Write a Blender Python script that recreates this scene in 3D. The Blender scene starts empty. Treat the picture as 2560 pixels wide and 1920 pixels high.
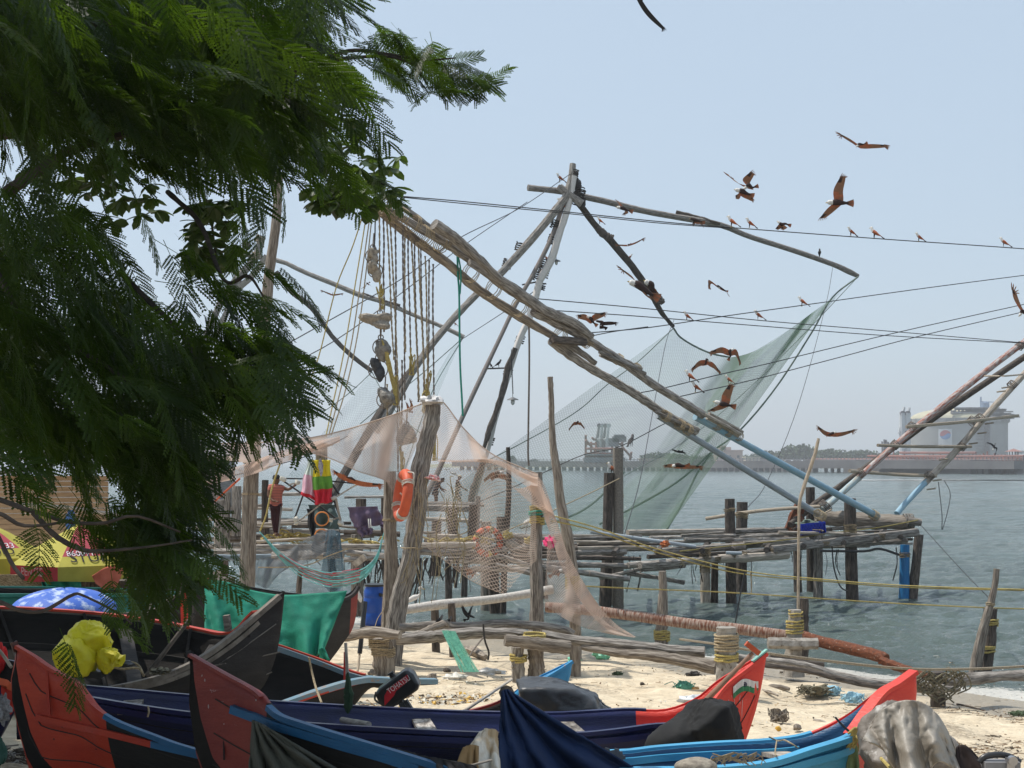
EXPO=0.57; SKYA=1.0; SKYD=1.4; SKYO=1.0; SKYS=0.15; SKYM=0.82; SKYB=0.97; SUNE=3.1; HAZE=0.0004
import bpy, math, random
import numpy as np
from mathutils import Vector, Matrix, Quaternion
random.seed(7); RNG=np.random.default_rng(7)
R=math.radians
SC=bpy.context.scene; COL=SC.collection
# ---------------------------------------------------------------- camera, sky, sun, exposure
F=3500.0; HY=1155.0; CH=3.9           # focal length in photo pixels, horizon row, eye height above the water
cam=bpy.data.cameras.new('camera'); camo=bpy.data.objects.new('camera',cam); COL.objects.link(camo)
camo.location=(0,0,CH); camo.rotation_euler=(R(90),0,0)
cam.sensor_width=36; cam.lens=36*F/2560; cam.shift_y=(HY-960)/2560; cam.clip_end=6000; cam.clip_start=0.1
SC.camera=camo
SC.view_settings.view_transform='Standard'; SC.view_settings.look='None'; SC.view_settings.gamma=1
SC.view_settings.exposure=EXPO
SC.cycles.max_bounces=8; SC.cycles.transparent_max_bounces=24; SC.cycles.volume_bounces=0
SUNV=Vector((-0.42,0.16,0.90)).normalized()
SEL=math.asin(SUNV.z); SAZ=math.atan2(SUNV.x,SUNV.y)
w=bpy.data.worlds.new("World"); SC.world=w; w.use_nodes=True
nt=w.node_tree; bg=nt.nodes['Background']
sky=nt.nodes.new('ShaderNodeTexSky'); sky.sky_type='NISHITA'; sky.sun_disc=False
sky.sun_elevation=SEL; sky.sun_rotation=SAZ; sky.air_density=SKYA; sky.dust_density=SKYD; sky.ozone_density=SKYO; sky.altitude=0
hz_=nt.nodes.new('ShaderNodeMix'); hz_.data_type='RGBA'; hz_.inputs['Factor'].default_value=SKYM; hz_.inputs['B'].default_value=(2.42*SKYB,2.96*SKYB,3.52*SKYB,1)   # thin even tropical overcast over the clear sky
nt.links.new(sky.outputs[0],hz_.inputs['A']); nt.links.new(hz_.outputs['Result'],bg.inputs[0]); bg.inputs[1].default_value=SKYS
sl=bpy.data.lights.new('sun','SUN'); sl.energy=SUNE; sl.angle=R(0.5); sl.color=(1,0.955,0.88)
so=bpy.data.objects.new('sun',sl); COL.objects.link(so); so.rotation_euler=(-SUNV).to_track_quat('-Z','Y').to_euler(); so.location=(-20,10,40)
# ---------------------------------------------------------------- helpers
def P(px,py,d): return Vector(((px-1280)/F*d,d,CH-(py-HY)/F*d))
SA=np.array((8.3,23.3)); SN=np.array((-0.665,-0.746))
def shore(x,y): return (x-SA[0])*SN[0]+(y-SA[1])*SN[1]
def gz(x,y):
    s=shore(x,y)
    s=s+0.5*math.sin(x*0.5)+0.25*math.sin(y*1.3+x)
    if s<0: return max(-4,0.10*s)
    if s<10: z=0.075*s
    else: z=0.75+0.12*(s-10)
    return min(z,2.3)
def zpx(px,d): return gz((px-1280)/F*d,d)
def ypx(z,d): return HY+(CH-z)/d*F
def GP(px,py):
    """where the pixel ray meets the beach"""
    d=6.0
    while d<60:
        p=P(px,py,d)
        if p.z<=max(0,gz(p.x,p.y)): return p
        d+=0.05
    return P(px,py,60)
ORG={}
class MB:
    def __init__(s): s.v=[];s.f=[];s.uv=[];s.mi=[];s.m=0
    def add(s,vs,fs,uvs=None,m=None):
        b=len(s.v); s.v+= [tuple(v) for v in vs]; mm=s.m if m is None else m
        for i,f in enumerate(fs):
            s.f.append([b+k for k in f]); s.mi.append(mm)
            s.uv.append(uvs[i] if uvs else [(0,0)]*len(f))
    def build(s,name,mats,parent=None,smooth=38,org=None):
        if not isinstance(mats,(list,tuple)): mats=[mats]
        me=bpy.data.meshes.new(name)
        V=np.array(s.v,dtype=np.float64).reshape(-1,3)
        if parent is not None: o0=ORG[parent]
        elif org is not None: o0=Vector(org)
        else:
            lo=V.min(0);hi=V.max(0); o0=Vector(((lo[0]+hi[0])/2,(lo[1]+hi[1])/2,lo[2]))
        me.from_pydata((V-np.array(o0)).tolist(),[],s.f)
        ul=me.uv_layers.new(name='UVMap'); ul.data.foreach_set('uv',np.array([c for f in s.uv for c in f],dtype=np.float32).ravel())
        for m in mats: me.materials.append(m)
        me.polygons.foreach_set('material_index',s.mi)
        if smooth:
            me.polygons.foreach_set('use_smooth',[True]*len(s.f)); me.set_sharp_from_angle(angle=R(smooth))
        me.update()
        o=bpy.data.objects.new(name,me); COL.objects.link(o)
        if parent is not None: o.parent=parent
        else: o.location=o0
        ORG[o]=o0
        return o
def tag(o,label,cat,group=None,kind=None):
    if label: o['label']=label
    if cat: o['category']=cat
    if group: o['group']=group
    if kind: o['kind']=kind
    return o
def E(name,label,cat,loc,group=None,kind=None):
    o=bpy.data.objects.new(name,None); o.location=loc; COL.objects.link(o); ORG[o]=Vector(loc); o.empty_display_size=0.2
    return tag(o,label,cat,group,kind)
def spl(pts,n):
    """smooth curve through points"""
    P_=[np.array(p,dtype=float) for p in pts]
    if len(P_)<3:
        return [Vector(P_[0]+(P_[-1]-P_[0])*i/n) for i in range(n+1)]
    q=[2*P_[0]-P_[1]]+P_+[2*P_[-1]-P_[-2]]; out=[]; k=len(P_)-1
    for i in range(n+1):
        t=i/n*k; j=min(int(t),k-1); u=t-j
        a,b,c,d=q[j:j+4]
        out.append(Vector(0.5*((2*b)+(c-a)*u+(2*a-5*b+4*c-d)*u*u+(3*b-a-3*c+d)*u**3)))
    return out
def lerpl(v,t):
    if not isinstance(v,(list,tuple)): return v
    x=t*(len(v)-1); i=min(int(x),len(v)-2); return v[i]+(v[i+1]-v[i])*(x-i)
def tube(mb,pts,rad,seg=8,wob=0.0,n=None,m=None,cap=True,flat=1.0):
    if n is None: n=max(1,len(pts)-1) if len(pts)<3 else (len(pts)-1)*4
    ps=spl(pts,n); N=len(ps)
    t0=(ps[1]-ps[0]).normalized(); up=Vector((0,0,1)) if abs(t0.z)<0.9 else Vector((1,0,0))
    nrm=t0.cross(up).normalized(); vs=[];L=0
    ph=random.random()*6.28; ridge=[1+(wob*0.8*random.uniform(-1,1)) for _ in range(seg)]
    Ls=[]
    for i,p in enumerate(ps):
        t=(ps[min(i+1,N-1)]-ps[max(i-1,0)]).normalized()
        nrm=(nrm-t*nrm.dot(t)).normalized(); bi=t.cross(nrm)
        if i: L+=(p-ps[i-1]).length
        Ls.append(L); r=lerpl(rad,i/(N-1))
        k=1+wob*random.uniform(-0.6,0.6)
        off=(nrm*random.uniform(-1,1)+bi*random.uniform(-1,1))*r*wob*0.5
        for j in range(seg):
            a=2*math.pi*j/seg+ph
            vs.append(p+off+(nrm*math.cos(a)+bi*math.sin(a)*flat)*r*k*ridge[j]*(1+wob*0.3*random.uniform(-1,1)))
    fs=[];uv=[]
    r0=lerpl(rad,0.5); cu=2*math.pi*r0/seg
    for i in range(N-1):
        for j in range(seg):
            k=(j+1)%seg
            fs.append([i*seg+j,i*seg+k,(i+1)*seg+k,(i+1)*seg+j])
            uv.append([(j*cu,Ls[i]),((j+1)*cu,Ls[i]),((j+1)*cu,Ls[i+1]),(j*cu,Ls[i+1])])
    if cap:
        fs.append(list(range(seg))[::-1]); uv.append([(math.cos(a)*r0,math.sin(a)*r0) for a in range(seg)])
        fs.append([(N-1)*seg+j for j in range(seg)]); uv.append([(math.cos(a)*r0,math.sin(a)*r0) for a in range(seg)])
    mb.add(vs,fs,uv,m)
def box(mb,c,s,rot=None,m=None):
    c=Vector(c); hx,hy,hz=s[0]/2,s[1]/2,s[2]/2
    vs=[Vector((x,y,z)) for x in(-hx,hx) for y in(-hy,hy) for z in(-hz,hz)]
    if rot is not None: vs=[rot@v for v in vs]
    fs=[[0,1,3,2],[4,6,7,5],[0,4,5,1],[2,3,7,6],[0,2,6,4],[1,5,7,3]]
    uv=[[(0,0),(s[2],0),(s[2],s[1]),(0,s[1])]]*2+[[(0,0),(s[0],0),(s[0],s[2]),(0,s[2])]]*2+[[(0,0),(s[1],0),(s[1],s[0]),(0,s[0])]]*2
    mb.add([c+v for v in vs],fs,uv,m)
def bar(mb,a,b,wd,th,m=None,up=(0,0,1)):
    """rectangular bar from a to b"""
    a=Vector(a);b=Vector(b);t=(b-a); L=t.length; t.normalize(); u=Vector(up)
    if abs(t.dot(u))>0.97: u=Vector((0,1,0))
    s=t.cross(u).normalized(); u=s.cross(t)
    M=Matrix((t,s,u)).transposed()
    box(mb,(a+b)/2,(L,wd,th),M,m)
def lathe(mb,base,prof,seg=20,axis=(0,0,1),m=None,cap=True):
    ax=Vector(axis).normalized(); q=Vector((0,0,1)).rotation_difference(ax); vs=[];fs=[];uv=[]
    for (r,h) in prof:
        for j in range(seg):
            a=2*math.pi*j/seg; vs.append(Vector(base)+q@Vector((r*math.cos(a),r*math.sin(a),h)))
    for i in range(len(prof)-1):
        for j in range(seg):
            k=(j+1)%seg; fs.append([i*seg+j,i*seg+k,(i+1)*seg+k,(i+1)*seg+j])
            h0,h1=prof[i][1],prof[i+1][1]; uv.append([(j/seg,h0),((j+1)/seg,h0),((j+1)/seg,h1),(j/seg,h1)])
    if cap:
        fs.append(list(range(seg))[::-1]); uv.append([(0,0)]*seg); fs.append([(len(prof)-1)*seg+j for j in range(seg)]); uv.append([(0,0)]*seg)
    mb.add(vs,fs,uv,m)
def prism(mb,outline,thick,m=None):
    """outline: list of Vector (planar-ish); thick: Vector offset"""
    n=len(outline); t=Vector(thick)/2; vs=[Vector(p)-t for p in outline]+[Vector(p)+t for p in outline]
    o0=Vector(outline[0])
    def q(p): p=Vector(p)-o0; return (math.hypot(p.x,p.y)*(1 if p.x>=0 else -1),p.z)
    fs=[list(range(n))[::-1],[n+i for i in range(n)]]; uv=[[q(outline[i]) for i in range(n)][::-1],[q(p) for p in outline]]
    for i in range(n):
        k=(i+1)%n; fs.append([i,k,n+k,n+i]); uv.append([q(outline[i]),q(outline[k]),q(outline[k]),q(outline[i])])
    mb.add(vs,fs,uv,m)
def grid(mb,fn,nu,nv,m=None,su=1,sv=1):
    vs=[fn(i/nu,j/nv) for j in range(nv+1) for i in range(nu+1)]; fs=[];uv=[]
    for j in range(nv):
        for i in range(nu):
            a=j*(nu+1)+i; fs.append([a,a+1,a+nu+2,a+nu+1])
            uv.append([(i/nu*su,j/nv*sv),((i+1)/nu*su,j/nv*sv),((i+1)/nu*su,(j+1)/nv*sv),(i/nu*su,(j+1)/nv*sv)])
    mb.add(vs,fs,uv,m)
def blob(mb,c,r,seed=0,amp=0.25,nu=14,nv=9,m=None,freq=2.2,flatb=None):
    """lumpy closed body: stone, sack"""
    rs=random.Random(seed); ph=[(rs.uniform(-1,1),rs.uniform(-1,1),rs.uniform(-1,1),rs.uniform(0,6.28)) for _ in range(5)]
    c=Vector(c); vs=[];fs=[];uv=[]
    def pt(i,j):
        a=2*math.pi*i/nu; b=math.pi*(j/nv-0.5); d=Vector((math.cos(a)*math.cos(b),math.sin(a)*math.cos(b),math.sin(b)))
        k=1+sum(amp/3*math.sin(freq*2*(d.x*p[0]+d.y*p[1]+d.z*p[2])+p[3]) for p in ph)
        z=d.z*r[2]*k
        if flatb is not None: z=max(z,-flatb)
        return c+Vector((d.x*r[0]*k,d.y*r[1]*k,z))
    for j in range(nv+1):
        for i in range(nu): vs.append(pt(i,j))
    for j in range(nv):
        for i in range(nu):
            k=(i+1)%nu; fs.append([j*nu+i,j*nu+k,(j+1)*nu+k,(j+1)*nu+i]); uv.append([(i/nu,j/nv),((i+1)/nu,j/nv),((i+1)/nu,(j+1)/nv),(i/nu,(j+1)/nv)])
    mb.add(vs,fs,uv,m)
def torus(mb,c,Rr,r,q=None,nu=36,nv=10,m=None,mfun=None,sq=1.0):
    q=q or Quaternion(); c=Vector(c); vs=[];
    for i in range(nu):
        a=2*math.pi*i/nu
        for j in range(nv):
            b=2*math.pi*j/nv; vs.append(c+q@Vector(((Rr+r*math.cos(b))*math.cos(a),(Rr+r*math.cos(b))*math.sin(a)*sq,r*math.sin(b))))
    for i in range(nu):
        fs=[];uv=[]
        for j in range(nv):
            k=(j+1)%nv; l=(i+1)%nu; fs.append([i*nv+j,l*nv+j,l*nv+k,i*nv+k])
        if i==0: base=len(mb.v); mb.v+=[tuple(v) for v in vs]
        for f in fs:
            mb.f.append([base+x for x in f]); mb.mi.append(mfun(i) if mfun else (mb.m if m is None else m)); mb.uv.append([(i/nu,0)]*4)
# ---------------------------------------------------------------- materials
MATS={}
def N_(nt,t,**k):
    n=nt.nodes.new(t)
    for a,b in k.items(): setattr(n,a,b)
    return n
def pm(name,c1,c2=None,scale=6,rough=0.7,bump=0.0,st=(1,1,1),uv=False,wear=None,spec=0.3,metal=0,rand=0.0,ring=None,det=5,lo=0.35,hi=0.65,trans=0,bscale=None,sheen=0):
    """general procedural surface: two tones mixed by noise, optional worn patches, rings, relief"""
    if name in MATS: return MATS[name]
    m=bpy.data.materials.new(name); m.use_nodes=True; nt=m.node_tree; b=nt.nodes['Principled BSDF']; L=nt.links.new
    if c2 is None: c2=tuple(x*0.75 for x in c1)
    tc=N_(nt,'ShaderNodeTexCoord'); mp=N_(nt,'ShaderNodeMapping'); mp.inputs['Scale'].default_value=st
    L(tc.outputs['UV' if uv else 'Object'],mp.inputs[0])
    vec=mp.outputs[0]
    if rand:
        oi=N_(nt,'ShaderNodeObjectInfo'); va=N_(nt,'ShaderNodeVectorMath',operation='ADD'); mu=N_(nt,'ShaderNodeMath',operation='MULTIPLY'); mu.inputs[1].default_value=37
        L(oi.outputs['Random'],mu.inputs[0]); L(vec,va.inputs[0]); L(mu.outputs[0],va.inputs[1]); vec=va.outputs[0]
    no=N_(nt,'ShaderNodeTexNoise'); no.inputs['Scale'].default_value=scale; no.inputs['Detail'].default_value=det; no.inputs['Roughness'].default_value=0.62
    L(vec,no.inputs['Vector'])
    mr=N_(nt,'ShaderNodeMapRange'); mr.inputs['From Min'].default_value=lo; mr.inputs['From Max'].default_value=hi; L(no.outputs['Fac'],mr.inputs['Value'])
    mx=N_(nt,'ShaderNodeMix',data_type='RGBA'); L(mr.outputs[0],mx.inputs['Factor'])
    mx.inputs['A'].default_value=(*c1,1); mx.inputs['B'].default_value=(*c2,1); col=mx.outputs['Result']
    if ring:
        wv=N_(nt,'ShaderNodeTexWave',wave_type='BANDS',bands_direction=ring[3] if len(ring)>3 else 'Y'); wv.inputs['Scale'].default_value=ring[0]; wv.inputs['Distortion'].default_value=ring[1]; wv.inputs['Detail Scale'].default_value=2
        L(vec,wv.inputs['Vector']); r2=N_(nt,'ShaderNodeMapRange'); r2.inputs['From Min'].default_value=0.0; r2.inputs['From Max'].default_value=0.35; L(wv.outputs['Fac'],r2.inputs['Value'])
        m3=N_(nt,'ShaderNodeMix',data_type='RGBA'); L(r2.outputs[0],m3.inputs['Factor']); m3.inputs['A'].default_value=(*ring[2],1); L(col,m3.inputs['B']); col=m3.outputs['Result']
    if wear:
        n2=N_(nt,'ShaderNodeTexNoise'); n2.inputs['Scale'].default_value=wear[1]; n2.inputs['Detail'].default_value=8; n2.inputs['Roughness'].default_value=0.7; L(vec,n2.inputs['Vector'])
        r3=N_(nt,'ShaderNodeMapRange'); r3.inputs['From Min'].default_value=wear[2]; r3.inputs['From Max'].default_value=wear[2]+0.05; L(n2.outputs['Fac'],r3.inputs['Value'])
        m4=N_(nt,'ShaderNodeMix',data_type='RGBA'); L(r3.outputs[0],m4.inputs['Factor']); L(col,m4.inputs['A']); m4.inputs['B'].default_value=(*wear[0],1); col=m4.outputs['Result']
    if rand:
        hs=N_(nt,'ShaderNodeHueSaturation'); r4=N_(nt,'ShaderNodeMapRange'); L(oi.outputs['Random'],r4.inputs['Value']); r4.inputs['To Min'].default_value=1-rand; r4.inputs['To Max'].default_value=1+rand
        L(r4.outputs[0],hs.inputs['Value']); L(col,hs.inputs['Color']); col=hs.outputs[0]
    L(col,b.inputs['Base Color']); b.inputs['Roughness'].default_value=rough; b.inputs['Specular IOR Level'].default_value=spec; b.inputs['Metallic'].default_value=metal
    if bump:
        bp=N_(nt,'ShaderNodeBump'); bp.inputs['Strength'].default_value=1; bp.inputs['Distance'].default_value=bump
        if bscale:
            nb=N_(nt,'ShaderNodeTexNoise'); nb.inputs['Scale'].default_value=bscale; nb.inputs['Detail'].default_value=6; L(vec,nb.inputs['Vector']); L(nb.outputs['Fac'],bp.inputs['Height'])
        else: L(no.outputs['Fac'],bp.inputs['Height'])
        L(bp.outputs[0],b.inputs['Normal'])
    if trans:
        tr=N_(nt,'ShaderNodeBsdfTranslucent'); L(col,tr.inputs[0]); ms=N_(nt,'ShaderNodeMixShader'); ms.inputs[0].default_value=trans
        out=nt.nodes['Material Output']; L(b.outputs[0],ms.inputs[1]); L(tr.outputs[0],ms.inputs[2]); L(ms.outputs[0],out.inputs[0])
    MATS[name]=m; return m
def netmat(name,c,alpha,cell,fold=3.0,dense=0.25,line=0.22):
    """fishing net: knotted threads seen as cells over a thin veil that thickens in the folds"""
    m=bpy.data.materials.new(name); m.use_nodes=True; nt=m.node_tree; b=nt.nodes['Principled BSDF']; L=nt.links.new
    b.inputs['Base Color'].default_value=(*c,1); b.inputs['Roughness'].default_value=0.8; b.inputs['Specular IOR Level'].default_value=0.1
    tc=N_(nt,'ShaderNodeTexCoord'); sx=N_(nt,'ShaderNodeSeparateXYZ'); mp=N_(nt,'ShaderNodeMapping'); mp.inputs['Rotation'].default_value=(0,0,R(42)); mp.inputs['Scale'].default_value=(1/cell,1/cell,1)
    L(tc.outputs['UV'],mp.inputs[0]); L(mp.outputs[0],sx.inputs[0]); outs=[]
    for ax in 'XY':
        fr=N_(nt,'ShaderNodeMath',operation='FRACT'); L(sx.outputs[ax],fr.inputs[0]); lt=N_(nt,'ShaderNodeMath',operation='LESS_THAN'); lt.inputs[1].default_value=line; L(fr.outputs[0],lt.inputs[0]); outs.append(lt)
    mxm=N_(nt,'ShaderNodeMath',operation='MAXIMUM'); L(outs[0].outputs[0],mxm.inputs[0]); L(outs[1].outputs[0],mxm.inputs[1])
    mu=N_(nt,'ShaderNodeMath',operation='MULTIPLY'); mu.inputs[1].default_value=alpha; L(mxm.outputs[0],mu.inputs[0])
    m2=N_(nt,'ShaderNodeMapping'); m2.inputs['Scale'].default_value=(fold,fold*0.12,1); L(tc.outputs['UV'],m2.inputs[0])
    no=N_(nt,'ShaderNodeTexNoise'); no.inputs['Scale'].default_value=1.0; no.inputs['Detail'].default_value=4; no.inputs['Distortion'].default_value=0.6; L(m2.outputs[0],no.inputs['Vector'])
    mr=N_(nt,'ShaderNodeMapRange'); mr.inputs['From Min'].default_value=0.5; mr.inputs['From Max'].default_value=0.72; mr.inputs['To Min'].default_value=dense*0.45; mr.inputs['To Max'].default_value=dense*1.9; L(no.outputs['Fac'],mr.inputs['Value'])
    ad=N_(nt,'ShaderNodeMath',operation='ADD',use_clamp=True); L(mu.outputs[0],ad.inputs[0]); L(mr.outputs[0],ad.inputs[1])
    tp=N_(nt,'ShaderNodeBsdfTransparent'); tl=N_(nt,'ShaderNodeBsdfTranslucent'); tl.inputs[0].default_value=(*c,1)
    ma=N_(nt,'ShaderNodeMixShader'); ma.inputs[0].default_value=0.5; L(b.outputs[0],ma.inputs[1]); L(tl.outputs[0],ma.inputs[2])
    ms=N_(nt,'ShaderNodeMixShader'); L(ad.outputs[0],ms.inputs[0]); L(tp.outputs[0],ms.inputs[1]); L(ma.outputs[0],ms.inputs[2]); L(ms.outputs[0],nt.nodes['Material Output'].inputs[0])
    return m
wood=pm('wood_grey',(0.40,0.365,0.325),(0.125,0.108,0.094),3,0.85,0.018,(15,1.3,1),True,rand=0.25,wear=((0.045,0.036,0.03),2.0,0.60),lo=.40,hi=.60)
woodb=pm('wood_brown',(0.345,0.30,0.25),(0.135,0.108,0.086),3,0.85,0.018,(15,1.2,1),True,rand=0.2,wear=((0.06,0.045,0.035),2.4,0.62),lo=.40,hi=.60)
woodd=pm('wood_dark',(0.16,0.13,0.108),(0.04,0.034,0.03),3,0.9,0.03,(9,1.6,1),True,rand=0.3)
woodw=pm('wood_pale',(0.52,0.46,0.39),(0.25,0.21,0.17),3,0.85,0.02,(9,1.2,1),True,rand=0.15,wear=((0.10,0.08,0.065),2.2,0.64))
palm=pm('palm_bark',(0.36,0.32,0.27),(0.19,0.165,0.14),5,0.9,0.012,(6,4,1),True,ring=(3.2,1.2,(0.07,0.06,0.05)))
bark=pm('bark_dark',(0.07,0.055,0.045),(0.03,0.024,0.02),12,0.9,0.01)
bamboo=pm('bamboo',(0.45,0.38,0.29),(0.24,0.19,0.14),3,0.6,0.003,(20,3,1),True,rand=0.2)
pvcb=pm('pipe_blue',(0.20,0.38,0.50),(0.36,0.48,0.54),2,0.5,0.002,(12,1.2,1),True,wear=((0.38,0.38,0.36),2.2,0.60))
pvcbd=pm('pipe_deep_blue',(0.015,0.14,0.36),(0.03,0.20,0.42),3,0.5,0.002,(10,1.2,1),True)
pvcg=pm('pipe_grey',(0.40,0.45,0.48),(0.24,0.27,0.30),2,0.5,0.002,(12,1.2,1),True)
rustp=pm('rust_pipe',(0.42,0.40,0.38),(0.28,0.09,0.055),2,0.7,0.004,(10,1.5,1),True,lo=0.42,hi=0.58)
rust=pm('rust_deep',(0.20,0.065,0.03),(0.09,0.035,0.02),4,0.85,0.02,(6,5,1),True,wear=((0.48,0.38,0.30),3,0.60))
rustw=pm('rust_streaked',(0.16,0.06,0.034),(0.46,0.38,0.32),3,0.9,0.012,(2,10,1),True,lo=.40,hi=.68)
whitep=pm('pipe_whitewashed',(0.60,0.58,0.54),(0.42,0.38,0.34),4,0.8,0.006,(5,5,1),True,wear=((0.25,0.13,0.09),1.5,0.66))
rope=pm('rope_tan',(0.42,0.34,0.22),(0.22,0.17,0.11),40,0.9)
ropey=pm('rope_yellow',(0.50,0.40,0.13),(0.28,0.21,0.08),40,0.9)
roped=pm('rope_dark',(0.07,0.062,0.058),(0.03,0.028,0.026),30,0.9)
ropeg=pm('rope_green',(0.03,0.30,0.22),(0.02,0.18,0.14),30,0.8)
ropegr=pm('rope_grey',(0.25,0.21,0.18),(0.12,0.10,0.085),40,0.9)
cable=pm('cable',(0.05,0.05,0.055),(0.03,0.03,0.03),10,0.6)
stone=pm('stone',(0.30,0.28,0.25),(0.12,0.11,0.10),14,0.9,0.02,wear=((0.5,0.47,0.42),9,0.62))
stonel=pm('stone_pale',(0.38,0.335,0.27),(0.20,0.17,0.14),18,0.9,0.015)
conc=pm('concrete_worn',(0.38,0.35,0.31),(0.20,0.18,0.155),9,0.95,0.03,wear=((0.10,0.07,0.05),5,0.6))
black=pm('black_plastic',(0.018,0.018,0.02),(0.03,0.03,0.032),8,0.35,spec=0.5)
# ================================================================ SETTING: beach, water, haze
def beach():
    xs=np.arange(-26,24,0.14); ys=np.concatenate([np.arange(-6,3,0.5),np.arange(3,46,0.14)])
    X,Y=np.meshgrid(xs,ys); s=shore(X,Y)+0.5*np.sin(X*0.5)+0.25*np.sin(Y*1.3+X)
    Z=np.where(s<0,np.maximum(-4,0.10*s),np.where(s<10,0.075*s,0.75+0.12*(s-10))); Z=np.minimum(Z,2.3)
    n=np.zeros_like(Z)
    for k in range(60):
        f=RNG.uniform(1.2,11); a=RNG.uniform(0,6.28); n+=np.sin(X*f*math.cos(a)+Y*f*math.sin(a)+RNG.uniform(0,6.28))/(f**0.8)
    Z=Z+n*0.017*np.clip(s/1.5,0,1)
    me=bpy.data.meshes.new('beach_sand'); h,wd=X.shape
    me.from_pydata(np.stack([X,Y,Z],-1).reshape(-1,3).tolist(),[],[[j*wd+i,j*wd+i+1,(j+1)*wd+i+1,(j+1)*wd+i] for j in range(h-1) for i in range(wd-1)])
    me.polygons.foreach_set('use_smooth',[True]*len(me.polygons))
    m=pm('sand',(0.66,0.56,0.41),(0.50,0.41,0.29),3.5,0.95,0.07,(1,1,1),bscale=7)
    nt=m.node_tree; L=nt.links.new; b=nt.nodes['Principled BSDF']; src=b.inputs['Base Color'].links[0].from_socket
    # dark specks, trash fragments and wet band by height
    tc=N_(nt,'ShaderNodeTexCoord'); mp=N_(nt,'ShaderNodeMapping'); mp.inputs['Scale'].default_value=(14,30,14); mp.inputs['Rotation'].default_value=(0,0,R(35)); L(tc.outputs['Object'],mp.inputs[0])
    no=N_(nt,'ShaderNodeTexNoise'); no.inputs['Scale'].default_value=1; no.inputs['Detail'].default_value=6; no.inputs['Roughness'].default_value=0.75; L(mp.outputs[0],no.inputs['Vector'])
    n2=N_(nt,'ShaderNodeTexNoise'); n2.inputs['Scale'].default_value=0.9; L(tc.outputs['Object'],n2.inputs['Vector'])
    ad=N_(nt,'ShaderNodeMath',operation='MULTIPLY_ADD'); ad.inputs[1].default_value=0.45; L(n2.outputs['Fac'],ad.inputs[0]); L(no.outputs['Fac'],ad.inputs[2])
    mr=N_(nt,'ShaderNodeMapRange'); mr.inputs['From Min'].default_value=0.76; mr.inputs['From Max'].default_value=0.87; mr.inputs['To Max'].default_value=0.8; L(ad.outputs[0],mr.inputs['Value'])
    mx=N_(nt,'ShaderNodeMix',data_type='RGBA'); L(mr.outputs[0],mx.inputs['Factor']); L(src,mx.inputs['A']); mx.inputs['B'].default_value=(0.20,0.155,0.11,1)
    ge=N_(nt,'ShaderNodeNewGeometry'); sx=N_(nt,'ShaderNodeSeparateXYZ'); L(ge.outputs['Position'],sx.inputs[0])
    wz=N_(nt,'ShaderNodeMath',operation='MULTIPLY_ADD'); wz.inputs[1].default_value=0.10; L(n2.outputs['Fac'],wz.inputs[0]); L(sx.outputs['Z'],wz.inputs[2])
    r2=N_(nt,'ShaderNodeMapRange'); r2.inputs['From Min'].default_value=0.26; r2.inputs['From Max'].default_value=0.20; L(wz.outputs[0],r2.inputs['Value'])
    m2=N_(nt,'ShaderNodeMix',data_type='RGBA'); L(r2.outputs[0],m2.inputs['Factor']); L(mx.outputs['Result'],m2.inputs['A']); m2.inputs['B'].default_value=(0.30,0.26,0.20,1); L(m2.outputs['Result'],b.inputs['Base Color'])
    r3=N_(nt,'ShaderNodeMapRange'); r3.inputs['To Min'].default_value=0.95; r3.inputs['To Max'].default_value=0.45; L(r2.outputs[0],r3.inputs['Value']); L(r3.outputs[0],b.inputs['Roughness'])
    me.materials.append(m); o=bpy.data.objects.new('beach_sand',me); COL.objects.link(o); o['kind']='structure'
    # sea bed and land beyond, one sheet to the horizon
    mb=MB(); mb.add([(-5000,-600,-4.2),(5000,-600,-4.2),(5000,5600,-4.2),(-5000,5600,-4.2)],[[0,1,2,3]])
    o=mb.build('seabed',pm('seabed',(0.10,0.10,0.07),None,0.2,0.9),org=(0,0,-4.2)); o['kind']='structure'
    mb=MB(); mb.add([(-600,-600,2.2),(600,-600,2.2),(600,-5.9,2.2),(-600,-5.9,2.2)],[[0,1,2,3]])
    o=mb.build('promenade_ground',pm('earth',(0.28,0.24,0.18),None,2,0.95),org=(0,-100,2.2)); o['kind']='structure'
beach()
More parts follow.
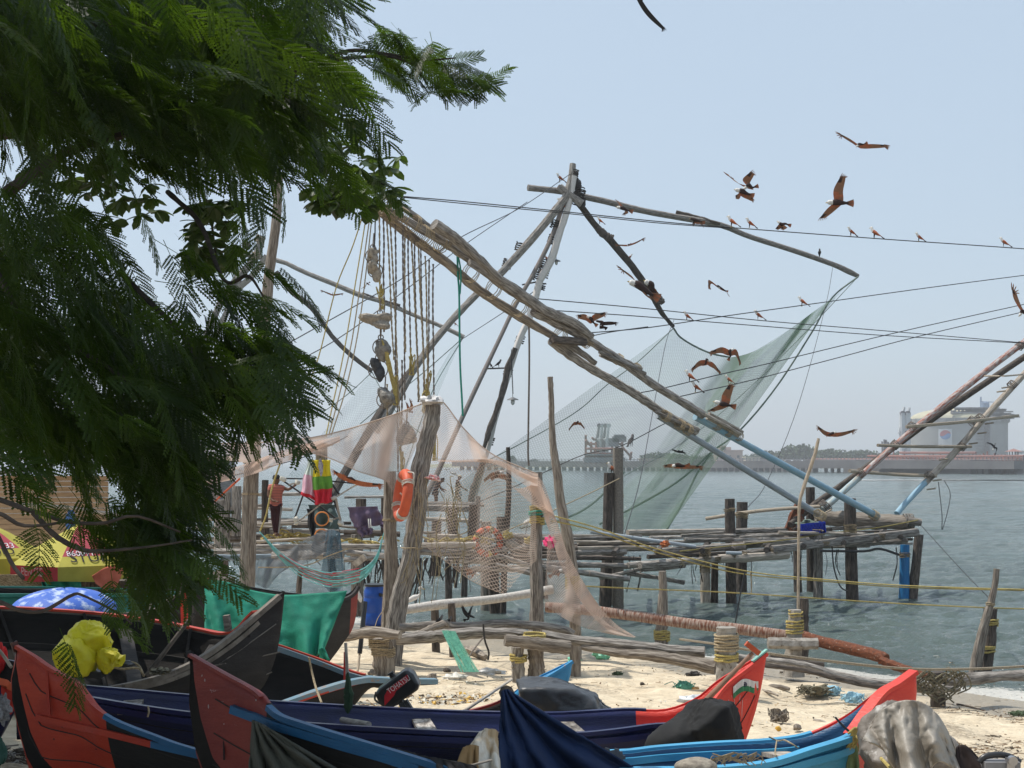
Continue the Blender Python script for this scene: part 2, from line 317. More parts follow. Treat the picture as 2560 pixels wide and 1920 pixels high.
def water():
    ds=[15.0]
    while ds[-1]<5500: ds.append(ds[-1]*(1.0040 if ds[-1]<600 else 1.03))
    ds=np.array(ds); us=np.linspace(-0.62,0.62,520)
    D,U=np.meshgrid(ds,us,indexing='ij'); X=D*U; Y=D
    Z=np.zeros_like(X); dx=X.copy(); sp=np.maximum(D*0.004,D*1.24/520)
    rg=np.random.default_rng(3)
    damp=np.clip((-shore(X,Y)+0.3)/5,0.12,1)
    for k in range(64):
        lam=0.25*(5/0.25)**rg.uniform(0,1)**1.5; th=R(250)+rg.normal(0,0.55); kk=2*math.pi/lam
        amp=0.0075*lam**0.35*rg.uniform(0.5,1.3)
        g=np.clip(lam/(sp*3.0)-0.4,0,1)
        ph=kk*(X*math.cos(th)+Y*math.sin(th))+rg.uniform(0,6.28)+0.9*np.sin(X*0.07*rg.uniform(.5,2)+k)+0.9*np.sin(Y*0.06*rg.uniform(.5,2)+2*k)
        Z+=amp*np.sin(ph)*g*damp
    # breaking swash near the shore
    s=-shore(X,Y); Z+=0.07*np.exp(-((s-0.6-0.5*np.sin(X*0.9+Y*0.4))/0.28)**2)*(0.6+0.4*np.sin(X*5+Y*3))
    Z+=0.05*np.exp(-((s-2.6-0.5*np.sin(X*0.7-Y*0.5))/0.35)**2)
    h,wd=X.shape; me=bpy.data.meshes.new('water')
    V=np.stack([X,Y,Z],-1).reshape(-1,3).astype(np.float32)
    jj,ii=np.meshgrid(np.arange(h-1),np.arange(wd-1),indexing='ij'); a=(jj*wd+ii).ravel(); Fq=np.stack([a,a+1,a+wd+1,a+wd],1)
    me.vertices.add(len(V)); me.vertices.foreach_set('co',V.ravel()); me.loops.add(Fq.size); me.loops.foreach_set('vertex_index',Fq.ravel().astype(np.int32))
    me.polygons.add(len(Fq)); me.polygons.foreach_set('loop_start',np.arange(0,Fq.size,4,dtype=np.int32)); me.update(calc_edges=True)
    me.polygons.foreach_set('use_smooth',[True]*len(Fq))
    m=bpy.data.materials.new('sea'); m.use_nodes=True; nt=m.node_tree; L=nt.links.new; b=nt.nodes['Principled BSDF']
    b.inputs['Roughness'].default_value=0.13; b.inputs['IOR'].default_value=1.33; b.inputs['Specular IOR Level'].default_value=0.5
    tc=N_(nt,'ShaderNodeTexCoord'); ge=N_(nt,'ShaderNodeNewGeometry'); sx=N_(nt,'ShaderNodeSeparateXYZ'); L(ge.outputs['Position'],sx.inputs[0])
    n1=N_(nt,'ShaderNodeTexNoise'); n1.inputs['Scale'].default_value=0.05; n1.inputs['Detail'].default_value=4; L(tc.outputs['Object'],n1.inputs['Vector'])
    mx=N_(nt,'ShaderNodeMix',data_type='RGBA'); mx.inputs['A'].default_value=(0.070,0.100,0.092,1); mx.inputs['B'].default_value=(0.105,0.138,0.122,1); L(n1.outputs['Fac'],mx.inputs['Factor'])
    # foam where the swash meets the sand: distance from the shoreline
    dt=N_(nt,'ShaderNodeVectorMath',operation='DOT_PRODUCT'); dt.inputs[1].default_value=(SN[0],SN[1],0); L(ge.outputs['Position'],dt.inputs[0])
    c0=SA[0]*SN[0]+SA[1]*SN[1]
    n3=N_(nt,'ShaderNodeTexNoise'); n3.inputs['Scale'].default_value=0.8; n3.inputs['Detail'].default_value=3; L(tc.outputs['Object'],n3.inputs['Vector'])
    sb=N_(nt,'ShaderNodeMath',operation='SUBTRACT'); sb.inputs[1].default_value=c0-1.0; L(dt.outputs['Value'],sb.inputs[0])      # ~ metres past the edge, 1.0 at the line
    a2=N_(nt,'ShaderNodeMath',operation='MULTIPLY_ADD'); a2.inputs[1].default_value=2.4; L(n3.outputs['Fac'],a2.inputs[0]); L(sb.outputs[0],a2.inputs[2])
    r1=N_(nt,'ShaderNodeMapRange'); r1.inputs['From Min'].default_value=0.75; r1.inputs['From Max'].default_value=1.9; L(a2.outputs[0],r1.inputs['Value'])
    n4=N_(nt,'ShaderNodeTexNoise'); n4.inputs['Scale'].default_value=9; n4.inputs['Detail'].default_value=8; n4.inputs['Roughness'].default_value=0.75; L(tc.outputs['Object'],n4.inputs['Vector'])
    a3=N_(nt,'ShaderNodeMath',operation='MULTIPLY_ADD'); a3.inputs[1].default_value=0.42; L(r1.outputs[0],a3.inputs[0]); L(n4.outputs['Fac'],a3.inputs[2])
    r2=N_(nt,'ShaderNodeMapRange'); r2.inputs['From Min'].default_value=0.74; r2.inputs['From Max'].default_value=0.86; L(a3.outputs[0],r2.inputs['Value'])
    mf=N_(nt,'ShaderNodeMix',data_type='RGBA'); L(r2.outputs[0],mf.inputs['Factor']); L(mx.outputs['Result'],mf.inputs['A']); mf.inputs['B'].default_value=(0.62,0.60,0.55,1); L(mf.outputs['Result'],b.inputs['Base Color'])
    r3=N_(nt,'ShaderNodeMapRange'); r3.inputs['To Min'].default_value=0.10; r3.inputs['To Max'].default_value=0.8; L(r2.outputs[0],r3.inputs['Value']); L(r3.outputs[0],b.inputs['Roughness'])
    mp=N_(nt,'ShaderNodeMapping'); mp.inputs['Scale'].default_value=(1,2.2,1); L(tc.outputs['Object'],mp.inputs[0])
    n5=N_(nt,'ShaderNodeTexNoise'); n5.inputs['Scale'].default_value=3.4; n5.inputs['Detail'].default_value=7; n5.inputs['Roughness'].default_value=0.68; L(mp.outputs[0],n5.inputs['Vector'])
    bp=N_(nt,'ShaderNodeBump'); bp.inputs['Distance'].default_value=0.20; pw=N_(nt,'ShaderNodeMapping'); pw.inputs['Scale'].default_value=(.05,.11,1); L(tc.outputs['Object'],pw.inputs[0]); pn=N_(nt,'ShaderNodeTexNoise'); pn.inputs['Scale'].default_value=1; pn.inputs['Detail'].default_value=4; L(pw.outputs[0],pn.inputs['Vector'])
    pr=N_(nt,'ShaderNodeMapRange'); pr.inputs['From Min'].default_value=.38; pr.inputs['From Max'].default_value=.62; pr.inputs['To Min'].default_value=.55; pr.inputs['To Max'].default_value=1.0; L(pn.outputs['Fac'],pr.inputs['Value']); L(pr.outputs[0],bp.inputs['Strength']); L(n5.outputs['Fac'],bp.inputs['Height']); L(bp.outputs[0],b.inputs['Normal'])
    me.materials.append(m); o=bpy.data.objects.new('water',me); COL.objects.link(o); o['kind']='structure'
water()
# ================================================================ FAR SHORE
fgreen=pm('far_foliage',(0.075,0.11,0.045),(0.035,0.06,0.025),0.25,0.9)
steel=pm('far_steel',(0.30,0.30,0.32),(0.20,0.17,0.17),0.1,0.7); steelr=pm('far_steel_red',(0.34,0.15,0.12),(0.22,0.13,0.12),0.1,0.7); steelw=pm('far_pipe_white',(0.65,0.66,0.66),(0.5,0.5,0.5),0.1,0.6)
jetc=pm('jetty_concrete',(0.20,0.19,0.19),(0.12,0.115,0.12),0.08,0.9); tankc=pm('tank_concrete',(0.37,0.37,0.355),(0.29,0.285,0.275),0.06,0.9)
def far_land():
    mb=MB(); y0=1010; pts=[(-60,1010),(40,960),(200,950),(420,940),(700,930),(1300,900)]
    vs=[];
    for x,y in pts: vs+= [(x,y,-2),(x,y+6,2.2),(x,y+900,3)]
    fs=[]
    for i in range(len(pts)-1):
        for k in range(2): fs.append([i*3+k,i*3+3+k,i*3+4+k,i*3+1+k])
    mb.add(vs,fs); o=mb.build('far_shore',pm('far_sand',(0.42,0.37,0.28),(0.2,0.22,0.14),0.02,0.95),org=(300,950,-2)); o['kind']='structure'
far_land()
m=MB(); rs_=random.Random(8)
for k in range(46):
    x=2150+k*11; y=1200+ (x-2150)*.009; w_=rs_.uniform(3,9)*(1+k/30); m.add([P(x-w_,y,292)+Vector((0,0,.0)),P(x+w_,y,292),P(x+w_*.8,y-1.2,292),P(x-w_*.9,y-1.0,292)],[[0,1,2,3]])
for v in range(len(m.v)): m.v[v]=(m.v[v][0],292+(v%4>1)*8,0.09)
o=m.build('wake_foam',pm('foam_white',(.72,.73,.72),None,3,.8),smooth=0); o['kind']='structure'
def leafball(mb,c,r,n,rs):
    for _ in range(n):
        d=Vector((rs.gauss(0,1),rs.gauss(0,1),rs.gauss(0,1))).normalized()*(rs.random()**0.35)
        p=Vector(c)+Vector((d.x*r[0],d.y*r[1],d.z*r[2])); s=0.22*r[2]*rs.uniform(0.6,1.4)
        a=Vector((rs.gauss(0,1),rs.gauss(0,1),rs.gauss(0,1))).normalized()*s; b=a.cross(Vector((rs.gauss(0,1),rs.gauss(0,1),rs.gauss(0,1)))).normalized()*s
        mb.add([p-a-b*.6,p+a-b,p+a*.8+b,p-a+b*.7],[[0,1,2,3]])
def far_tree(px,top,hw,d,i):
    rs=random.Random(i); base=P(px,HY,d); base.z=2; h=P(px,top,d).z-2; wd=hw/F*d
    o=E('shore_tree','%s tree on the far shore, %s'%(('broad dark green','rounded green','low spreading green','tall domed green')[i%4],TL[i]),'tree',base,'trees along the far shore')
    t=MB(); tube(t,[base-Vector((0,0,1)),base+Vector((0.3,0,h*0.5)),base+Vector((0,0,h*0.8))],[0.5,0.4,0.15],6,0.1); t.build('trunk',bark,o)
    c=MB()
    for k in range(6):
        leafball(c,base+Vector((rs.uniform(-.6,.6)*wd,rs.uniform(-2,2),h*rs.uniform(0.45,0.75))),(wd*0.6,wd*0.6,h*0.27),110,rs)
    c.build('crown',fgreen,o,smooth=0)
TT=[(1618,1138,30),(1655,1133,36),(1700,1135,30),(1745,1140,26),(1790,1136,26),(2030,1126,36),(1905,1133,24),(1945,1131,30),(1988,1112,32),(2078,1124,36),(2115,1134,30),(2150,1127,36),(2190,1134,26),(2235,1136,30),(2265,1130,24),(1870,1138,22),(1340,1150,14),(1282,1142,7)]
TL=['leftmost behind the green net','second behind the green net','third behind the green net','fourth behind the green net, low','just left of the pink building','left of the bamboo pole','right of the pink building','third right of the pink building','tallest, domed, above the blue pipe','right of the bamboo pole','second right of the bamboo pole','above the black pole','left of the loading arms','beside the loading arms','behind the small flare stacks','directly beside the pink building','tiny, left of the brown post','slim, at the jetty left end']
TT+= [(1925,1128,28),(1968,1124,28),(2008,1128,30),(2052,1130,28),(2098,1128,30),(2133,1128,30),(2170,1132,30),(2212,1134,30),(1640,1142,26),(1680,1140,26),(1725,1143,26)]
TL+= ['in the gap beside the pink building','between the pair left of the tallest','just right of the tallest domed one','low one above the end of the blue pipe','between the bamboo pole and black pole','right of the bamboo pole, low','close before the black pole','under the small vent stacks','low one behind the green net, left','low one behind the green net, middle','low one behind the green net, right']
for i,(px,top,hw) in enumerate(TT): far_tree(px,top-3,hw*1.25,960-((px-1300)*0.03),i)
def jetty():
    o=E('jetty','long dark concrete jetty on piles across the water','jetty',P(1700,1175,650))
    m=MB()
    def dj(px): return 700-(px-1280)*0.20     # nearer to the right
    def seg(m,x0,x1,t,b,dep):
        a=P(x0,HY,dj(x0)); c=P(x1,HY,dj(x1)); n=(c-a).normalized().cross(Vector((0,0,1)))
        zt=CH-(t-HY)/F*dj(x0); zb=CH-(b-HY)/F*dj(x0); mid=(a+c)/2; mid.z=(zt+zb)/2
        bar(m,Vector((a.x,a.y,mid.z)),Vector((c.x,c.y,mid.z)),dep,zt-zb)
    seg(m,1150,2560,1153,1166,10); m.build('deck',jetc,o)
    m=MB(); seg(m,2055,2180,1150,1170,16); seg(m,2160,2480,1151,1181,18); m.build('berth_wall',jetc,o)
    for x in range(2065,2480,16):
        m=MB(); p=P(x,HY,dj(x)-9.3); zt=CH-(1154-HY)/F*p.y; box(m,(p.x,p.y,(zt)/2),(1.2,.8,zt)); m.build('fender',steel if x%3 else jetc,o)
    x=1155
    while x<2560:
        if not 2050<x<2470: m=MB(); p=P(x,HY,dj(x)); box(m,(p.x,p.y,0.8),(2.2,2.5,4.2)); m.build('pile',jetc,o)
        x+=15 if x>1500 else 17
    m=MB()
    for x in range(1160,2560,9):
        p=P(x,HY,dj(x)); z=CH-(1153-HY)/F*dj(x); box(m,(p.x,p.y-4,z+0.6),(0.3,0.3,1.4))
    a=P(1150,1150,dj(1150)); b=P(2560,1149,dj(2560)); bar(m,a,b,0.2,0.25); m.build('railing',steel,o)
    m=MB()
    for k,(x0,x1,y) in enumerate([(2170,2560,1140),(2210,2560,1145),(2250,2440,1132),(2040,2560,1149)]):
        tube(m,[P(x0,y,dj(x0)),P((x0+x1)/2,y+0.5,dj((x0+x1)/2)),P(x1,y,dj(x1))],0.45,5,n=4)
    for x in range(2180,2550,9): 
        z0=1150;z1=random.choice([1136,1140,1128,1143,1133]); tube(m,[P(x,z0,dj(x)),P(x,z1,dj(x))],0.25,4)
    m.build('pipework',steelr,o)
    # loading arm pair
jetty()
def loading_tower():
    d=610; o=E('loading_tower','steel loading tower with four raised pipe arms above the jetty','tower',P(1530,1155,d))
    def T_(lst,r,name,mt):
        m=MB()
        for a,b in lst: tube(m,[P(a[0],a[1],d+random.uniform(-4,4)),P(b[0],b[1],d+random.uniform(-4,4))],r,5)
        m.build(name,mt,o)
    L=[]
    for x in (1464,1478,1490,1503,1516,1530,1543,1556): L.append(((x,1157),(x,1105 if x>1470 else 1088)))
    for y in (1110,1122,1134,1140): L.append(((1464,y),(1558,y)))
    for a,b in zip(range(1464,1550,13),range(1477,1563,13)): L.append(((a,1157),(b,1136))); L.append(((b,1157),(a,1136)))
    L+= [((1464,1100),(1490,1130)),((1545,1092),(1545,1110)),((1556,1118),(1579,1144)),((1575,1150),(1579,1130)),((1536,1103),(1558,1103)),((1540,1095),(1540,1155)),((1480,1094),(1486,1100))]
    T_(L,0.55,'frame',steelr)
    m=MB(); 
    for x in (1530,): box(m,P(1532,1106,d),(5,4,3.6))
    box(m,P(1548,1098,d),(6,4,2.4)); box(m,P(1548,1090,d),(4.5,4,1.2)); box(m,P(1510,1150,d),(18,8,2.2)); box(m,P(1510,1137,d),(17,8,0.5)); m.build('platform',steel,o)
    for k,x in enumerate((1493,1501,1509,1517)):
        m=MB(); s=k*0.6
        tube(m,[P(x,1135,d-s),P(x,1096,d-s)],0.75,6); tube(m,[P(x-3,1103,d-s),P(x+5,1064,d-s)],0.5,6); tube(m,[P(x+5,1064,d-s),P(x+2,1098,d-s)],0.42,6); tube(m,[P(x-8,1099,d-s),P(x+4,1096,d-s)],0.5,6); lathe(m,P(x+5,1064,d-s)-Vector((0,.5,0)),[(1.0,0),(1.0,1)],10,(0,1,0))
        m.build('loading_arm',steelw if k%2 else steel,o)
loading_tower()
def arms2():
    d=515
    for k,(x,t) in enumerate(((2256,1018),(2269,1019))):
        o=E('marine_loading_arm','pale twin jointed loading arm standing on the jetty, %s one by the white tank'%('left','right')[k],'loading arm',P(x,1155,d),'pale loading arms by the tank')
        m=MB(); tube(m,[P(x,1160,d),P(x,1033,d)],1.1,8); m.build('riser',steelw,o)
        m=MB(); tube(m,[P(x,1036,d),P(x+5,t,d)],0.5,6); tube(m,[P(x+5,t,d),P(x+2,1045,d)],0.4,6); tube(m,[P(x-8,1085,d),P(x,1034,d)],0.5,6); tube(m,[P(x-9,1083,d),P(x+2,1075,d)],0.6,6); m.build('boom',steelw,o)
        m=MB(); lathe(m,P(x,1034,d)-Vector((0,.7,0)),[(1.0,0),(1.0,1.4)],12,(0,1,0)); lathe(m,P(x,1080,d)-Vector((0,.7,0)),[(0.9,0),(0.9,1.4)],12,(0,1,0)); m.build('swivel_joint',steel,o)
    o=E('vent_stack_frame','small dark group of vent stacks on the jetty, left of the loading arms','stack',P(2211,1155,d))
    m=MB()
    for x in (2206,2211,2216,2221): tube(m,[P(x,1150,d),P(x,1101+abs(x-2213),d),P(x-2,1098+abs(x-2213),d)],0.35,5,n=3)
    m.build('stack',steel,o); m=MB()
    for y in (1112,1124,1136): bar(m,P(2204,y,d),P(2224,y,d),0.4,0.4)
    m.build('brace',steel,o)
arms2()
def tank():
    d=900; cx=(2276+2510)/2; rr=(2517-2277)/2/F*d; c=P(cx,HY,d); c.z=2.5
    zt=P(0,1048,d).z; zr=P(0,1058,d).z
    o=E('storage_tank','huge pale concrete gas storage tank with yellow dome, round emblem on its side','tank',c)
    m=MB(); lathe(m,c,[(rr,0),(rr,zr-2.5)],72); m.build('wall',tankc,o)
    m=MB(); lathe(m,Vector((c.x,c.y,zr)),[(rr+0.7,0),(rr+0.7,zt-zr),(rr-0.2,zt-zr)],72); 
    for k in range(36):
        a=k*math.pi/18; box(m,c+Vector((math.cos(a)*(rr+.9),math.sin(a)*(rr+.9),zt-2.5-1)),(0.5,0.5,2.2))
    m.build('rim',pm('tank_rim',(0.33,0.32,0.31),None,0.1,0.9),o)
    m=MB(); hd=P(0,1020,d).z-zt; lathe(m,Vector((c.x,c.y,zt)),[((rr-1.5)*math.cos(t*R(90)/8),hd*math.sin(t*R(90)/8)) for t in range(8)]+[(0.2,hd)],60); m.build('dome_roof',pm('dome_yellow',(0.50,0.46,0.32),(0.40,0.38,0.28),0.1,0.8),o)
    # roof pipe deck
    m=MB(); rs=random.Random(5)
    z0=zt+hd*0.35
    for k in range(150):
        x=rs.uniform(2380,2495); y=rs.uniform(1022,1046); L_=rs.uniform(3,14); p=P(x,y,d-rr*0.8)
        if rs.random()<.5: bar(m,p,p+Vector((L_,0,0)),0.8,0.8)
        else: bar(m,p,p+Vector((0,0,-L_*0.6)),0.8,0.8)
    for y in (1020,1032,1042): bar(m,P(2378,y,d-rr*.8),P(2496,y,d-rr*.8),5,0.7)
    for x in range(2378,2498,10): bar(m,P(x,1018,d-rr*.8),P(x,1048,d-rr*.8),0.7,0.7)
    m.build('roof_pipe_deck',steel,o)
    m=MB(); p=P(2462,1012,d-rr*.2); lathe(m,p-Vector((0,0,2)),[(2.8,0),(2.8,3.4),(0.4,4)],14); box(m,P(2452,1006,d-rr*.2),(0.8,0.8,7)); bar(m,P(2450,1004,d-rr*.2),P(2500,1006,d-rr*.2),.5,.5); m.build('roof_vessel',pm('vessel_blue',(0.25,0.33,0.48),None,0.2,0.7),o)
    # stair tower on the side
    m=MB(); 
    for x in (2438,2450,2462,2474): tube(m,[P(x,1155,d-rr*0.97),P(x,1052,d-rr*0.97)],0.55,4)
    for y in range(1058,1155,8): 
        bar(m,P(2438,y,d-rr*0.97),P(2474,y,d-rr*0.97),3,0.3); bar(m,P(2438,y,d-rr*.97),P(2450,y+8,d-rr*.97),.3,.3); bar(m,P(2462,y+8,d-rr*.97),P(2474,y,d-rr*.97),.3,.3)
    m.build('stair_tower',steel,o)
    # emblem panel, slightly curved to the wall
    def wallp(px,py,off):
        x=P(px,py,d-rr).x; k=(x-c.x)/rr; yy=c.y-math.sqrt(max(0,1-k*k))*(rr+off); z=P(px,py,d-rr).z
        return Vector((x,yy,z))
    m=MB(); sc=lambda u,v:wallp(2354+u*29,1072+v*44,0.35); grid(m,sc,6,2); pn=m.build('sign_panel',pm('sign_white',(0.66,0.66,0.67),None,0.2,0.7),o)
    for mat_,sgn,nm in ((pm('emblem_red',(0.45,0.14,0.16),None,.2,.7),-1,'emblem_upper'),(pm('emblem_blue',(0.15,0.27,0.50),None,.2,.7),1,'emblem_lower')):
        m=MB(); cen=(2368.5,1086.5); rad=11.6; n=24; vs=[]
        # wavy dividing line
        line=[(t, 3.2*math.sin(t*math.pi)+ -0.25*t*rad*0) for t in np.linspace(-1,1,n)]
        for t,w_ in line:
            e=math.sqrt(max(0,1-t*t))*rad*sgn; mid=-2.6*math.sin(t*math.pi)-t*2
            mid=max(-abs(e),min(abs(e),mid))
            vs.append(wallp(cen[0]+t*rad,cen[1]+mid,0.5)); vs.append(wallp(cen[0]+t*rad,cen[1]+e,0.5))
        fs=[[2*i,2*i+2,2*i+3,2*i+1] for i in range(n-1)]; m.add(vs,fs); m.build(nm,mat_,o,smooth=0)
    tx=text('nPER',P(2358.5,1113,d-rr).x*0+1, 1); put_text(tx,o,'sign_lettering',wallp(2359,1113,0.5),(18/F*d),pm('ink_blue',(0.13,0.16,0.25),None,.2,.7))
def text(s,a=1,b=1):
    cu=bpy.data.curves.new('t','FONT'); cu.body=s; cu.extrude=0.0; cu.resolution_u=3; ob=bpy.data.objects.new('t',cu); me=bpy.data.meshes.new_from_object(ob); bpy.data.objects.remove(ob); bpy.data.curves.remove(cu)
    return me
def put_text(me,parent,name,pos,width,mt,xdir=(1,0,0),zdir=(0,0,1),hscale=1.0,off=0.0,fn=None):
    V=np.zeros(len(me.vertices)*3,dtype=np.float32); me.vertices.foreach_get('co',V); V=V.reshape(-1,3); V[:,0]-=V[:,0].min(); s=width/max(1e-6,V[:,0].max()); V*=s
    X=Vector(xdir).normalized(); Z=Vector(zdir).normalized(); Nn=X.cross(Z)
    if fn: out=[fn(v[0]/width,v[1]*hscale/width) for v in V]
    else: out=[Vector(pos)+X*float(v[0])+Z*float(v[1]*hscale)+Nn*off for v in V]
    o0=ORG[parent]; me.vertices.foreach_set('co',np.array([p-o0 for p in out],dtype=np.float32).ravel()); me.name=name; me.materials.clear(); me.materials.append(mt)
    o=bpy.data.objects.new(name,me); COL.objects.link(o); o.parent=parent; ORG[o]=o0; return o
tank()
def building(px0,px1,top,d,label,c1,steps,name='waterfront_building',roofc=None):
    a=P(px0,HY,d); b=P(px1,HY,d); zt=P(0,top,d).z; h=zt-2; o=E(name,label,'building',Vector(((a.x+b.x)/2,d,2)))
    m=MB(); box(m,((a.x+b.x)/2,d,2+h/2),(b.x-a.x,14,h)); 
    for (x0,x1,t2) in steps:
        p=P(x0,HY,d);q=P(x1,HY,d);z2=P(0,t2,d).z; box(m,((p.x+q.x)/2,d,(zt+z2)/2),(q.x-p.x,9,z2-zt))
    m.build('wall',c1,o)
    nf=max(1,int(h/3.4)); W=b.x-a.x
    for f in range(nf):
        for k in range(max(2,int(W/5))):
            n=max(2,int(W/5)); wm=MB(); x=a.x+(k+0.5)*W/n; box(wm,(x,d-7.03,2+1.9+f*3.4),(1.5,0.12,1.6)); wm.build('window',pm('far_window',(0.06,0.07,0.09),None,1,0.3),o)
    m=MB(); box(m,((a.x+b.x)/2,d,zt+0.25),(W+1.2,15.2,0.5)); m.build('roof_slab',roofc or c1,o)
pinkw=pm('building_pink',(0.50,0.36,0.31),(0.42,0.32,0.28),0.2,0.9)
building(1788,1852,1127,880,'pink multi-storey building with stepped roof, behind the end of the blue pipe','b' and pinkw,[(1796,1825,1118),(1800,1812,1114)])
building(1862,1895,1144,860,'low pale building with flat roof right of the pink one',pm('building_cream',(0.6,0.53,0.42),None,.2,.9),[])
building(1600,1660,1148,900,'long low tan shed at the water edge seen through the green net',pm('building_tan',(0.45,0.36,0.24),None,.2,.9),[])
building(2552,2600,1128,700,'grey gabled building at the right edge beside the red roofed pavilion',pm('building_grey',(0.5,0.52,0.54),None,.2,.9),[])
def pavilion():
    d=640; o=E('pavilion','small lookout pavilion with dark red hipped roof, right of the storage tank','pavilion',P(2534,1150,d))
    m=MB(); 
    for x in (2524,2531,2538,2545): tube(m,[P(x,1156,d),P(x,1129,d)],0.35,6)
    m.build('column',steel,o); m=MB(); c=P(2534,1129,d); r=3.1
    vs=[c+Vector((-r,-r,0)),c+Vector((r,-r,0)),c+Vector((r,r,0)),c+Vector((-r,r,0)),c+Vector((0,0,1.4))]; m.add(vs,[[0,1,4],[1,2,4],[2,3,4],[3,0,4],[3,2,1,0]]); m.build('roof',steelr,o,smooth=0)
    m=MB(); box(m,P(2536,1144,d),(5,3,2.6)); box(m,P(2534,1149,d),(7,5,.4)); m.build('cabin',steel,o)
pavilion()
def gangway():
    d=500; o=E('gangway','pale lattice gangway bridging to the jetty at the right edge','gangway',P(2530,1170,d)); m=MB()
    bar(m,P(2488,1166,d),P(2600,1159,d),2,0.35); bar(m,P(2500,1184,d),P(2600,1184,d),2,0.25); 
    for x in range(2498,2600,10): bar(m,P(x,1166-(x-2488)*.06,d),P(x+5,1184,d),0.25,0.25); bar(m,P(x+5,1184,d),P(x+10,1165-(x-2488)*.06,d),0.25,0.25)
    m.build('truss',steelw,o)
    for x in (2503,2513,2523,2553,2575): m=MB(); box(m,P(x,1182,d)-Vector((0,0,0.6)),(1.3,2,3.0)); m.build('pile',jetc,o)
gangway()
# ---------------------------------------------------------------- air
m=bpy.data.materials.new('air'); m.use_nodes=True; nt=m.node_tree; nt.nodes.remove(nt.nodes['Principled BSDF']); pv=nt.nodes.new('ShaderNodeVolumePrincipled'); pv.inputs['Color'].default_value=(0.96,0.98,1,1); pv.inputs['Density'].default_value=HAZE; pv.inputs['Anisotropy'].default_value=0.2; nt.links.new(pv.outputs[0],nt.nodes['Material Output'].inputs['Volume'])
mb=MB(); box(mb,(0,1400,60-6),(5200,4400,125)); hz=mb.build('haze',m,smooth=0); hz['kind']='stuff'
# ================================================================ NET RIGS, PLATFORM, POSTS
def wrap(mb,c,axis,r,turns=4,th=0.012,pitch=None,m=None,jit=0.25):
    """rope wound round a post at c"""
    ax=Vector(axis).normalized(); s=ax.orthogonal().normalized(); t=ax.cross(s); pitch=pitch or th*1.9; pts=[]
    ph=random.random()*6.3
    for i in range(turns*12+1):
        a=2*math.pi*i/12+ph; pts.append(Vector(c)+ax*((i/12-turns/2)*pitch+random.uniform(-jit,jit)*pitch)+(s*math.cos(a)+t*math.sin(a))*(r+th*random.uniform(.6,1.1)))
    tube(mb,pts,th,5,n=len(pts)-1,m=m)
def px2(lst,d0,d1=None):
    """photo points with depth; straight timbers: depth runs linearly along the timber"""
    d1=d1 or d0; n=len(lst)-1; L=[0]
    for a,b in zip(lst,lst[1:]): L.append(L[-1]+math.hypot(b[0]-a[0],b[1]-a[1]))
    out=[]
    for q,l in zip(lst,L):
        t=l/max(L[-1],1e-6); inv=(1-t)/d0+t/d1; out.append(P(q[0],q[1],1/inv))
    return out
def rr(r,d): return r/F*d
def dA(px): t=(px-950)/(2200-950); return 1/((1-t)/28+t/40)
def armpts(l): return [P(x,y,dA(x)) for x,y in l]
rig=E('fishing_rig','nearest net frame: lashed log arms running into blue pipes at the platform end','net rig',P(2170,1305,40))
def armlog(name,pts,r,mat_,wob=0.10,seg=9,dz=0,n=None):
    m=MB(); ps=[P(x,y,dA(x)+dz) for x,y in pts]; rad=[rr(q,dA(x)) for (x,y),q in zip(pts,r if isinstance(r,(list,tuple)) else [r]*len(pts))]
    tube(m,ps,rad,seg,wob,n or max(6,(len(pts)-1)*6)); o=m.build(name,mat_,rig); return o
armlog('log',[(938,508),(1010,548),(1086,592),(1158,638),(1240,700),(1317,752),(1400,806),(1477,858)],[9,10,11,11,12,12,11,10],wood,0.13)
armlog('log',[(950,530),(1043,603),(1120,660),(1199,727),(1303,794),(1390,845)],[12,13,13,13,12,10],woodb,0.13,dz=0.35)
armlog('log',[(1086,560),(1140,598),(1200,652),(1250,700)],[14,13,12,9],wood,0.12,dz=-0.4)
armlog('log',[(966,490),(1020,528),(1080,574),(1110,598)],[8,9,9,7],wood,0.12,dz=0.3)
armlog('log',[(1173,655),(1283,722),(1360,775),(1433,808),(1480,842)],[10,13,12,12,8],wood,0.12,dz=-0.3)
armlog('log',[(1332,780),(1400,812),(1465,846),(1555,905),(1640,965),(1757,1036)],[11,12,11,11,11,11],wood,0.12,dz=-0.1)
armlog('log',[(1376,852),(1450,905),(1549,962),(1610,1000),(1660,1035),(1740,1078)],[12,11,11,11,11,11],wood,0.13,dz=0.3)
armlog('splice_log',[(1383,850),(1430,868),(1488,908)],[9,10,7],wood,0.15,dz=0.1)
for k,(a,b) in enumerate((((1498,880),(1614,934)),((1506,874),(1604,922)),((1500,888),(1618,944)),((1520,884),(1580,908)))):
    armlog('splice_plank',[a,((a[0]+b[0])/2,(a[1]+b[1])/2-1),b],4.2,wood,0.15,dz=-0.25+0.12*k,seg=6)
for k,(a,b) in enumerate((((1762,1036),(1852,1086)),((1772,1034),(1856,1080)),((1768,1044),(1846,1090)),((1640,1030),(1738,1078)),((1660,1034),(1744,1074)))):
    armlog('splice_plank',[a,((a[0]+b[0])/2,(a[1]+b[1])/2-1),b],4.6,woodw if k<3 else wood,0.12,dz=-0.25+0.1*k,seg=6)
def pipe(name,a,b,r,mats,dz=0):
    m=MB(); tube(m,[P(a[0],a[1],dA(a[0])+dz),P(b[0],b[1],dA(b[0])+dz)],[rr(r,dA(a[0])),rr(r,dA(b[0]))],16,0,6); return m.build(name,mats,rig)
pipe('pipe',(1738,1042),(2194,1291),8.6,pvcb,0.1)
pipe('pipe',(1643,1038),(2052,1290),8.0,pvcg,0.4)
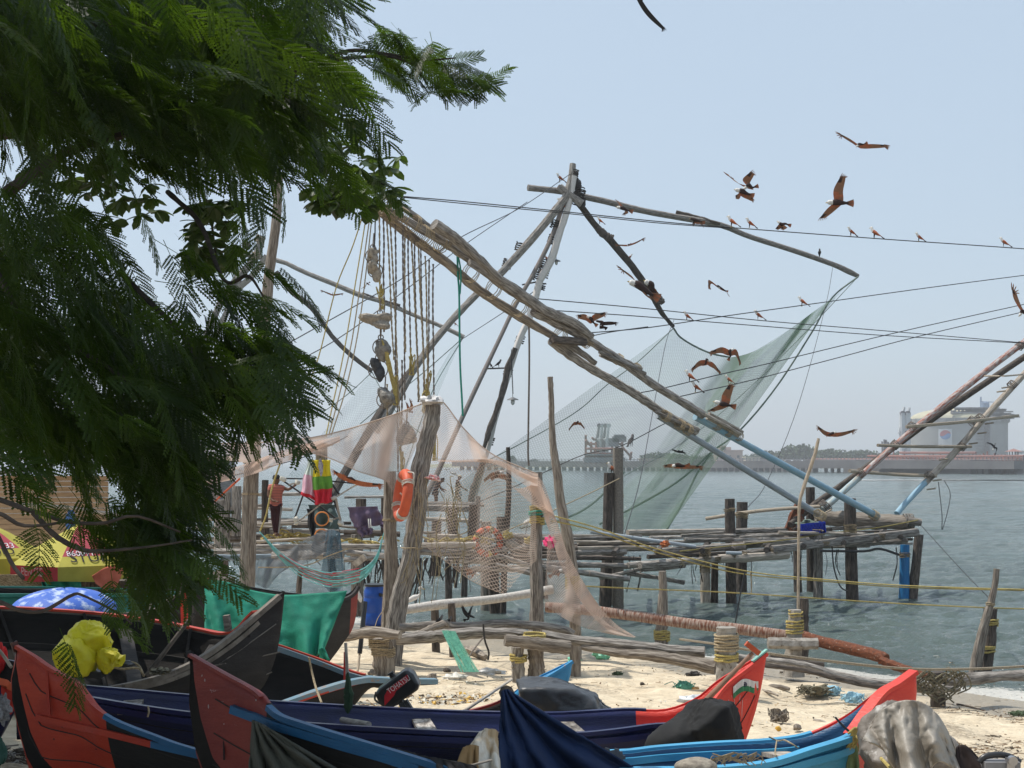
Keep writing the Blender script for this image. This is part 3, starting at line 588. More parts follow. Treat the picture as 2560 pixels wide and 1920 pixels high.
m=MB(); tube(m,[P(1380,848,dA(1380)-.2),P(1462,856,dA(1462)-.2)],rr(9,33),8,0.1,4); m.build('cross_beam',woodd,rig)
# lashings
for (x,y,r,t) in ((1000,540,22,5),(1060,590,24,6),(1035,560,22,3),(1105,610,22,4),(1180,680,26,3),(1235,720,28,3),(1300,765,26,3),(1400,840,20,4),(1465,852,16,5),(1545,898,13,3),(1590,922,13,3),(1700,1062,12,4),(1665,1040,12,4),(1720,1074,12,4),(1790,1062,12,4),(1820,1078,12,4),(1845,1090,12,3),(2185,1288,11,6),(2050,1288,11,7),(960,515,24,5),(980,528,23,4)):
    m=MB()
    wrap(m,P(x,y,dA(x)),P(1477,858,dA(1477))-P(938,508,dA(938)) ,rr(r,dA(x)),t,0.010,0.045)
    m.build('lashing',rope,rig)
# tip cluster: rusted pulley blocks and yellow rag
for k,(x,y) in enumerate(((935,518),(925,530),(948,508),(918,522))):
    m=MB(); blob(m,P(x,y,28+0.1*k),(0.09,0.09,0.08),k,0.5)
    m.build('rope_bundle',roped,rig)
m=MB(); blob(m,P(912,543,28),(0.05,0.05,0.12),3,0.2); m.build('pulley_block',woodd,rig)
m=MB(); blob(m,P(922,532,28),(0.06,0.05,0.06),3,0.2); m.build('pulley_block',woodd,rig)
m=MB(); blob(m,P(915,512,27.8),(0.035,0.03,0.05),4,0.4); blob(m,P(930,480,27.8),(0.07,0.05,0.05),5,0.4); m.build('rag',pm('rag_yellow',(0.65,0.45,0.08),None,9,0.9),rig)
# sea-side frame rising out of the picture to the right
dB=lambda px:40+ (px-2040)*0.012
def leg(name,pts,r,mat_,wob=0.05,dz=0,seg=12,par=rig):
    m=MB(); tube(m,[P(x,y,dB(x)+dz) for x,y in pts],[rr(r,dB(x)) for x,y in pts],seg,wob,12); return m.build(name,mat_,par)
leg('frame_leg',[(2056,1275),(2149,1193)],8,pm('pipe_pale_blue',(0.35,0.50,0.56),(0.36,0.30,0.22),2,0.55,0.002,(10,1.2,1),True),0,dz=-.1)
leg('frame_leg',[(2145,1196),(2238,1113),(2331,1035),(2458,933),(2557,858),(2730,728)],8,rustp,0.03,dz=-.1)
leg('frame_leg',[(1975,1312),(2040,1258),(2151,1180),(2296,1072),(2412,992),(2560,893),(2740,775)],[8][0],woodd,0.08,dz=0.6)
leg('frame_leg',[(2242,1284),(2264,1258),(2316,1203)],7.5,pvcb,0,dz=-.1)
leg('frame_leg',[(2312,1208),(2395,1122),(2458,1047),(2560,936),(2680,810)],8,woodw,0.06,dz=-.1)
for a,b,r in (((2265,1067),(2545,1039),4.5),((2194,1113),(2427,1116),4.2),((2124,1177),(2341,1190),4.2),((2461,940),(2556,936),2.2)):
    m=MB(); tube(m,[P(a[0],a[1],dB(a[0])-.35),P((a[0]+b[0])/2,(a[1]+b[1])/2+2,dB(2300)-.35),P(b[0],b[1],dB(b[0])-.35)],rr(r,40),8,0.12,8); m.build('rung',bamboo,rig)
for x,y in ((2280,1066),(2238,1112),(2150,1183),(2430,1052),(2405,1116),(2322,1190),(2450,1045),(2550,865),(2530,962),(2060,1262),(1505+560,1268)):
    m=MB(); wrap(m,P(x,y,dB(x)-.2),(1,0.2,0.9),rr(11,40),4,0.014,0.05)
    m.build('rope_lashing',ropegr,rig)
for x,y in ((2470,1058),(2452,1082),(2430,1108),(2355,1148),(2512,968),(2500,978),(2340,1200),(2325,1222)):
    m=MB(); tube(m,[P(x-8,y+2,dB(x)-.2),P(x+14,y-1,dB(x)-.2)],0.025,6,0.1)
    m.build('peg',bamboo,rig)
m=MB()
tube(m,[P(2040,1292,40.6),P(2120,1300,40.6),P(2200,1304,40.5),P(2285,1308,40.4)],[rr(17,40),rr(21,40),rr(20,40),rr(18,40)],14,0.10,16); m.build('pivot_log',woodb,rig)
m=MB(); tube(m,[P(2270,1302,40.1),P(2302,1306,40.1)],rr(10,40),10,0.05,3); wrap(m,P(2268,1303,40.3),(1,0,0),rr(17,40),4,0.02,0.07); m.build('end_log',wood,rig)
m=MB(); blob(m,P(1992,1310,40.2),(0.28,0.25,0.42),9,0.35); bar(m,P(2000,1265,40.2),P(1975,1325,40.2),0.25,0.3); m.build('rust_bracket',rust,rig)
# tangled rope hanging from the right leg
for k in range(7):
    m=MB()
    x=2322+k*4; tube(m,[P(x,1205,40),P(x-3+k*2,1250+k*6,39.8),P(x+10,1270+k*9,39.8),P(x+12+k*3,1240,39.8),P(x+14,1200,40)],0.012,4,0.1)
tb=m.build('tangled_rope',cable,org=P(2330,1200,40)); tag(tb,'tangle of thin black rope hanging from the rusty right pole of the frame','rope')
# ---------------------------------------------------------------- platform
plat=E('fishing_platform','long rickety fishing platform of lashed grey poles standing on piles in the water','platform',P(1700,1400,35))
def dF(px): return 31+(max(px,1100)-1100)*(8/1190.)    # front edge depth
def plog(a,b,r,mat_=wood,dz=0,wob=0.13,mid=None,seg=8):
    pts=[a]+([mid] if mid else [((a[0]+b[0])/2,(a[1]+b[1])/2+random.uniform(-1.5,1.5))])+[b]
    m=MB(); tube(m,[P(x,y,dF(x)+dz) for x,y in pts],[rr(r*random.uniform(.9,1.1),dF(a[0])+dz) for _ in range(3)],seg,wob,8); return m.build('log',mat_,plat)
for a,b,r,mt,dz in (((1569,1332),(1813,1328),8,woodw,5),((1800,1329),(1967,1325),8,wood,5),((1747,1343),(1929,1338),6,wood,4),((1929,1375),(2291,1331),11,wood,0),((2110,1362),(2265,1352),8,wood,0.6),
  ((1640,1381),(1860,1366),9,wood,1),((1600,1414),(1802,1396),10,wood,0),((1795,1397),(1970,1387),10,woodw,0),((1857,1381),(1944,1375),6,wood,.6),((1897,1352),(2034,1338),5,woodd,3),((1897,1361),(2016,1354),6,woodw,2.5),
  ((1640,1355),(1813,1352),3.5,wood,3),((1600,1425),(1712,1414),5,wood,1.2),((1569,1433),(1709,1456),6,wood,1.4),((1100,1361),(1180,1362),6,woodw,1),((1100,1378),(1240,1386),7,wood,0),((1225,1384),(1330,1418),7,wood,0),((1326,1412),(1418,1424),6,wood,0),
  ((1274,1341),(1534,1343),6,woodw,4),((1285,1381),(1565,1380),7,wood,1.6),((1357,1411),(1575,1416),7,wood,0.4),((1570,1413),(1745,1400),8,wood,0.3),((1355,1421),(1476,1434),7,wood,0),((1470,1433),(1570,1447),7.5,wood,0),
  ((1100,1343),(1180,1352),6,wood,3),((1860,1367),(2000,1352),6,woodw,1.6),((1980,1347),(2130,1338),5,wood,3),((1900,1345),(2060,1332),6,wood,3.6),((1440,1352),(1640,1350),4,wood,3),((1430,1362),(1700,1360),4,woodd,2.4),((1440,1371),(1640,1369),5,woodw,2),
  ((1620,1392),(1860,1381),6,woodd,.8),((1370,1395),(1600,1397),6,woodd,1.2),((1290,1351),(1470,1352),5,wood,3.2),((1285,1366),(1430,1370),6,wood,2.4),((1230,1398),(1380,1410),7,woodd,1),((2100,1352),(2270,1336),6,woodd,2.5),((1700,1372),(1900,1362),5,wood,1.5),((1500,1445),(1610,1420),5,wood,.9)):
    plog(a,b,r,mt,dz)
m=MB(); tube(m,[P(1476,1329,36),P(1740,1367,36)],rr(5,36),10); m.build('pipe',pvcg,plat)
m=MB(); tube(m,[P(1815,1382,35.5),P(1854,1383,35.5)],rr(4.5,36),10); m.build('pipe',pvcg,plat)
m=MB(); tube(m,[P(1764,1297,40),P(1900,1277,40),P(2050,1266,40)],rr(4.5,40),8,0.06,8); m.build('rail_pole',bamboo,plat)
m=MB(); tube(m,[P(2050,1377,39),P(2160,1378,39),P(2200,1372,39),P(2262,1392,39)],0.035,6); m.build('black_hose',black,plat)
# cross bearers under the deck
for x in (1220,1330,1440,1545,1655,1765,1840,1925,2020,2120,2200,2262):
    y=1392-(x-1220)*0.035 if x<1900 else 1372-(x-1900)*0.09
    m=MB(); tube(m,[P(x-10,y+4,dF(x)-.3),P(x+12,y-24,dF(x)+6)],rr(7,36),7,0.12,5); m.build('bearer',woodd,plat)
# piles: px top base r depth-of-waterline
def pile(x0,yt,x1,yb,r,mat_,par=plat,dz=None,name='pile',wob=0.06):
    d=CH*F/(yb-HY); m=MB(); a=P(x0,yt,d); b=P(x1,yb,d); b2=b+(b-a).normalized()*1.5
    tube(m,[a,(a+b)/2,b,b2],[rr(r*.95,d),rr(r,d),rr(r*1.05,d),rr(r,d)],12,wob,9); return m.build(name,mat_,par)
for (x0,yt,x1,yb,r,mt) in ((2298,1336,2281,1497,12,woodd),(2262,1362,2260,1497,12,pvcbd),(2125,1246,2131,1497,15,woodd),(2026,1218,2030,1482,12,woodd),(2046,1320,2045,1495,11.5,wood),(1992,1372,1995,1478,10,woodd),
   (1824,1247,1828,1506,13,woodd),(1855,1255,1852,1476,14,woodd),(1763,1392,1764,1505,12,woodw),(1787,1400,1786,1504,9,woodd),(1655,1412,1660,1532,10,wood),(1522,1182,1514,1525,13,woodd),(1531,1400,1531,1512,8,woodb),
   (1213,1398,1216,1523,13,wood),(1232,1395,1238,1530,14,woodd),(1512,1420,1508,1515,11,woodd),(1360,1420,1362,1500,8,woodd),(1120,1400,1122,1510,9,woodd),(1165,1385,1160,1490,8,woodd)):
    pile(x0,yt,x1,yb,r,mt)
pile(1545,1120,1546,1524,13,palm,name='palm_pile')
m=MB()
for (x,y,r,t,mt) in ((1824,1275,13,2,0),(1545,1310,13,2,0),(1545,1385,14,5,0),(1545,1240,13,2,0),(1763,1385,13,8,0),(1763,1420,12,6,0),(2045,1325,12,1,0),(2125,1322,15,6,0),(2262,1388,12,3,0),(1855,1288,14,4,0),(1860,1390,6,5,0),(1935,1378,8,4,0),(2060,1358,12,3,0),(2200,1340,12,4,0),(1790,1397,11,3,0),(1830,1390,9,4,0),(1700,1408,9,3,0)):
    d=dF(x) if x!=1545 else 37.2; wrap(m,P(x,y,d),(0,0,1),rr(r,d),t,0.013,0.04)
    m.build('rope_binding',rope,plat)
for k in range(34):
    m=MB()
    x=random.choice([random.uniform(1560,1840),random.uniform(1840,2270),random.uniform(1100,1340)]); y0=1400-(x-1200)*0.03; L=random.uniform(20,95); d=dF(x)+random.uniform(0,2)
    tube(m,[P(x,y0,d),P(x+random.uniform(-6,6),y0+L*.5,d),P(x+random.uniform(-9,9),y0+L,d)],random.uniform(.008,.016),4,0.3)
    m.build('hanging_rope_end',roped,plat)
# black weed-like rope ends under the left part
m=MB()
for k in range(60):
    x=random.uniform(900,1150); y0=1395; L=random.uniform(30,100)*(1.2 if x<1060 else .7); d=31+random.uniform(0,2)
    tube(m,[P(x,y0,d),P(x+random.uniform(-8,8),y0+L*.5,d),P(x+random.uniform(-16,10),y0+L,d)],random.uniform(.012,.025),4,0.35)
tag(m.build('old_rope_fringe',roped),'fringe of blackened rope ends dangling under the platform behind the egret','rope')
# ---------------------------------------------------------------- landward walkway behind the left net
wk=E('pole_walkway','jumble of pole walkways and rails over the shallows left of the big posts','walkway',P(800,1390,32))
def wlog(a,b,r,mt=wood,d=32,mid=None,wob=0.13):
    pts=[a]+([mid] if mid else [])+[b]; m=MB(); tube(m,[P(x,y,d) for x,y in pts],rr(r,d),8,wob,7); m.build('log',mt,wk)
for a,b,r,mt,d in (((583,1237),(752,1235),4,wood,33),((861,1243),(962,1242),3.5,wood,38),((560,1315),(780,1303),8,wood,35),((560,1303),(700,1298),5,woodw,36),((620,1367),(965,1366),7,wood,31),((540,1380),(815,1378),9,wood,31),((867,1381),(960,1390),8,wood,30.5),
   ((1010,1364),(1190,1361),7,woodw,31),((1010,1378),(1130,1384),7,wood,31),((540,1393),(680,1392),8,pm('log_bluegrey',(0.22,0.28,0.32),(0.12,0.14,0.16),3,0.8,0.01,(20,3,1),True),30.5),((680,1392),(860,1385),11,wood,30.5),((560,1350),(740,1340),6,woodd,33),((600,1325),(960,1330),5,wood,34),
   ((560,1270),(700,1262),5,wood,36),((700,1345),(880,1340),6,wood,33),((860,1330),(1000,1335),7,woodd,33),((1060,1258),(1210,1262),6,wood,58),((1060,1270),(1190,1272),9,wood,57),((1060,1297),(1205,1303),5,woodw,52),((1100,1340),(1180,1356),7,wood,36),((1060,1350),(1170,1352),6,wood,33),
   ((480,1320),(600,1330),7,woodw,34),((470,1345),(600,1352),6,wood,34),((480,1365),(600,1368),7,wood,33),((450,1300),(590,1296),5,woodw,36),((620,1355),(800,1344),3.5,woodw,30),((860,1400),(960,1393),6,wood,30),((1180,1420),(1330,1425),7,wood,31.3),((1240,1412),(1350,1440),6,wood,31)):
    wlog(a,b,r,mt,d)
for (x0,yt,x1,yb,r,mt) in ((592,1215,590,1300,12,wood),(567,1230,566,1340,9,wood),(548,1250,545,1500,12,wood),(663,1200,662,1310,9,woodd),(892,1336,893,1500,15,wood),(960,1245,960,1300,8,woodd),(903,1247,902,1300,13,woodd),(662,1310,663,1330,12,woodd),(565,1340,562,1470,8,woodd),(820,1340,835,1480,10,woodd),(752,1420,747,1480,7,woodd),(1195,1240,1192,1300,7,wood),(1215,1304,1216,1352,13,wood),(1253,1292,1252,1355,11,woodd),(1130,1270,1132,1365,14,woodd),(1185,1262,1180,1340,12,woodd),(1092,1300,1090,1400,12,woodd)):
    d=32 if x0<1000 else 36; m=MB(); tube(m,[P(x0,yt,d),P(x1,yb,d),P(x1,yb+40,d)],rr(r,d),10,0.08,6); m.build('post',mt,wk)
# extra clutter
_r=random.Random(12)
for k in range(30):
    x=_r.uniform(1030,1290); y=_r.uniform(1330,1425); L=_r.uniform(50,170); wlog((x,y),(x+L,y+_r.uniform(-10,10)),_r.uniform(3,7),_r.choice([wood,wood,woodd,woodw]),_r.uniform(31,36))
for k in range(26):
    x=_r.uniform(520,850); y=_r.uniform(1265,1395); L=_r.uniform(60,160); wlog((x,y),(x+L,y+_r.uniform(-8,8)),_r.uniform(2.5,6),_r.choice([wood,wood,woodd,woodw]),_r.uniform(31,36))
for k in range(30):
    x=_r.uniform(1290,2150); y=1345+_r.uniform(-6,48)-(x-1300)*.03; L=_r.uniform(70,230); plog((x,y),(min(2280,x+L),y+_r.uniform(-9,5)),_r.uniform(2.5,5.5),_r.choice([wood,woodd,woodw,wood]),_r.uniform(.6,5))
m=MB(); bar(m,P(895,1395,29.9),P(905,1408,29.9),0.2,0.3); m.build('board',woodw,wk)
for k in range(36):
    m=MB()
    x=random.uniform(560,980); y0=random.uniform(1310,1395); L=random.uniform(15,60); d=31+random.uniform(0,2)
    tube(m,[P(x,y0,d),P(x+random.uniform(-6,6),y0+L*.5,d),P(x+random.uniform(-9,9),y0+L,d)],random.uniform(.006,.014),4,0.3)
    m.build('rope_end',roped,wk)
m=MB()
for k in range(60):
    x=random.choice([random.uniform(640,760),random.uniform(850,960),random.uniform(1040,1190)]); y=1356-(0 if x<1000 else 0)+random.uniform(-10,4) ; d=31.5
    if x<760: y=1350+random.uniform(-22,0)*(1-abs(x-690)/80)
    tube(m,[P(x,y,d),P(x+random.uniform(5,25),y+random.uniform(-10,9),d-.2),P(x+random.uniform(20,50),y+random.uniform(-4,12),d)],0.02,4,0.2)
tag(m.build('yellow_rope_heap',ropey),'loose heaps of yellow rope lying on the walkway poles','rope',kind='stuff')
# ---------------------------------------------------------------- second rig, behind the first
r2=E('fishing_rig','middle net frame: tall pole peak with white painted leg and two raised arms','net rig',P(1180,1262,66))
def seg2(name,pts,r,mt,wob=0.07,d=66,d1=None,par=r2,n=14):
    ps=px2(pts,d,d1); m=MB(); rl=[rr(q,(d+(d1 or d))/2) for q in (r if isinstance(r,(list,tuple)) else [r]*len(pts))]; tube(m,ps,rl,9,wob,n); return m.build(name,mt,par)
seg2('arm',[(1320,469),(1400,478),(1452,490),(1520,505),(1600,525),(1690,542),(1800,562),(1870,590),(1980,625),(2080,660),(2120,678),(2145,690)],[8,8,8,8,8,8,8,7,7,7,8,6],wood,0.06,66,72,n=40)
seg2('arm',[(1395,468),(1440,500),(1490,565),(1530,605),(1580,665),(1620,720),(1650,775),(1665,795),(1684,817)],[8,8,8,9,9,7,7,5,5],woodd,0.1,66,69,n=30)
seg2('arm_splice',[(1492,570),(1515,590),(1533,597)],[8,10,8],woodd,0.2,66.5)
seg2('arm_splice',[(1640,735),(1652,752),(1657,760)],[7,9,6],woodd,0.2,68)
seg2('arm_splice',[(1690,530),(1740,543),(1800,560)],[5,6,4],woodd,0.2,69)
seg2('leg',[(1432,410),(1428,445),(1415,490),(1385,530),(1310,620),(1245,690)],[8,9,10,11,10,10],wood,0.07,66,65,n=26)
seg2('leg',[(1200,727),(1130,800),(1050,900),(990,1000),(940,1080)],[9,9,9,10,10],wood,0.07,65,63,n=24)
seg2('leg',[(1060,885),(990,975),(945,1040),(880,1150),(800,1290)],[7,9,10,10,11],woodd,0.09,64,62,n=24)
seg2('leg',[(1434,416),(1420,470),(1408,510),(1376,600),(1330,690),(1290,760),(1245,855),(1190,970),(1130,1100),(1090,1190),(1060,1250)],[6,6,6,6,5.5,5.5,5.5,6,6,7,7],pm('pole_grey',(0.30,0.26,0.24),(0.18,0.155,0.14),3,0.8,0.006,(22,3,1),True),0.04,66.4,64,n=40)
seg2('leg',[(1436,440),(1420,520),(1400,580),(1378,650),(1350,700)],[7,8,9,10,10],pm('pole_white',(0.68,0.64,0.60),(0.38,0.34,0.30),3,0.8,0.004,(16,4,1),True,lo=0.5,hi=0.75),0.05,65.8,n=20)
seg2('leg',[(1350,700),(1325,790),(1298,850),(1270,940),(1240,1040),(1225,1100),(1190,1230),(1184,1262)],[9,9,8,7,7,7,6,6],MATS['pole_white'],0.05,65.8,n=30)
seg2('leg_splice',[(1288,870),(1270,920),(1262,960),(1240,1030),(1222,1080),(1210,1120)],[7,9,9,8,8,6],woodd,0.22,65.4,n=24)
seg2('leg_splice',[(1212,1140),(1200,1180),(1185,1220),(1176,1262)],[7,9,9,9],pm('pole_redbrown',(0.30,0.20,0.17),(0.14,0.10,0.09),4,0.9,0.01,(10,8,1),True),0.2,65.2,n=20)
seg2('peg',[(1305,712),(1345,704)],2,cable,0,66); seg2('peg',[(1210,922),(1268,920)],2,cable,0,65.5)
for x,y,r in ((1435,432,9),(1434,440,9),(1432,490,14),(1440,500,14),(1450,480,12),(1300,617,10),(1268,660,10),(1388,560,9),(1345,690,10),(1352,715,10),(1300,850,9),(1362,660,10),(1358,675,10),(1360,685,10),(1270,930,9),(1225,1100,9),(1380,600,9)):
    m=MB(); wrap(m,P(x,y,66),(0.3,0,1),rr(r,66),4,0.03,0.1)
    m.build('rope_lashing',roped,r2)
for k in range(8):
    m=MB(); blob(m,P(1436+random.uniform(-6,22),480+random.uniform(-28,30),66),(0.16,0.16,0.22),k,0.5,8,6)
    m.build('rope_knot',roped,r2)
m=MB(); tube(m,[P(1398,468,65.8),P(1430,492,65.8),P(1455,510,65.8)],rr(10,66),10,0.06,6); m.build('stub_log',wood,r2)
# ---------------------------------------------------------------- third rig, far left behind the leaves
r3=E('fishing_rig','farthest net frame, mostly behind the tree leaves on the left','net rig',P(560,1240,92))
for pts,r,mt in (([(590,628),(612,637),(700,652),(760,680),(830,708),(900,737),(960,755),(1040,790),(1110,818),(1160,843)],[5,5,6,6,6,7,6,5,5,6],wood),([(690,680),(730,730),(780,770),(830,840),(880,890),(930,928)],[7,7,7,6,6,6],woodd),
   ([(655,590),(640,640),(600,690),(560,740),(520,830),(480,920)],[9,10,10,9,8,8],wood),([(668,640),(630,690),(585,735),(560,800),(530,860)],[8,8,8,7,7],woodw),([(600,700),(560,790),(500,900),(440,1010)],[5,5,5,5],wood),([(905,735),(950,752),(1000,765)],[5,6,5],woodd)):
    seg2('pole',pts,r,mt,0.08,92,par=r3,n=20)
m=MB(); blob(m,P(615,615,91),(0.3,0.2,0.3),3,.3); m.build('pulley_block',woodd,r3)
for x,y in ((650,600),(640,640),(570,740),(556,745)):
    m=MB(); wrap(m,P(x,y,92),(.3,0,1),rr(10,92),4,0.04,0.12)
    m.build('rope_lashing',rope,r3)
# ================================================================ SHORE POSTS, LOGS, STUMPS
def thingtube(name,label,cat,pts,r,mt,d,d1=None,wob=0.08,n=None,seg=12,group=None,sink=True):
    ps=px2(pts,d,d1) if not isinstance(d,list) else [P(x,y,q) for (x,y),q in zip(pts,d)]
    m=MB(); dd=d if not isinstance(d,list) else d[0]; rl=[rr(q,dd) for q in (r if isinstance(r,(list,tuple)) else [r]*len(pts))]
    tube(m,ps,rl,seg,wob,n or (len(pts)-1)*6); return tag(m.build(name,mt),label,cat,group)
def post(name,label,pts,r,mt,d,cat='post',wob=0.07,d1=None,group=None,wraps=()):
    """standing post; last point is carried into the ground"""
    ps=px2(pts,d,d1); b=ps[-1]; g=min(gz(b.x,b.y),2)-0.5
    if b.z>g: 
        t=(ps[-1]-ps[-2]).normalized(); t=Vector((t.x*0.5,0,-1)); ps.append(b+t*((b.z-g)/1.0))
    rl=[rr(q,d) for q in (list(r)+[r[-1]]*(len(ps)-len(r)))]
    o=E(name,label,cat,ps[-1],group); m=MB(); tube(m,ps,rl,14,wob,(len(ps)-1)*6); m.build('trunk' if cat!='pillar' else 'shaft',mt,o)
    for (x,y,q,tn,th,wm) in wraps:
        w_=MB(); c=P(x,y,d); wrap(w_,c,(0,0,1),rr(q,d),tn,th,th*2.1); 
        w_.build('rope_coil',wm,o)
    return o
post('wooden_pole','tall pale timber pole behind the leaves, bare top against the sky',[(697,440),(690,560),(676,660),(662,800),(646,950),(638,1060),(628,1200),(622,1330),(618,1470)],[11,12,13,15,17,19,20,20,21],woodb,24,wraps=((630,1155,20,2,.012,rope),(627,1235,20,2,.008,rope)))
post('driftwood_post','thick weathered grey trunk post with white plastic cap, holding up the beige net',[(1083,1008),(1078,1060),(1060,1130),(1046,1200),(1040,1300),(1025,1400),(1000,1490),(985,1600)],[17,19,20,23,22,21,22,24],wood,23.5,wob=0.10,wraps=((1030,1370,26,1,.01,rope),))
post('driftwood_post','straight brown squared trunk standing tight against the left of the thick capped post',[(975,1178),(975,1300),(978,1420),(972,1560)],[15,16,17,19],woodb,23.9,wob=0.06,wraps=((975,1300,17,2,.01,rope),))
post('driftwood_post','cracked grey post in the middle with the net end and green-yellow ropes tied round it',[(1343,1180),(1342,1290),(1340,1400),(1342,1500),(1341,1575)],[13,15,15,16,18],wood,25,wob=0.10,wraps=((1343,1274,16,4,.016,ropey),(1343,1300,16,4,.016,ropey),(1342,1283,17,2,.02,ropeg)))
post('crooked_post','tall crooked bare brown pole with knots, highest of the shore posts in the middle',[(1375,942),(1378,1000),(1379,1060),(1383,1120),(1392,1180),(1402,1260),(1418,1340),(1430,1420),(1436,1500),(1438,1600)],[7,7,8,9,11,12,14,14,14,15],woodb,26,wob=0.10,wraps=((1431,1455,15,7,.018,ropey),(1433,1530,16,4,.016,rope)))
post('bamboo_pole','thin bamboo pole leaning up behind the blue crate, roped to the concrete pillar',[(2047,1096),(2036,1140),(2022,1180),(2009,1220),(1999,1260),(1997,1340),(1996,1440),(1995,1560)],[4,4.5,4.5,4.5,4,3.5,3.5,3.5],bamboo,25,wob=0.14)
post('thin_post','slim dark stake with pointed top standing far out behind the beige net',[(1270,1118),(1272,1180),(1271,1260),(1264,1345),(1262,1380)],[5,6,7,8,8],woodd,36)
post('shallow_post','short brown worm-eaten post in the shallows with rope round its foot',[(1656,1428),(1658,1480),(1655,1560),(1654,1600)],[9,11,15,16],woodb,28.5,wob=0.14,wraps=((1655,1588,17,5,.02,ropey),))
post('concrete_post_stump','thick short grey beach post wound with many turns of tan rope',[(1815,1568),(1816,1620),(1815,1700)],[25,25,26],conc,20.5,cat='post',wob=0.04,wraps=((1816,1606,26,6,.020,rope),(1816,1642,26,3,.018,ropey)))
post('mooring_post','dark upright pile at the right edge, roped to the slanting pole',[(2476,1521),(2473,1600),(2462,1682)],[16,16,17],woodd,26,wraps=((2474,1556,18,3,.018,ropey),(2466,1622,18,3,.022,ropey)))
post('slanting_pole','thin pale pole slanting up beside the dark mooring pile at the right edge',[(2492,1422),(2484,1480),(2462,1560),(2448,1620),(2438,1684)],[7,8,11,13,15],woodb,25.6,wraps=((2476,1510,9,2,.012,rope),))
post('broken_post','dark broken post top standing right behind the concrete cross pillar',[(2010,1496),(2010,1560),(2008,1640)],[12,12,13],woodd,26.5,wob=0.12)
# stumps carrying the log barrier
post('barrier_stump','leftmost gnarled stump of the log barrier, wound with tan rope, below the blue drum',[(955,1594),(960,1640),(962,1690)],[22,25,27],woodb,22,wob=0.14,wraps=((950,1606,26,5,.014,rope),(958,1628,28,5,.012,rope)))
post('barrier_stump','left half of the twin stump wrapped in mossy rope, under the middle logs',[(1296,1618),(1294,1655),(1296,1690)],[15,17,17],wood,21.5,wob=0.14,wraps=((1296,1645,18,3,.018,ropey),))
post('barrier_stump','right half of the twin stump wrapped in mossy rope, under the middle logs',[(1338,1622),(1342,1655),(1342,1690)],[20,20,21],woodb,21.6,wob=0.14,wraps=((1336,1600,24,5,.020,ropey),))
post('barrier_stump','plain brown peg stump holding the middle log, left of the green bag',[(1437,1600),(1438,1645)],[14,14],woodb,23,wob=0.06)
post('barrier_stump','round cut stump end tied into the log barrier at the far right',[(2343,1680),(2345,1705),(2345,1725)],[17,18,18],woodd,21.3,wob=0.08,wraps=((2344,1700,19,4,.018,roped),))
def shorelog(label,pts,r,mt,d,d1=None,wob=0.12,name='barrier_log',cat='log',n=None):
    return thingtube(name,label,cat,pts,r,mt,d,d1,wob,n,12)
shorelog('short knotty log end resting left of the roped stump under the drum',[(862,1592),(930,1580),(1000,1588)],[13,14,11],woodb,22,21.6)
shorelog('long cracked grey log of the barrier from the drum stump to the twin stump',[(990,1600),(1060,1594),(1110,1590),(1190,1583),(1285,1586),(1330,1592)],[14,15,16,15,15,14],wood,21.8,21.9,0.13)
shorelog('rear grey log lying behind the barrier where the crows sit',[(1000,1570),(1080,1563),(1160,1566),(1280,1560),(1400,1572),(1435,1585)],[10,11,11,11,10,8],wood,23.2,23)
shorelog('splintered short branch lying on the logs under the crows',[(1030,1592),(1075,1572),(1112,1560),(1122,1566)],[6,8,10,4],woodb,22.4,22.5,0.25)
shorelog('thick cracked log end roped on top of the twin stump',[(1262,1600),(1310,1606),(1360,1612),(1424,1620)],[16,17,18,18],woodb,21.3,21.5,0.12)
shorelog('long dark beam from the twin stump to the rope-wound post, upper one',[(1355,1585),(1420,1598),(1500,1607),(1600,1616),(1680,1626),(1762,1630)],[11,12,14,13,14,14],wood,21.9,21.3,0.10)
shorelog('lower mossy beam slung under the long dark beam, left of the rope-wound post',[(1455,1618),(1545,1632),(1620,1637),(1700,1650),(1790,1668)],[7,11,13,14,17],woodb,21.7,20.9,0.10)
shorelog('thin split log running from the rope-wound post down to the right, upper of the pair',[(1830,1640),(1920,1650),(2010,1662),(2100,1688),(2200,1706),(2300,1706)],[8,8,8,9,9,10],wood,21.0,21.4,0.10)
shorelog('thin dark log just below its pair right of the rope-wound post',[(1835,1652),(1920,1664),(2010,1676),(2100,1698),(2190,1716),(2310,1722)],[6,6,6,7,7,8],woodd,20.9,21.2,0.12)
shorelog('weathered log end at the right tied up with knotted rope',[(2280,1720),(2340,1722),(2400,1724)],[12,12,5],wood,21,21.2,0.15)
shorelog('thick log running out of the picture at the right edge in the surf',[(2358,1700),(2430,1698),(2500,1690),(2570,1688),(2700,1680)],[17,15,12,15,15],wood,21.6,22,0.12)
shorelog('small squared sleeper behind the concrete cross pillar',[(1925,1640),(1990,1655),(2060,1662)],[8,9,6],woodd,23,23,0.1)
m=MB()
for k in range(26):
    x=2290+random.uniform(0,95); y=1690+random.uniform(-5,38); c=P(x,y,21.0); a=random.uniform(0,6); tube(m,[c,c+Vector((math.cos(a)*.22,-.1,.12)),c+Vector((math.cos(a+1)*.3,-.05,-.1)),c+Vector((math.cos(a+2)*.25,-.1,-.2))],0.013,5,0.1)
tag(m.build('knotted_rope',pm('rope_olive',(0.20,0.18,0.12),(0.09,0.08,0.06),30,.9)),'knotted olive rope binding the log ends at the right, trailing onto the sand','rope')
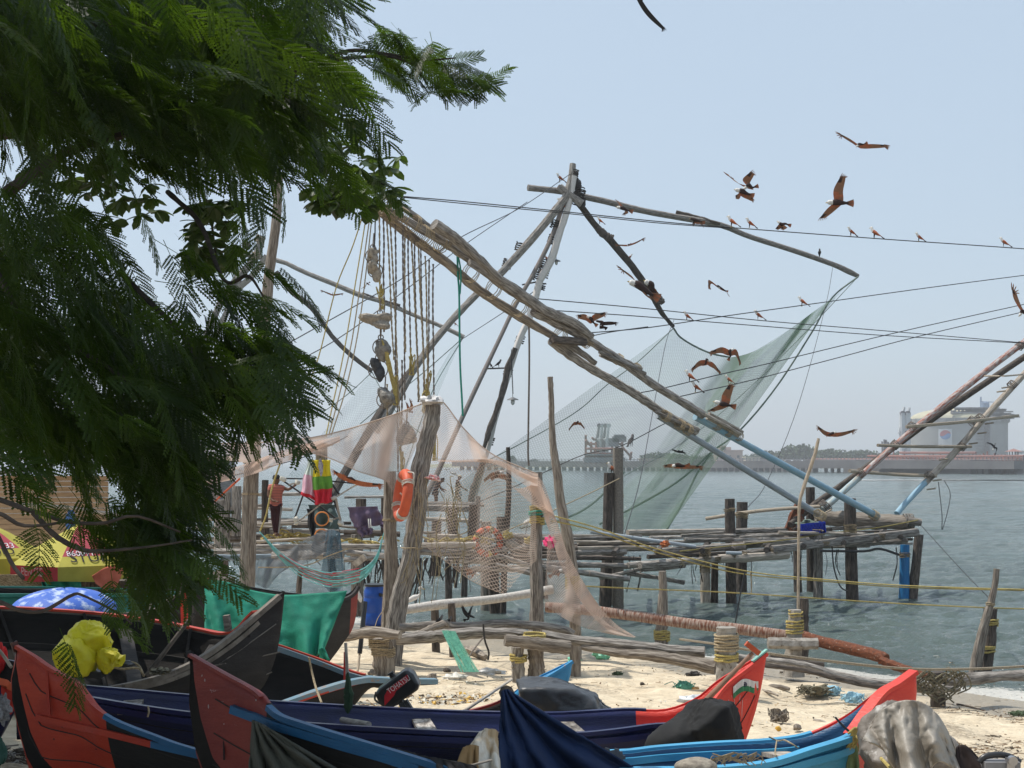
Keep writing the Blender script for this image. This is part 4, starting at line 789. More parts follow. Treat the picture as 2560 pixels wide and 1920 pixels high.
# pipes
thingtube('rusty_pipe','long rust-streaked pipe lying in the shallows from the crooked pole to the concrete pillar','pipe',[(1366,1518),(1440,1523),(1530,1532),(1700,1556),(1840,1572),(1960,1588),(2010,1592)],[13,13,13,13,13,13,13],rustw,26,24.4,0.03,n=30,seg=16)
thingtube('rusty_pipe','corroded dark brown pipe right of the concrete pillar, ending in the surf','pipe',[(2006,1590),(2060,1606),(2130,1622),(2200,1641),(2215,1648)],[14,14,15,14,13],rust,24.4,23,0.06,n=20,seg=16)
thingtube('rusty_pipe','broken corroded pipe end fallen in the surf behind the red prow','pipe',[(2200,1650),(2240,1665),(2290,1682),(2320,1690)],[10,11,10,6],rust,22.8,22.3,0.2)
thingtube('white_pipe','long whitewashed pipe sloping over the shallows beside the egret','pipe',[(1003,1526),(1100,1512),(1220,1500),(1300,1488),(1380,1474)],[11,12,11,11,12],whitep,25.2,26.4,0.03,n=24,seg=16)
# concrete cross pillar
o=E('concrete_pillar','eroded concrete cross-shaped pillar with rope round its top, at the end of the rusty pipe','pillar',P(1986,1650,24))
m=MB(); tube(m,[P(1988,1524,24),P(1987,1560,24),P(1986,1600,24),P(1985,1660,24),P(1985,1690,24)],[rr(15,24),rr(17,24),rr(20,24),rr(24,24),rr(26,24)],10,0.12,14); m.build('shaft',conc,o)
m=MB(); 
tube(m,[P(1920,1608,23.8),P(1950,1608,23.8),P(1990,1609,23.8),P(2044,1609,23.8)],rr(15,24),7,0.10,10); m.build('arm',conc,o)
m=MB(); wrap(m,P(1987,1566,24),(0,0,1),rr(19,24),5,.016,.05); wrap(m,P(1989,1534,24),(0,0,1),rr(16,24),2,.012,.05); m.build('rope_coil',ropey,o)
# tarred post under the pipes in the water
for k,(x,y0,y1,lab) in enumerate(((1128,1508,1545,'stubby dark stake under the whitewashed pipe'),(1085,1500,1530,'second stubby dark stake under the whitewashed pipe, near the egret'))):
    post('stake',lab,[(x,y0),(x+2,y1)],[9,10],woodd,25.5+k)
# plastic cap on the capped post
m=MB(); blob(m,P(1078,1005,23.4),(0.18,0.18,0.10),11,0.5,22,12,freq=4,flatb=0.05)
tag(m.build('plastic_sheet',pm('plastic_white',(0.60,0.58,0.56),(0.38,0.36,0.35),12,0.35,0.02,spec=.5)),'crumpled white plastic tied over the top of the thick grey post','plastic sheet')
# driftwood on the sand
def onsand(px,py): return GP(px,py)
def drift(label,a,b,r,mt=woodb,cat='driftwood',name='driftwood'):
    p=onsand(*a); q=onsand(*b); R_=rr(r,p.y); m=MB(); tube(m,[p+Vector((0,0,R_*.7)),(p+q)/2+Vector((0,0,R_*1.1)),q+Vector((0,0,R_*.7))],[R_,R_*1.1,R_*.6],7,0.2,7); tag(m.build(name,mt),label,cat)
drift('pale brown driftwood branch lying right of the flag prow',(1922,1722),(1974,1728),7)
drift('thin driftwood stick just below the pale branch right of the flag prow',(1905,1728),(1945,1742),4)
drift('short pale log piece on the sand left of the red and blue prow',(2036,1806),(2070,1815),6,woodw)
drift('small dark stick on the wet sand at the right',(2392,1762),(2460,1778),2.5,woodd)
drift('short brown log piece on the sand under the barrier, beside the green net end',(1160,1632),(1215,1652),12,woodb)
for k,(x,y,r,lab,mt) in enumerate(((930,1682,9,'brown coconut husk beside the drum stump',woodb),(1080,1694,12,'flat brown husk on the sand behind the outboard motor',woodb),(1118,1680,9,'dark husk left of the white rag',woodd),(1992,1820,10,'round brown coconut on the sand between the two red prows',woodb),(1946,1822,7,'orange-yellow fruit beside the brown coconut',pm('fruit',(.62,.36,.06),None,9,.6)),(1738,1725,9,'orange crust on the sand beside the green net scrap',pm('fruit2',(.60,.34,.14),None,9,.8)),(1990,1683,7,'small dark husk near the wet sand behind the flag prow',woodd),(1972,1681,5,'small red-brown husk near the wet sand',rust),(1954,1681,4,'tiny brown husk left of the others near the wet sand',woodb),(829,1757,11,'dark coconut half among the litter left of the motor',woodd),(1605,1710,5,'small dark pebble left of the green net scrap',woodd),(1655,1711,4,'second small dark pebble beside the green net scrap',woodd))):
    p=onsand(x,y+r*.6); q=rr(r,p.y); m=MB(); blob(m,p+Vector((0,0,q*.7)),(q*1.15,q,q*.85),k,0.3); tag(m.build('husk',mt),lab,'husk')
# shell and litter band
def litter(n,x0,x1,y0,y1,name,label,mats,smin,smax,pw=1.0,sticks=0.2):
    m=MB(); rs=random.Random(n)
    for k in range(n):
        px=rs.uniform(x0,x1); py=y0+(y1-y0)*(rs.random()**pw); p=onsand(px,py); s=rs.uniform(smin,smax)*rs.uniform(.5,1); c=p+Vector((0,0,s*.35)); mi=rs.randrange(len(mats))
        if rs.random()<sticks:
            a=rs.uniform(0,6.28); tube(m,[c,c+Vector((math.cos(a)*s*4,math.sin(a)*s*4,rs.uniform(-.2,.4)*s))],s*.18,4,m=min(len(mats)-1,mi))
        else:
            a=Vector((rs.gauss(0,1),rs.gauss(0,1),rs.gauss(0,.5))).normalized()*s; b=a.cross(Vector((rs.gauss(0,.5),rs.gauss(0,.5),1))).normalized()*s*rs.uniform(.5,1); u=Vector((0,0,s*rs.uniform(.3,.7)))
            m.add([c-a,c-b*.9,c+a*.8,c+b,c+u],[[0,1,4],[1,2,4],[2,3,4],[3,0,4],[3,2,1,0]],m=mi)
    return tag(m.build(name,mats,smooth=0,org=onsand((x0+x1)/2,(y0+y1)/2)),label,'litter',kind='stuff')
lm=[pm('shell_white',(.72,.68,.60),None,20,.6),pm('shell_tan',(.50,.38,.24),None,20,.8),pm('litter_brown',(.22,.14,.08),None,20,.9),pm('litter_dark',(.09,.07,.05),None,20,.9),pm('litter_cream',(.78,.74,.62),None,20,.6),pm('litter_yellow',(.72,.45,.10),None,20,.6)]
litter(2600,760,1330,1735,1812,'shell_litter','band of broken shells, sticks and rubbish on the sand behind the boats',lm,0.018,0.06,0.8)
litter(900,880,1240,1775,1812,'shell_litter','thicker heap of shells and rubbish round the outboard motor',lm,0.03,0.085)
litter(2400,960,2560,1640,1880,'beach_specks','scattered dark twigs, weed and shell bits over the open sand',[lm[2],lm[3],lm[1],lm[0]],0.012,0.035,1.0,0.5)
litter(700,2250,2560,1770,1900,'beach_specks','dark weed line scattered on the sand at the right',[lm[2],lm[3]],0.015,0.04,1.0,0.6)
# clumps of net and rope on the sand
def clump(label,px,py,w,h,mt,n=40,name='net_scrap',cat='net scrap',th=0.006,bl=True):
    p=onsand(px,py+h*.5); W=rr(w,p.y);H=rr(h,p.y); m=MB(); rs=random.Random(int(px))
    if bl: blob(m,p+Vector((0,0,H*.25)),(W*.42,W*.3,H*.5),int(px),0.6,16,8,freq=4,flatb=H*.3)
    for k in range(n):
        c=p+Vector((rs.uniform(-.5,.5)*W,rs.uniform(-.3,.3)*W,rs.uniform(0,.6)*H)); tube(m,[c,c+Vector((rs.gauss(0,.15)*W,rs.gauss(0,.1)*W,rs.uniform(0,.4)*H)),c+Vector((rs.gauss(0,.2)*W,rs.gauss(0,.1)*W,-rs.uniform(0,.3)*H))],th,4,.2)
    return tag(m.build(name,mt),label,cat)
gnet=pm('scrap_green',(.18,.50,.36),(.10,.32,.24),30,.8); bnet=pm('scrap_blue',(.32,.52,.62),(.2,.36,.44),30,.8)
clump('green net scrap lying flat on the sand right of centre',1710,1713,52,28,gnet)
clump('heap of olive rope on the sand behind the red and blue prow',2035,1722,70,26,pm('rope_olive',(.2,.18,.12)),50,'rope_heap','rope',.011)
clump('pale blue net scrap beside the olive rope heap',2075,1722,56,26,bnet)
clump('second pale blue net scrap nearer the red prow',2132,1740,50,28,bnet)
clump('dark seaweed clump on the sand below the green bag',1545,1682,22,14,pm('weed',(.08,.11,.06),None,20,.9),30,'seaweed','seaweed')
clump('dry brown root clump on the sand between the prows',1946,1785,42,34,woodb,40,'root_clump','root')
clump('wet weed pile at the right edge on the grey sand',2548,1782,40,14,pm('weed',(.08,.11,.06)),40,'seaweed','seaweed')
clump('dark cloth scrap under the lower mossy beam',1735,1683,34,14,roped,20,'cloth_scrap','cloth')
for (lab,px,py,w,h,c) in (('white rag on the sand right of the motor',1135,1690,56,18,(.75,.72,.66)),('white plastic sheet on the sand under the twin stump',1230,1678,60,16,(.78,.75,.70)),('crumpled white bag behind the navy hull near the flag prow',1680,1790,70,40,(.72,.70,.68)),('thin white plastic on the sand left of the flag prow',1735,1745,64,26,(.70,.72,.74)),('clear plastic bottle lying between the blue gunwales',842,1704,26,22,(.6,.6,.58)),('small white scrap near the wet sand',1978,1700,20,6,(.75,.78,.8))):
    p=onsand(px,py+h*.5); W=rr(w,p.y)/2;H=rr(h,p.y)/2; m=MB(); blob(m,p+Vector((0,0,H*.5)),(W,W*.5,H),int(px),0.5,20,10,freq=5,flatb=H*.45); tag(m.build('plastic_scrap',pm('plastic_%d'%px,c,tuple(x*.8 for x in c),9,.4,.01)),lab,'plastic')
# green bags
for (lab,px,py,w,h) in (('knotted green plastic bag with white handles standing on the sand under the beam',1504,1632,36,40),('small flattened green plastic bag left of the standing one',1436,1648,34,18)):
    p=onsand(px,py+h*.5); W=rr(w,p.y)/2;H=rr(h,p.y)/2; o=E('plastic_bag',lab,'bag',p); m=MB(); blob(m,p+Vector((0,0,H*.75)),(W,W*.8,H*.8),int(px),0.4,18,10,freq=4); m.build('bag_body',pm('bag_green',(.22,.62,.42),(.14,.42,.30),14,.4,.01),o)
    m=MB(); blob(m,p+Vector((0.02,0,H*1.6)),(W*.35,W*.3,H*.5),3,0.5); m.build('bag_knot',pm('bag_white',(.8,.78,.76),None,14,.4),o)
# ---------------------------------------------------------------- ropes, wires
def wire(label,pts,th,mt,ds,n=24,name='rope',cat='rope',group=None,wob=0.0,seg=5):
    if not isinstance(ds,list): ds=[ds]*len(pts)
    m=MB(); tube(m,[P(x,y,d) for (x,y),d in zip(pts,ds)],th,seg,wob,n); return tag(m.build(name,mt),label,cat,group)
G_='cables across the sky'
wire('upper twin of the black cable from the log tip to the right edge',[(880,478),(985,489),(1150,503),(1400,528),(1640,553),(1830,569),(2200,597),(2560,622),(2900,650)],0.011,cable,[27,27.2,27.6,28.4,29,29.6,30.6,31.5,32],40,'cable','cable',G_)
wire('lower twin of the black cable, sagging left of the tall frame',[(880,480),(985,491),(1150,508),(1400,532),(1640,557),(1830,571)],0.010,cable,[27,27.2,27.6,28.4,29,29.6],30,'cable','cable',G_)
wire('thin wire from the log arm running right to the pole tip, upper one',[(1345,747),(1600,770),(1900,801),(2200,826),(2560,857)],0.012,cable,[31.5,34,37,40,44],20,'wire','cable')
wire('thin wire just below its twin, from the log arm to the pole tip',[(1367,775),(1600,791),(1900,815),(2200,838),(2560,858)],0.012,cable,[31.7,34,37,40,44],20,'wire','cable')
wire('wire rising right from the upper log arm, with a kite on it',[(1461,833),(1620,819),(1800,792),(2000,764),(2300,722),(2600,683)],0.013,cable,[33,34,36,38,41,44],24,'wire','cable')
wire('short doubled wire under the rising one by the log arm',[(1478,840),(1540,828),(1620,817)],0.012,cable,[33.2,33.6,34],10,'wire','cable')
wire('wire rising right from the middle of the log arm behind the green net',[(1600,982),(1660,970),(1800,936),(1920,909),(2100,865),(2300,818),(2600,752)],0.013,cable,[34.5,35,36.5,38,40,42,45],24,'wire','cable')
wire('wire from lower on the log arm rising beside its twin to the right edge',[(1697,992),(1750,980),(1830,962),(1920,940),(2100,893),(2300,840),(2600,770)],0.013,cable,[35.5,35.8,36.8,38,40,42,45],24,'wire','cable')
wire('thin slack line from the long arm tip down past the net to the platform',[(2082,668),(2065,760),(2000,1000),(1920,1200),(1868,1270)],0.012,cable,[72,66,52,44,39],20,'wire','cable')
wire('taut line dropping from the dark arm to the platform through the net',[(1685,700+100),(1664,860),(1630,1040),(1600,1200),(1560,1340)],0.014,cable,[69,64,52,44,37],20,'wire','cable')
wire('long stay rope from the net frame top down left toward the tree',[(1430,432),(1300,520),(1145,597),(1000,700),(700,870)],0.018,cable,[66,60,50,46,40],24,'rope','rope')
wire('second stay rope just below the first, down to the left',[(1318,505),(1150,620),(1060,690),(840,850),(640,950)],0.018,cable,[66,60,52,48,44],24,'rope','rope')
wire('stay rope from the left arm tip up to the tall frame',[(1160,845),(1260,780),(1350,718)],0.022,cable,[90,78,67],16,'rope','rope')
wire('long line from the walkway past the palm trunk up to the log arm',[(1180,1262),(1290,1215),(1450,1140),(1545,1118),(1650,1065),(1680,1050)],0.013,cable,[40,39,38,37.6,36,35.6],24,'rope','rope')
wire('pale line from the heaped lifebuoy to the palm trunk top',[(1250,1332),(1330,1300),(1460,1240),(1555,1193)],0.014,rope,[32,33,35,37],20,'rope','rope')
wire('yellow mooring rope from the tied post to the right edge, upper one',[(1362,1284),(1500,1322),(1640,1372),(1860,1427),(2050,1448),(2260,1464),(2560,1474),(2800,1480)],0.013,ropey,[25,26,27,28,28,27.5,27,27],36)
wire('second yellow mooring rope just below the upper one, tied to the same post',[(1362,1298),(1480,1325),(1640,1380),(1840,1432),(2050,1452),(2260,1468),(2560,1476)],0.013,ropey,[25,26,27,28,28,27.5,27],36)
wire('yellow mooring rope from the crooked pole low over the water to the right edge',[(1440,1464),(1600,1472),(1760,1478),(1900,1486),(2200,1506),(2440,1518),(2560,1522),(2800,1528)],0.013,ropey,[26,26.5,27,27,27,26.5,26.5,26],36)
wire('thick twisted tan rope over the barrier logs to the right edge',[(1700,1598),(1800,1612),(1900,1630),(2000,1644),(2240,1670),(2400,1673),(2560,1666),(2800,1650)],0.020,pm('rope_twisted',(.34,.29,.21),(.15,.12,.09),60,.9),[22,21,20.5,20.4,20.4,20.6,20.8,21],40)
wire('yellow rope from the pivot log end back along the platform edge',[(2295,1300),(2200,1318),(2060,1335),(1960,1350),(1700,1378)],0.016,ropey,[40,39.6,39,37.6,35],24)
wire('thin line from the pivot log end down to the slanting pole',[(2302,1312),(2400,1420),(2474,1496)],0.011,cable,[40,32,26],14)
wire('green rope looped on the logs and hanging with a knot below',[(1143,626),(1145,690),(1148,740),(1150,900),(1155,1000),(1157,1040)],0.022,ropeg,29.6,24)
wire('short loop of the green rope beside the main strand',[(1143,628),(1152,680),(1150,735)],0.018,ropeg,29.5,10)
wire('tall double black rope hanging from the logs down to the platform',[(1322,800),(1323,900),(1321,1050),(1320,1130),(1322,1165)],0.024,ropegr,32,20)
wire('dark cable ending in the lamp shade, hanging left of the hanging rope',[(1278,872),(1282,960),(1283,985)],0.012,cable,60,8)
wire('loose black hose curving from the platform into the water',[(2080,1365),(2085,1420),(2100,1465),(2118,1478)],0.02,cable,38,12)
wire('black line hanging along the bamboo pole foot',[(1862,1432),(1850,1490),(1838,1560)],0.014,cable,27,8)
wire('short rope hanging from the yellow mooring ropes with a knot',[(1876,1430),(1879,1460),(1878,1485)],0.012,rope,28,8)
wire('brown line tied between the leaning pole and the striped man, crossing left',[(570,1192),(700,1160),(780,1135),(870,1090)],0.010,cable,[30,30,30,30],14)
wire('tan rope slanting from the barrier log down to the sand',[(1215,1585),(1180,1630),(1158,1672)],0.013,ropegr,[21.8,21.5,21.3],10)
wire('dark rope hanging in a loop from the barrier log with a weight at its end',[(1208,1560),(1212,1600),(1222,1630),(1220,1650)],0.016,roped,21.7,10)
for k,(pts,lab) in enumerate((([(905,545),(880,620),(840,720),(800,880),(775,950)],'leftmost yellow hauling line slanting down from the log tip'),([(915,545),(890,700),(860,880),(830,1020),(815,1090)],'second yellow hauling line from the log tip'),([(925,540),(905,680),(880,850),(850,980),(822,1088)],'third hauling line, greyer, from the log tip'),([(930,540),(915,680),(895,830),(865,970),(828,1088)],'fourth hauling line, nearest the hanging stones'))):
    wire(lab,pts,0.013,ropey if k<2 else rope,[28,27.8,27.6,27.3,27],18,'hauling_line','rope','hauling lines from the log tip')
wire('yellow line slanting down past the striped man to the walkway',[(700,1160),(680,1220),(665,1290),(650,1328)],0.02,ropey,30,8)
# hanging counterweight ropes
CRL=['first from the left, beside the pale stones','second from the left, ending at the anvil stone','third, running past the dark stones','fourth, long, reaching the net','fifth, long, reaching the net','sixth, ending in a loose tail','seventh, with a frayed end','eighth, slanting right down to the net','ninth, dark and knotted','tenth, reaching just above the plastic cap','eleventh, left of the plastic cap','twelfth, thin and pale','thirteenth, straight, left of the cap','last on the right, ending on the plastic cap','slanting across the others to the net','short end, in front of the capped post','lower piece, behind the beige net','lower piece, left edge behind the net','lower piece, beside the ringed stone']
cr=[(948,530,950,770,0),(958,535,960,830,1),(966,540,985,900,0),(988,560,990,1010,1),(1007,575,1012,1000,1),(1012,580,1014,880,0),(1020,588,1028,935,1),(1028,595,1048,1000,0),(1036,602,1046,1005,1),(1046,612,1064,1030,0),(1052,620,1060,1000,1),(1063,640,1072,985,0),(1073,650,1070,1000,1),(1083,660,1085,1010,1),(975,545,1002,1100,0),(1084,1010,1087,1150,0),(990,900,995,1180,1),(968,960,970,1170,0),(1005,900,1003,1190,1)]
for k,(x0,y0,x1,y1,t) in enumerate(cr):
    d=28.1+0.25*(x0-940)/35; xm=(x0+x1)/2; pts=[P(x0,y0,d)]+[P(x0+(x1-x0)*q+random.uniform(-1.5,1.5),y0+(y1-y0)*q,d-.1) for q in (.25,.5,.75)]+[P(x1,y1,d-.2)]
    o=E('weight_rope','twisted rope hanging from the log arm, %s'%CRL[k],'rope',pts[-1],'ropes hanging from the log arm') ; m=MB()
    for s in range(2):
        tw=[]; n=int(abs(y1-y0)/9)
        for i,p in enumerate(spl(pts,n)): a=i*1.5+s*math.pi; tw.append(p+Vector((math.cos(a),math.sin(a),0))*0.012)
        tube(m,tw,0.0115,4,0,len(tw)-1)
    m.build('strand',ropegr if t else rope,o)
    if k%3==0:
        q=MB(); p=P(x1,y1-40,d-.2)
        for j in range(5): tube(q,[p+Vector((0,0,random.uniform(-.3,.3))),p+Vector((random.uniform(-.08,.08),0,random.uniform(-.3,.3))),p+Vector((random.uniform(-.06,.06),0,-.35))],.014,4)
        q.build('frayed_end',ropey,o)
st=[(932,640,(16,17),stonel,'upper squarish pale stone hanging at the left of the ropes'),(938,676,(15,17),stonel,'second pale stone hanging right under the squarish one'),(950,803,(29,17),stonel,'flat anvil-shaped pale stone hanging midway'),(952,868,(15,19),stone,'dark grey stone hanging right below the flat pale one'),(945,923,(14,23),pm('stone_dark',(.07,.075,.08),(.03,.03,.035),12,.6,.02),'shiny dark long stone below the dark grey one'),(962,1000,(21,19),stone,'lowest free-hanging grey stone above the net'),(1016,1088,(19,21),stone,'big stone weight with iron ring seen through the beige net')]
for k,(x,y,(a,b),mt,lab) in enumerate(st):
    d=27.8; p=P(x,y,d); o=E('stone_weight',lab,'stone',p,'stone counterweights'); m=MB(); blob(m,p,(rr(a,d),rr(a,d)*.8,rr(b,d)),k*3+1,0.75,18,12,freq=1.8); m.build('stone',mt,o,smooth=25)
    m=MB(); torus(m,p,rr(b,d)*1.06,0.012,Quaternion((1,0,0),R(90)) ,20,5); torus(m,p+Vector((0,0,rr(b,d)*1.3)),0.05,0.012,Quaternion((1,0,0),R(90)),12,5); m.build('sling',ropegr,o)
    t=MB(); tube(t,[p+Vector((0,0,rr(b,d)*1.3)),P(x+(2 if k else 3),y-rr(1,1)*0-(b+40),d)],0.014,5,0,4); t.build('hanger',ropegr,o)
# sling rope pieces above first stones
wire('pair of dark cords from the log tip to the upper stones',[(938,545),(937,600),(934,624)],0.014,roped,27.8,8)
wire('brown cord from the upper part of the log tip down past the stones',[(950,790),(951,840),(950,900),(948,905)],0.014,ropegr,27.8,8)
m=MB()
for k in range(9): tube(m,[P(955+k*2,850+k*4,27.7),P(970+random.uniform(-4,8),900+k*3,27.7),P(985+random.uniform(-5,5),960,27.7),P(992,1000+k,27.7)],.014,4,.3)
tag(m.build('yellow_frayed_rope',ropey),'bundle of frayed yellow rope hanging beside the dark stones','rope')
# lamps
def lamp(label,px,py,d,s,L):
    o=E('hanging_lamp',label,'lamp',P(px,py,d)); k=s/F*d; c=P(px,py,d); m=MB(); lathe(m,c,[(k*.15,k*.35),(k*.35,k*.25),(k*.9,0),(k,-k*.12),(k*.95,-k*.12)],18); m.build('lamp_shade',pm('lamp_metal',(.16,.16,.16),None,4,.5),o)
    m=MB(); lathe(m,c,[(k*.3,-k*.1),(k*.36,-k*.5),(k*.25,-k*.85),(k*.05,-k)],12); m.build('bulb',pm('bulb_glass',(.6,.6,.58),None,4,.15),o); m=MB(); tube(m,[c+Vector((0,0,k*.3)),P(px+L[0],py-L[1],d)],0.012,5); m.build('cord',cable,o)
lamp('round hanging lamp with bulb below the dark spliced pole',1282,998,60,15,(-4,100))
lamp('drum-shaped hanging lamp with bulb on the white painted leg',1391,652,66,11,(-2,28))
# ================================================================ NETS
def crv(pts,n): return spl([Vector((a,b,0)) for a,b in pts],n)
def netpatch(mb,top,bot,dt,db,nu=48,nv=24,sag=0.15,folds=5,m=None,ph=0,us=None):
    """cloth of net between two photo curves; depth from dt (top) to db (bottom), billowing in folds"""
    T=crv(top,nu); B=crv(bot,nu)
    def fn(u,v):
        i=int(round(u*nu)); a=T[i]; b=B[i]; x=a.x+(b.x-a.x)*v; y=a.y+(b.y-a.y)*v
        d=dt+(db-dt)*v + sag*math.sin(folds*6.28*u+ph+v*1.5)*math.sin(math.pi*min(1,v*1.0+.08))+sag*.4*math.sin(v*7+u*9+ph)
        return P(x,y,d)
    L=sum((P(a.x,a.y,dt)-P(b.x,b.y,dt)).length for a,b in zip(T,T[1:])); H=sum((P(T[k].x,T[k].y,dt)-P(B[k].x,B[k].y,db)).length for k in range(0,nu+1,8))/(nu//8+1)
    grid(mb,fn,nu,nv,m,L,max(.3,H))
def hem(mb,pts,d0,d1,th,m=1): tube(mb,px2(pts,d0,d1),th,5,0.1,len(pts)*8,m=m)
gn=netmat('net_green',(0.17,0.24,0.18),0.16,0.10,0.35,0.46); gn2=netmat('net_green_dense',(0.17,0.25,0.18),0.2,0.10,0.6,0.66)
hemg=pm('hem_green',(.16,.20,.17),None,10,.9)
o=E('dip_net','large green dip net hanging from the two raised arms over the water','net',P(1500,1325,60))
m=MB(); netpatch(m,[(1684,822),(1700,842),(1738,866),(1780,884),(1824,893),(1880,880),(1940,845),(2000,805),(2050,770),(2078,748)],[(1100,1240),(1200,1300),(1300,1326),(1400,1328),(1480,1326),(1545,1324),(1600,1322),(1630,1322),(1650,1322),(1668,1322)],69,58,sag=0.9,folds=2.5,nu=64,nv=40); m.build('net_body',gn,o,smooth=180)
m=MB(); netpatch(m,[(1880,885),(1930,855),(1990,812),(2030,782),(2060,760),(2080,745)],[(1530,1325),(1560,1325),(1600,1324),(1630,1323),(1655,1322),(1670,1321)],70,59,sag=0.5,folds=3,nu=40,nv=40,ph=2); m.build('net_side',gn2,o,smooth=180)
m=MB(); netpatch(m,[(2078,747),(2086,742),(2100,730),(2130,695)],[(2040,790),(2050,790),(2056,786),(2060,780)],70.5,70.3,sag=0.1,folds=2,nu=16,nv=8); m.build('net_tip',netmat('net_tip',(0.42,0.50,0.44),0.5,0.10,1,0.5),o,smooth=180)
m=MB(); hem(m,[(1684,820),(1700,842),(1738,866),(1780,884),(1824,893)],69,69.5,0.05,0); hem(m,[(1684,820),(1600,900),(1520,960),(1440,1030),(1300,1110),(1200,1160)],69,60,0.022,0); hem(m,[(2145,692),(2080,745),(2030,830),(1960,940),(1900,1020),(1840,1085),(1785,1125)],71.5,66,0.045,0); hem(m,[(1785,1125),(1745,1180),(1710,1250),(1668,1322)],66,59,0.05,0); hem(m,[(1785,1125),(1700,1200),(1600,1260),(1500,1310)],66,59,0.05,0); hem(m,[(1560,1180),(1480,1260),(1400,1300),(1300,1320)],62,58,0.05,0); hem(m,[(2145,692),(1995,850),(1840,1000),(1700,1110),(1560,1190)],71.5,60,0.018,0)
m.build('edge_rope',hemg,o)
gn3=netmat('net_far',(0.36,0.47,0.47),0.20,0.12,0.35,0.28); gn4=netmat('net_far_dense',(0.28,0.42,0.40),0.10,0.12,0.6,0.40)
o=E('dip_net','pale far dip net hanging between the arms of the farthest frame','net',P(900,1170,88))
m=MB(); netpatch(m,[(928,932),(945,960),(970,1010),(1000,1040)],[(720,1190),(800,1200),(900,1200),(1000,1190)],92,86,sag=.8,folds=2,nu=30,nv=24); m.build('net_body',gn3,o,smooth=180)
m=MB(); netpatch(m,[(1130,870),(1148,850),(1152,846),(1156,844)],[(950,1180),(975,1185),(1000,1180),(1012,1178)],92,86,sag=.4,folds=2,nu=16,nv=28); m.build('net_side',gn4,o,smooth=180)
m=MB(); hem(m,[(1158,844),(1060,930),(960,1010),(900,1060)],92,88,.03,0); hem(m,[(930,930),(870,985),(780,1050)],92,88,.03,0); hem(m,[(930,930),(960,985),(1000,1040),(1060,1090)],92,88,.03,0); hem(m,[(1158,844),(1080,980),(1010,1180)],92,88,.03,0); m.build('edge_rope',hemg,o)
# drying net over the shore posts
bn=netmat('net_beige',(0.60,0.48,0.41),0.32,0.032,1.6,0.52,0.3); bn2=netmat('net_beige_dense',(0.60,0.45,0.37),0.55,0.03,2.2,0.62,0.3)
o=E('drying_net','fine beige net draped over the capped post and spread to both sides','net',P(1085,1600,23.4))
m=MB(); netpatch(m,[(430,1120),(520,1112),(560,1109),(640,1108),(700,1104),(760,1097),(820,1086),(890,1068),(960,1045),(1020,1022),(1060,1010),(1085,1003)],[(430,1150),(520,1152),(560,1150),(640,1158),(700,1143),(760,1132),(830,1148),(890,1176),(940,1192),(965,1205),(978,1225),(990,1245)],23.6,23.3,sag=0.10,folds=5,nu=80,nv=24); m.build('net_left',bn,o,smooth=180)
m=MB(); netpatch(m,[(1085,1003),(1110,1010),(1135,1038),(1160,1072),(1190,1102),(1230,1135),(1275,1160),(1320,1178),(1345,1186)],[(1092,1140),(1120,1150),(1150,1152),(1180,1152),(1210,1150),(1240,1160),(1280,1190),(1315,1215),(1345,1230)],23.5,24.4,sag=0.10,folds=4,nu=56,nv=16); m.build('net_right',bn,o,smooth=180)
m=MB(); netpatch(m,[(1060,1120),(1092,1140),(1120,1150),(1150,1152),(1180,1152),(1210,1150),(1240,1160),(1280,1195),(1315,1230),(1340,1260)],[(1050,1330),(1065,1360),(1085,1385),(1110,1400),(1150,1430),(1185,1455),(1215,1468),(1260,1482),(1300,1440),(1342,1400)],23.6,24.6,sag=0.12,folds=3,nu=56,nv=30); m.build('net_curtain',netmat('net_beige_sheer',(0.62,0.50,0.42),0.6,0.045,1.2,0.12,0.18),o,smooth=180)
m=MB(); netpatch(m,[(425,1235),(520,1200),(560,1178),(640,1150),(700,1128),(770,1108),(850,1090)],[(480,1222),(540,1208),(600,1195),(650,1180),(700,1160),(770,1135),(850,1105)],23.3,23.2,sag=0.08,folds=4,nu=40,nv=8); m.build('net_fold',bn2,o,smooth=180)
m=MB(); netpatch(m,[(1095,1148),(1150,1150),(1200,1148),(1250,1152),(1300,1178),(1345,1195)],[(1095,1154),(1150,1156),(1200,1155),(1250,1164),(1300,1192),(1345,1212)],23.4,23.9,sag=0.04,folds=5,nu=40,nv=4); m.build('net_fold',bn2,o,smooth=180)
m=MB(); netpatch(m,[(1240,1180),(1262,1200),(1290,1220),(1322,1215),(1348,1200)],[(1250,1190),(1290,1225),(1330,1260),(1375,1290),(1395,1310)],24.2,24.5,sag=.05,folds=2,nu=24,nv=8); m.build('net_fold',bn2,o,smooth=180)
m=MB(); netpatch(m,[(1345,1190),(1362,1215),(1380,1270),(1398,1320),(1418,1380),(1450,1440),(1495,1510),(1540,1560),(1590,1592)],[(1340,1235),(1352,1270),(1370,1320),(1385,1360),(1396,1400),(1425,1460),(1468,1525),(1520,1575),(1585,1594)],24.6,24.4,sag=.05,folds=3,nu=56,nv=8); m.build('net_strip',bn2,o,smooth=180)
m=MB(); netpatch(m,[(1370,1330),(1392,1390),(1420,1440),(1450,1500),(1500,1545),(1560,1585),(1590,1592)],[(1360,1515),(1380,1525),(1400,1540),(1430,1556),(1470,1572),(1530,1586),(1585,1594)],24.3,24.2,sag=.08,folds=3,nu=40,nv=16); m.build('net_tail',bn,o,smooth=180)
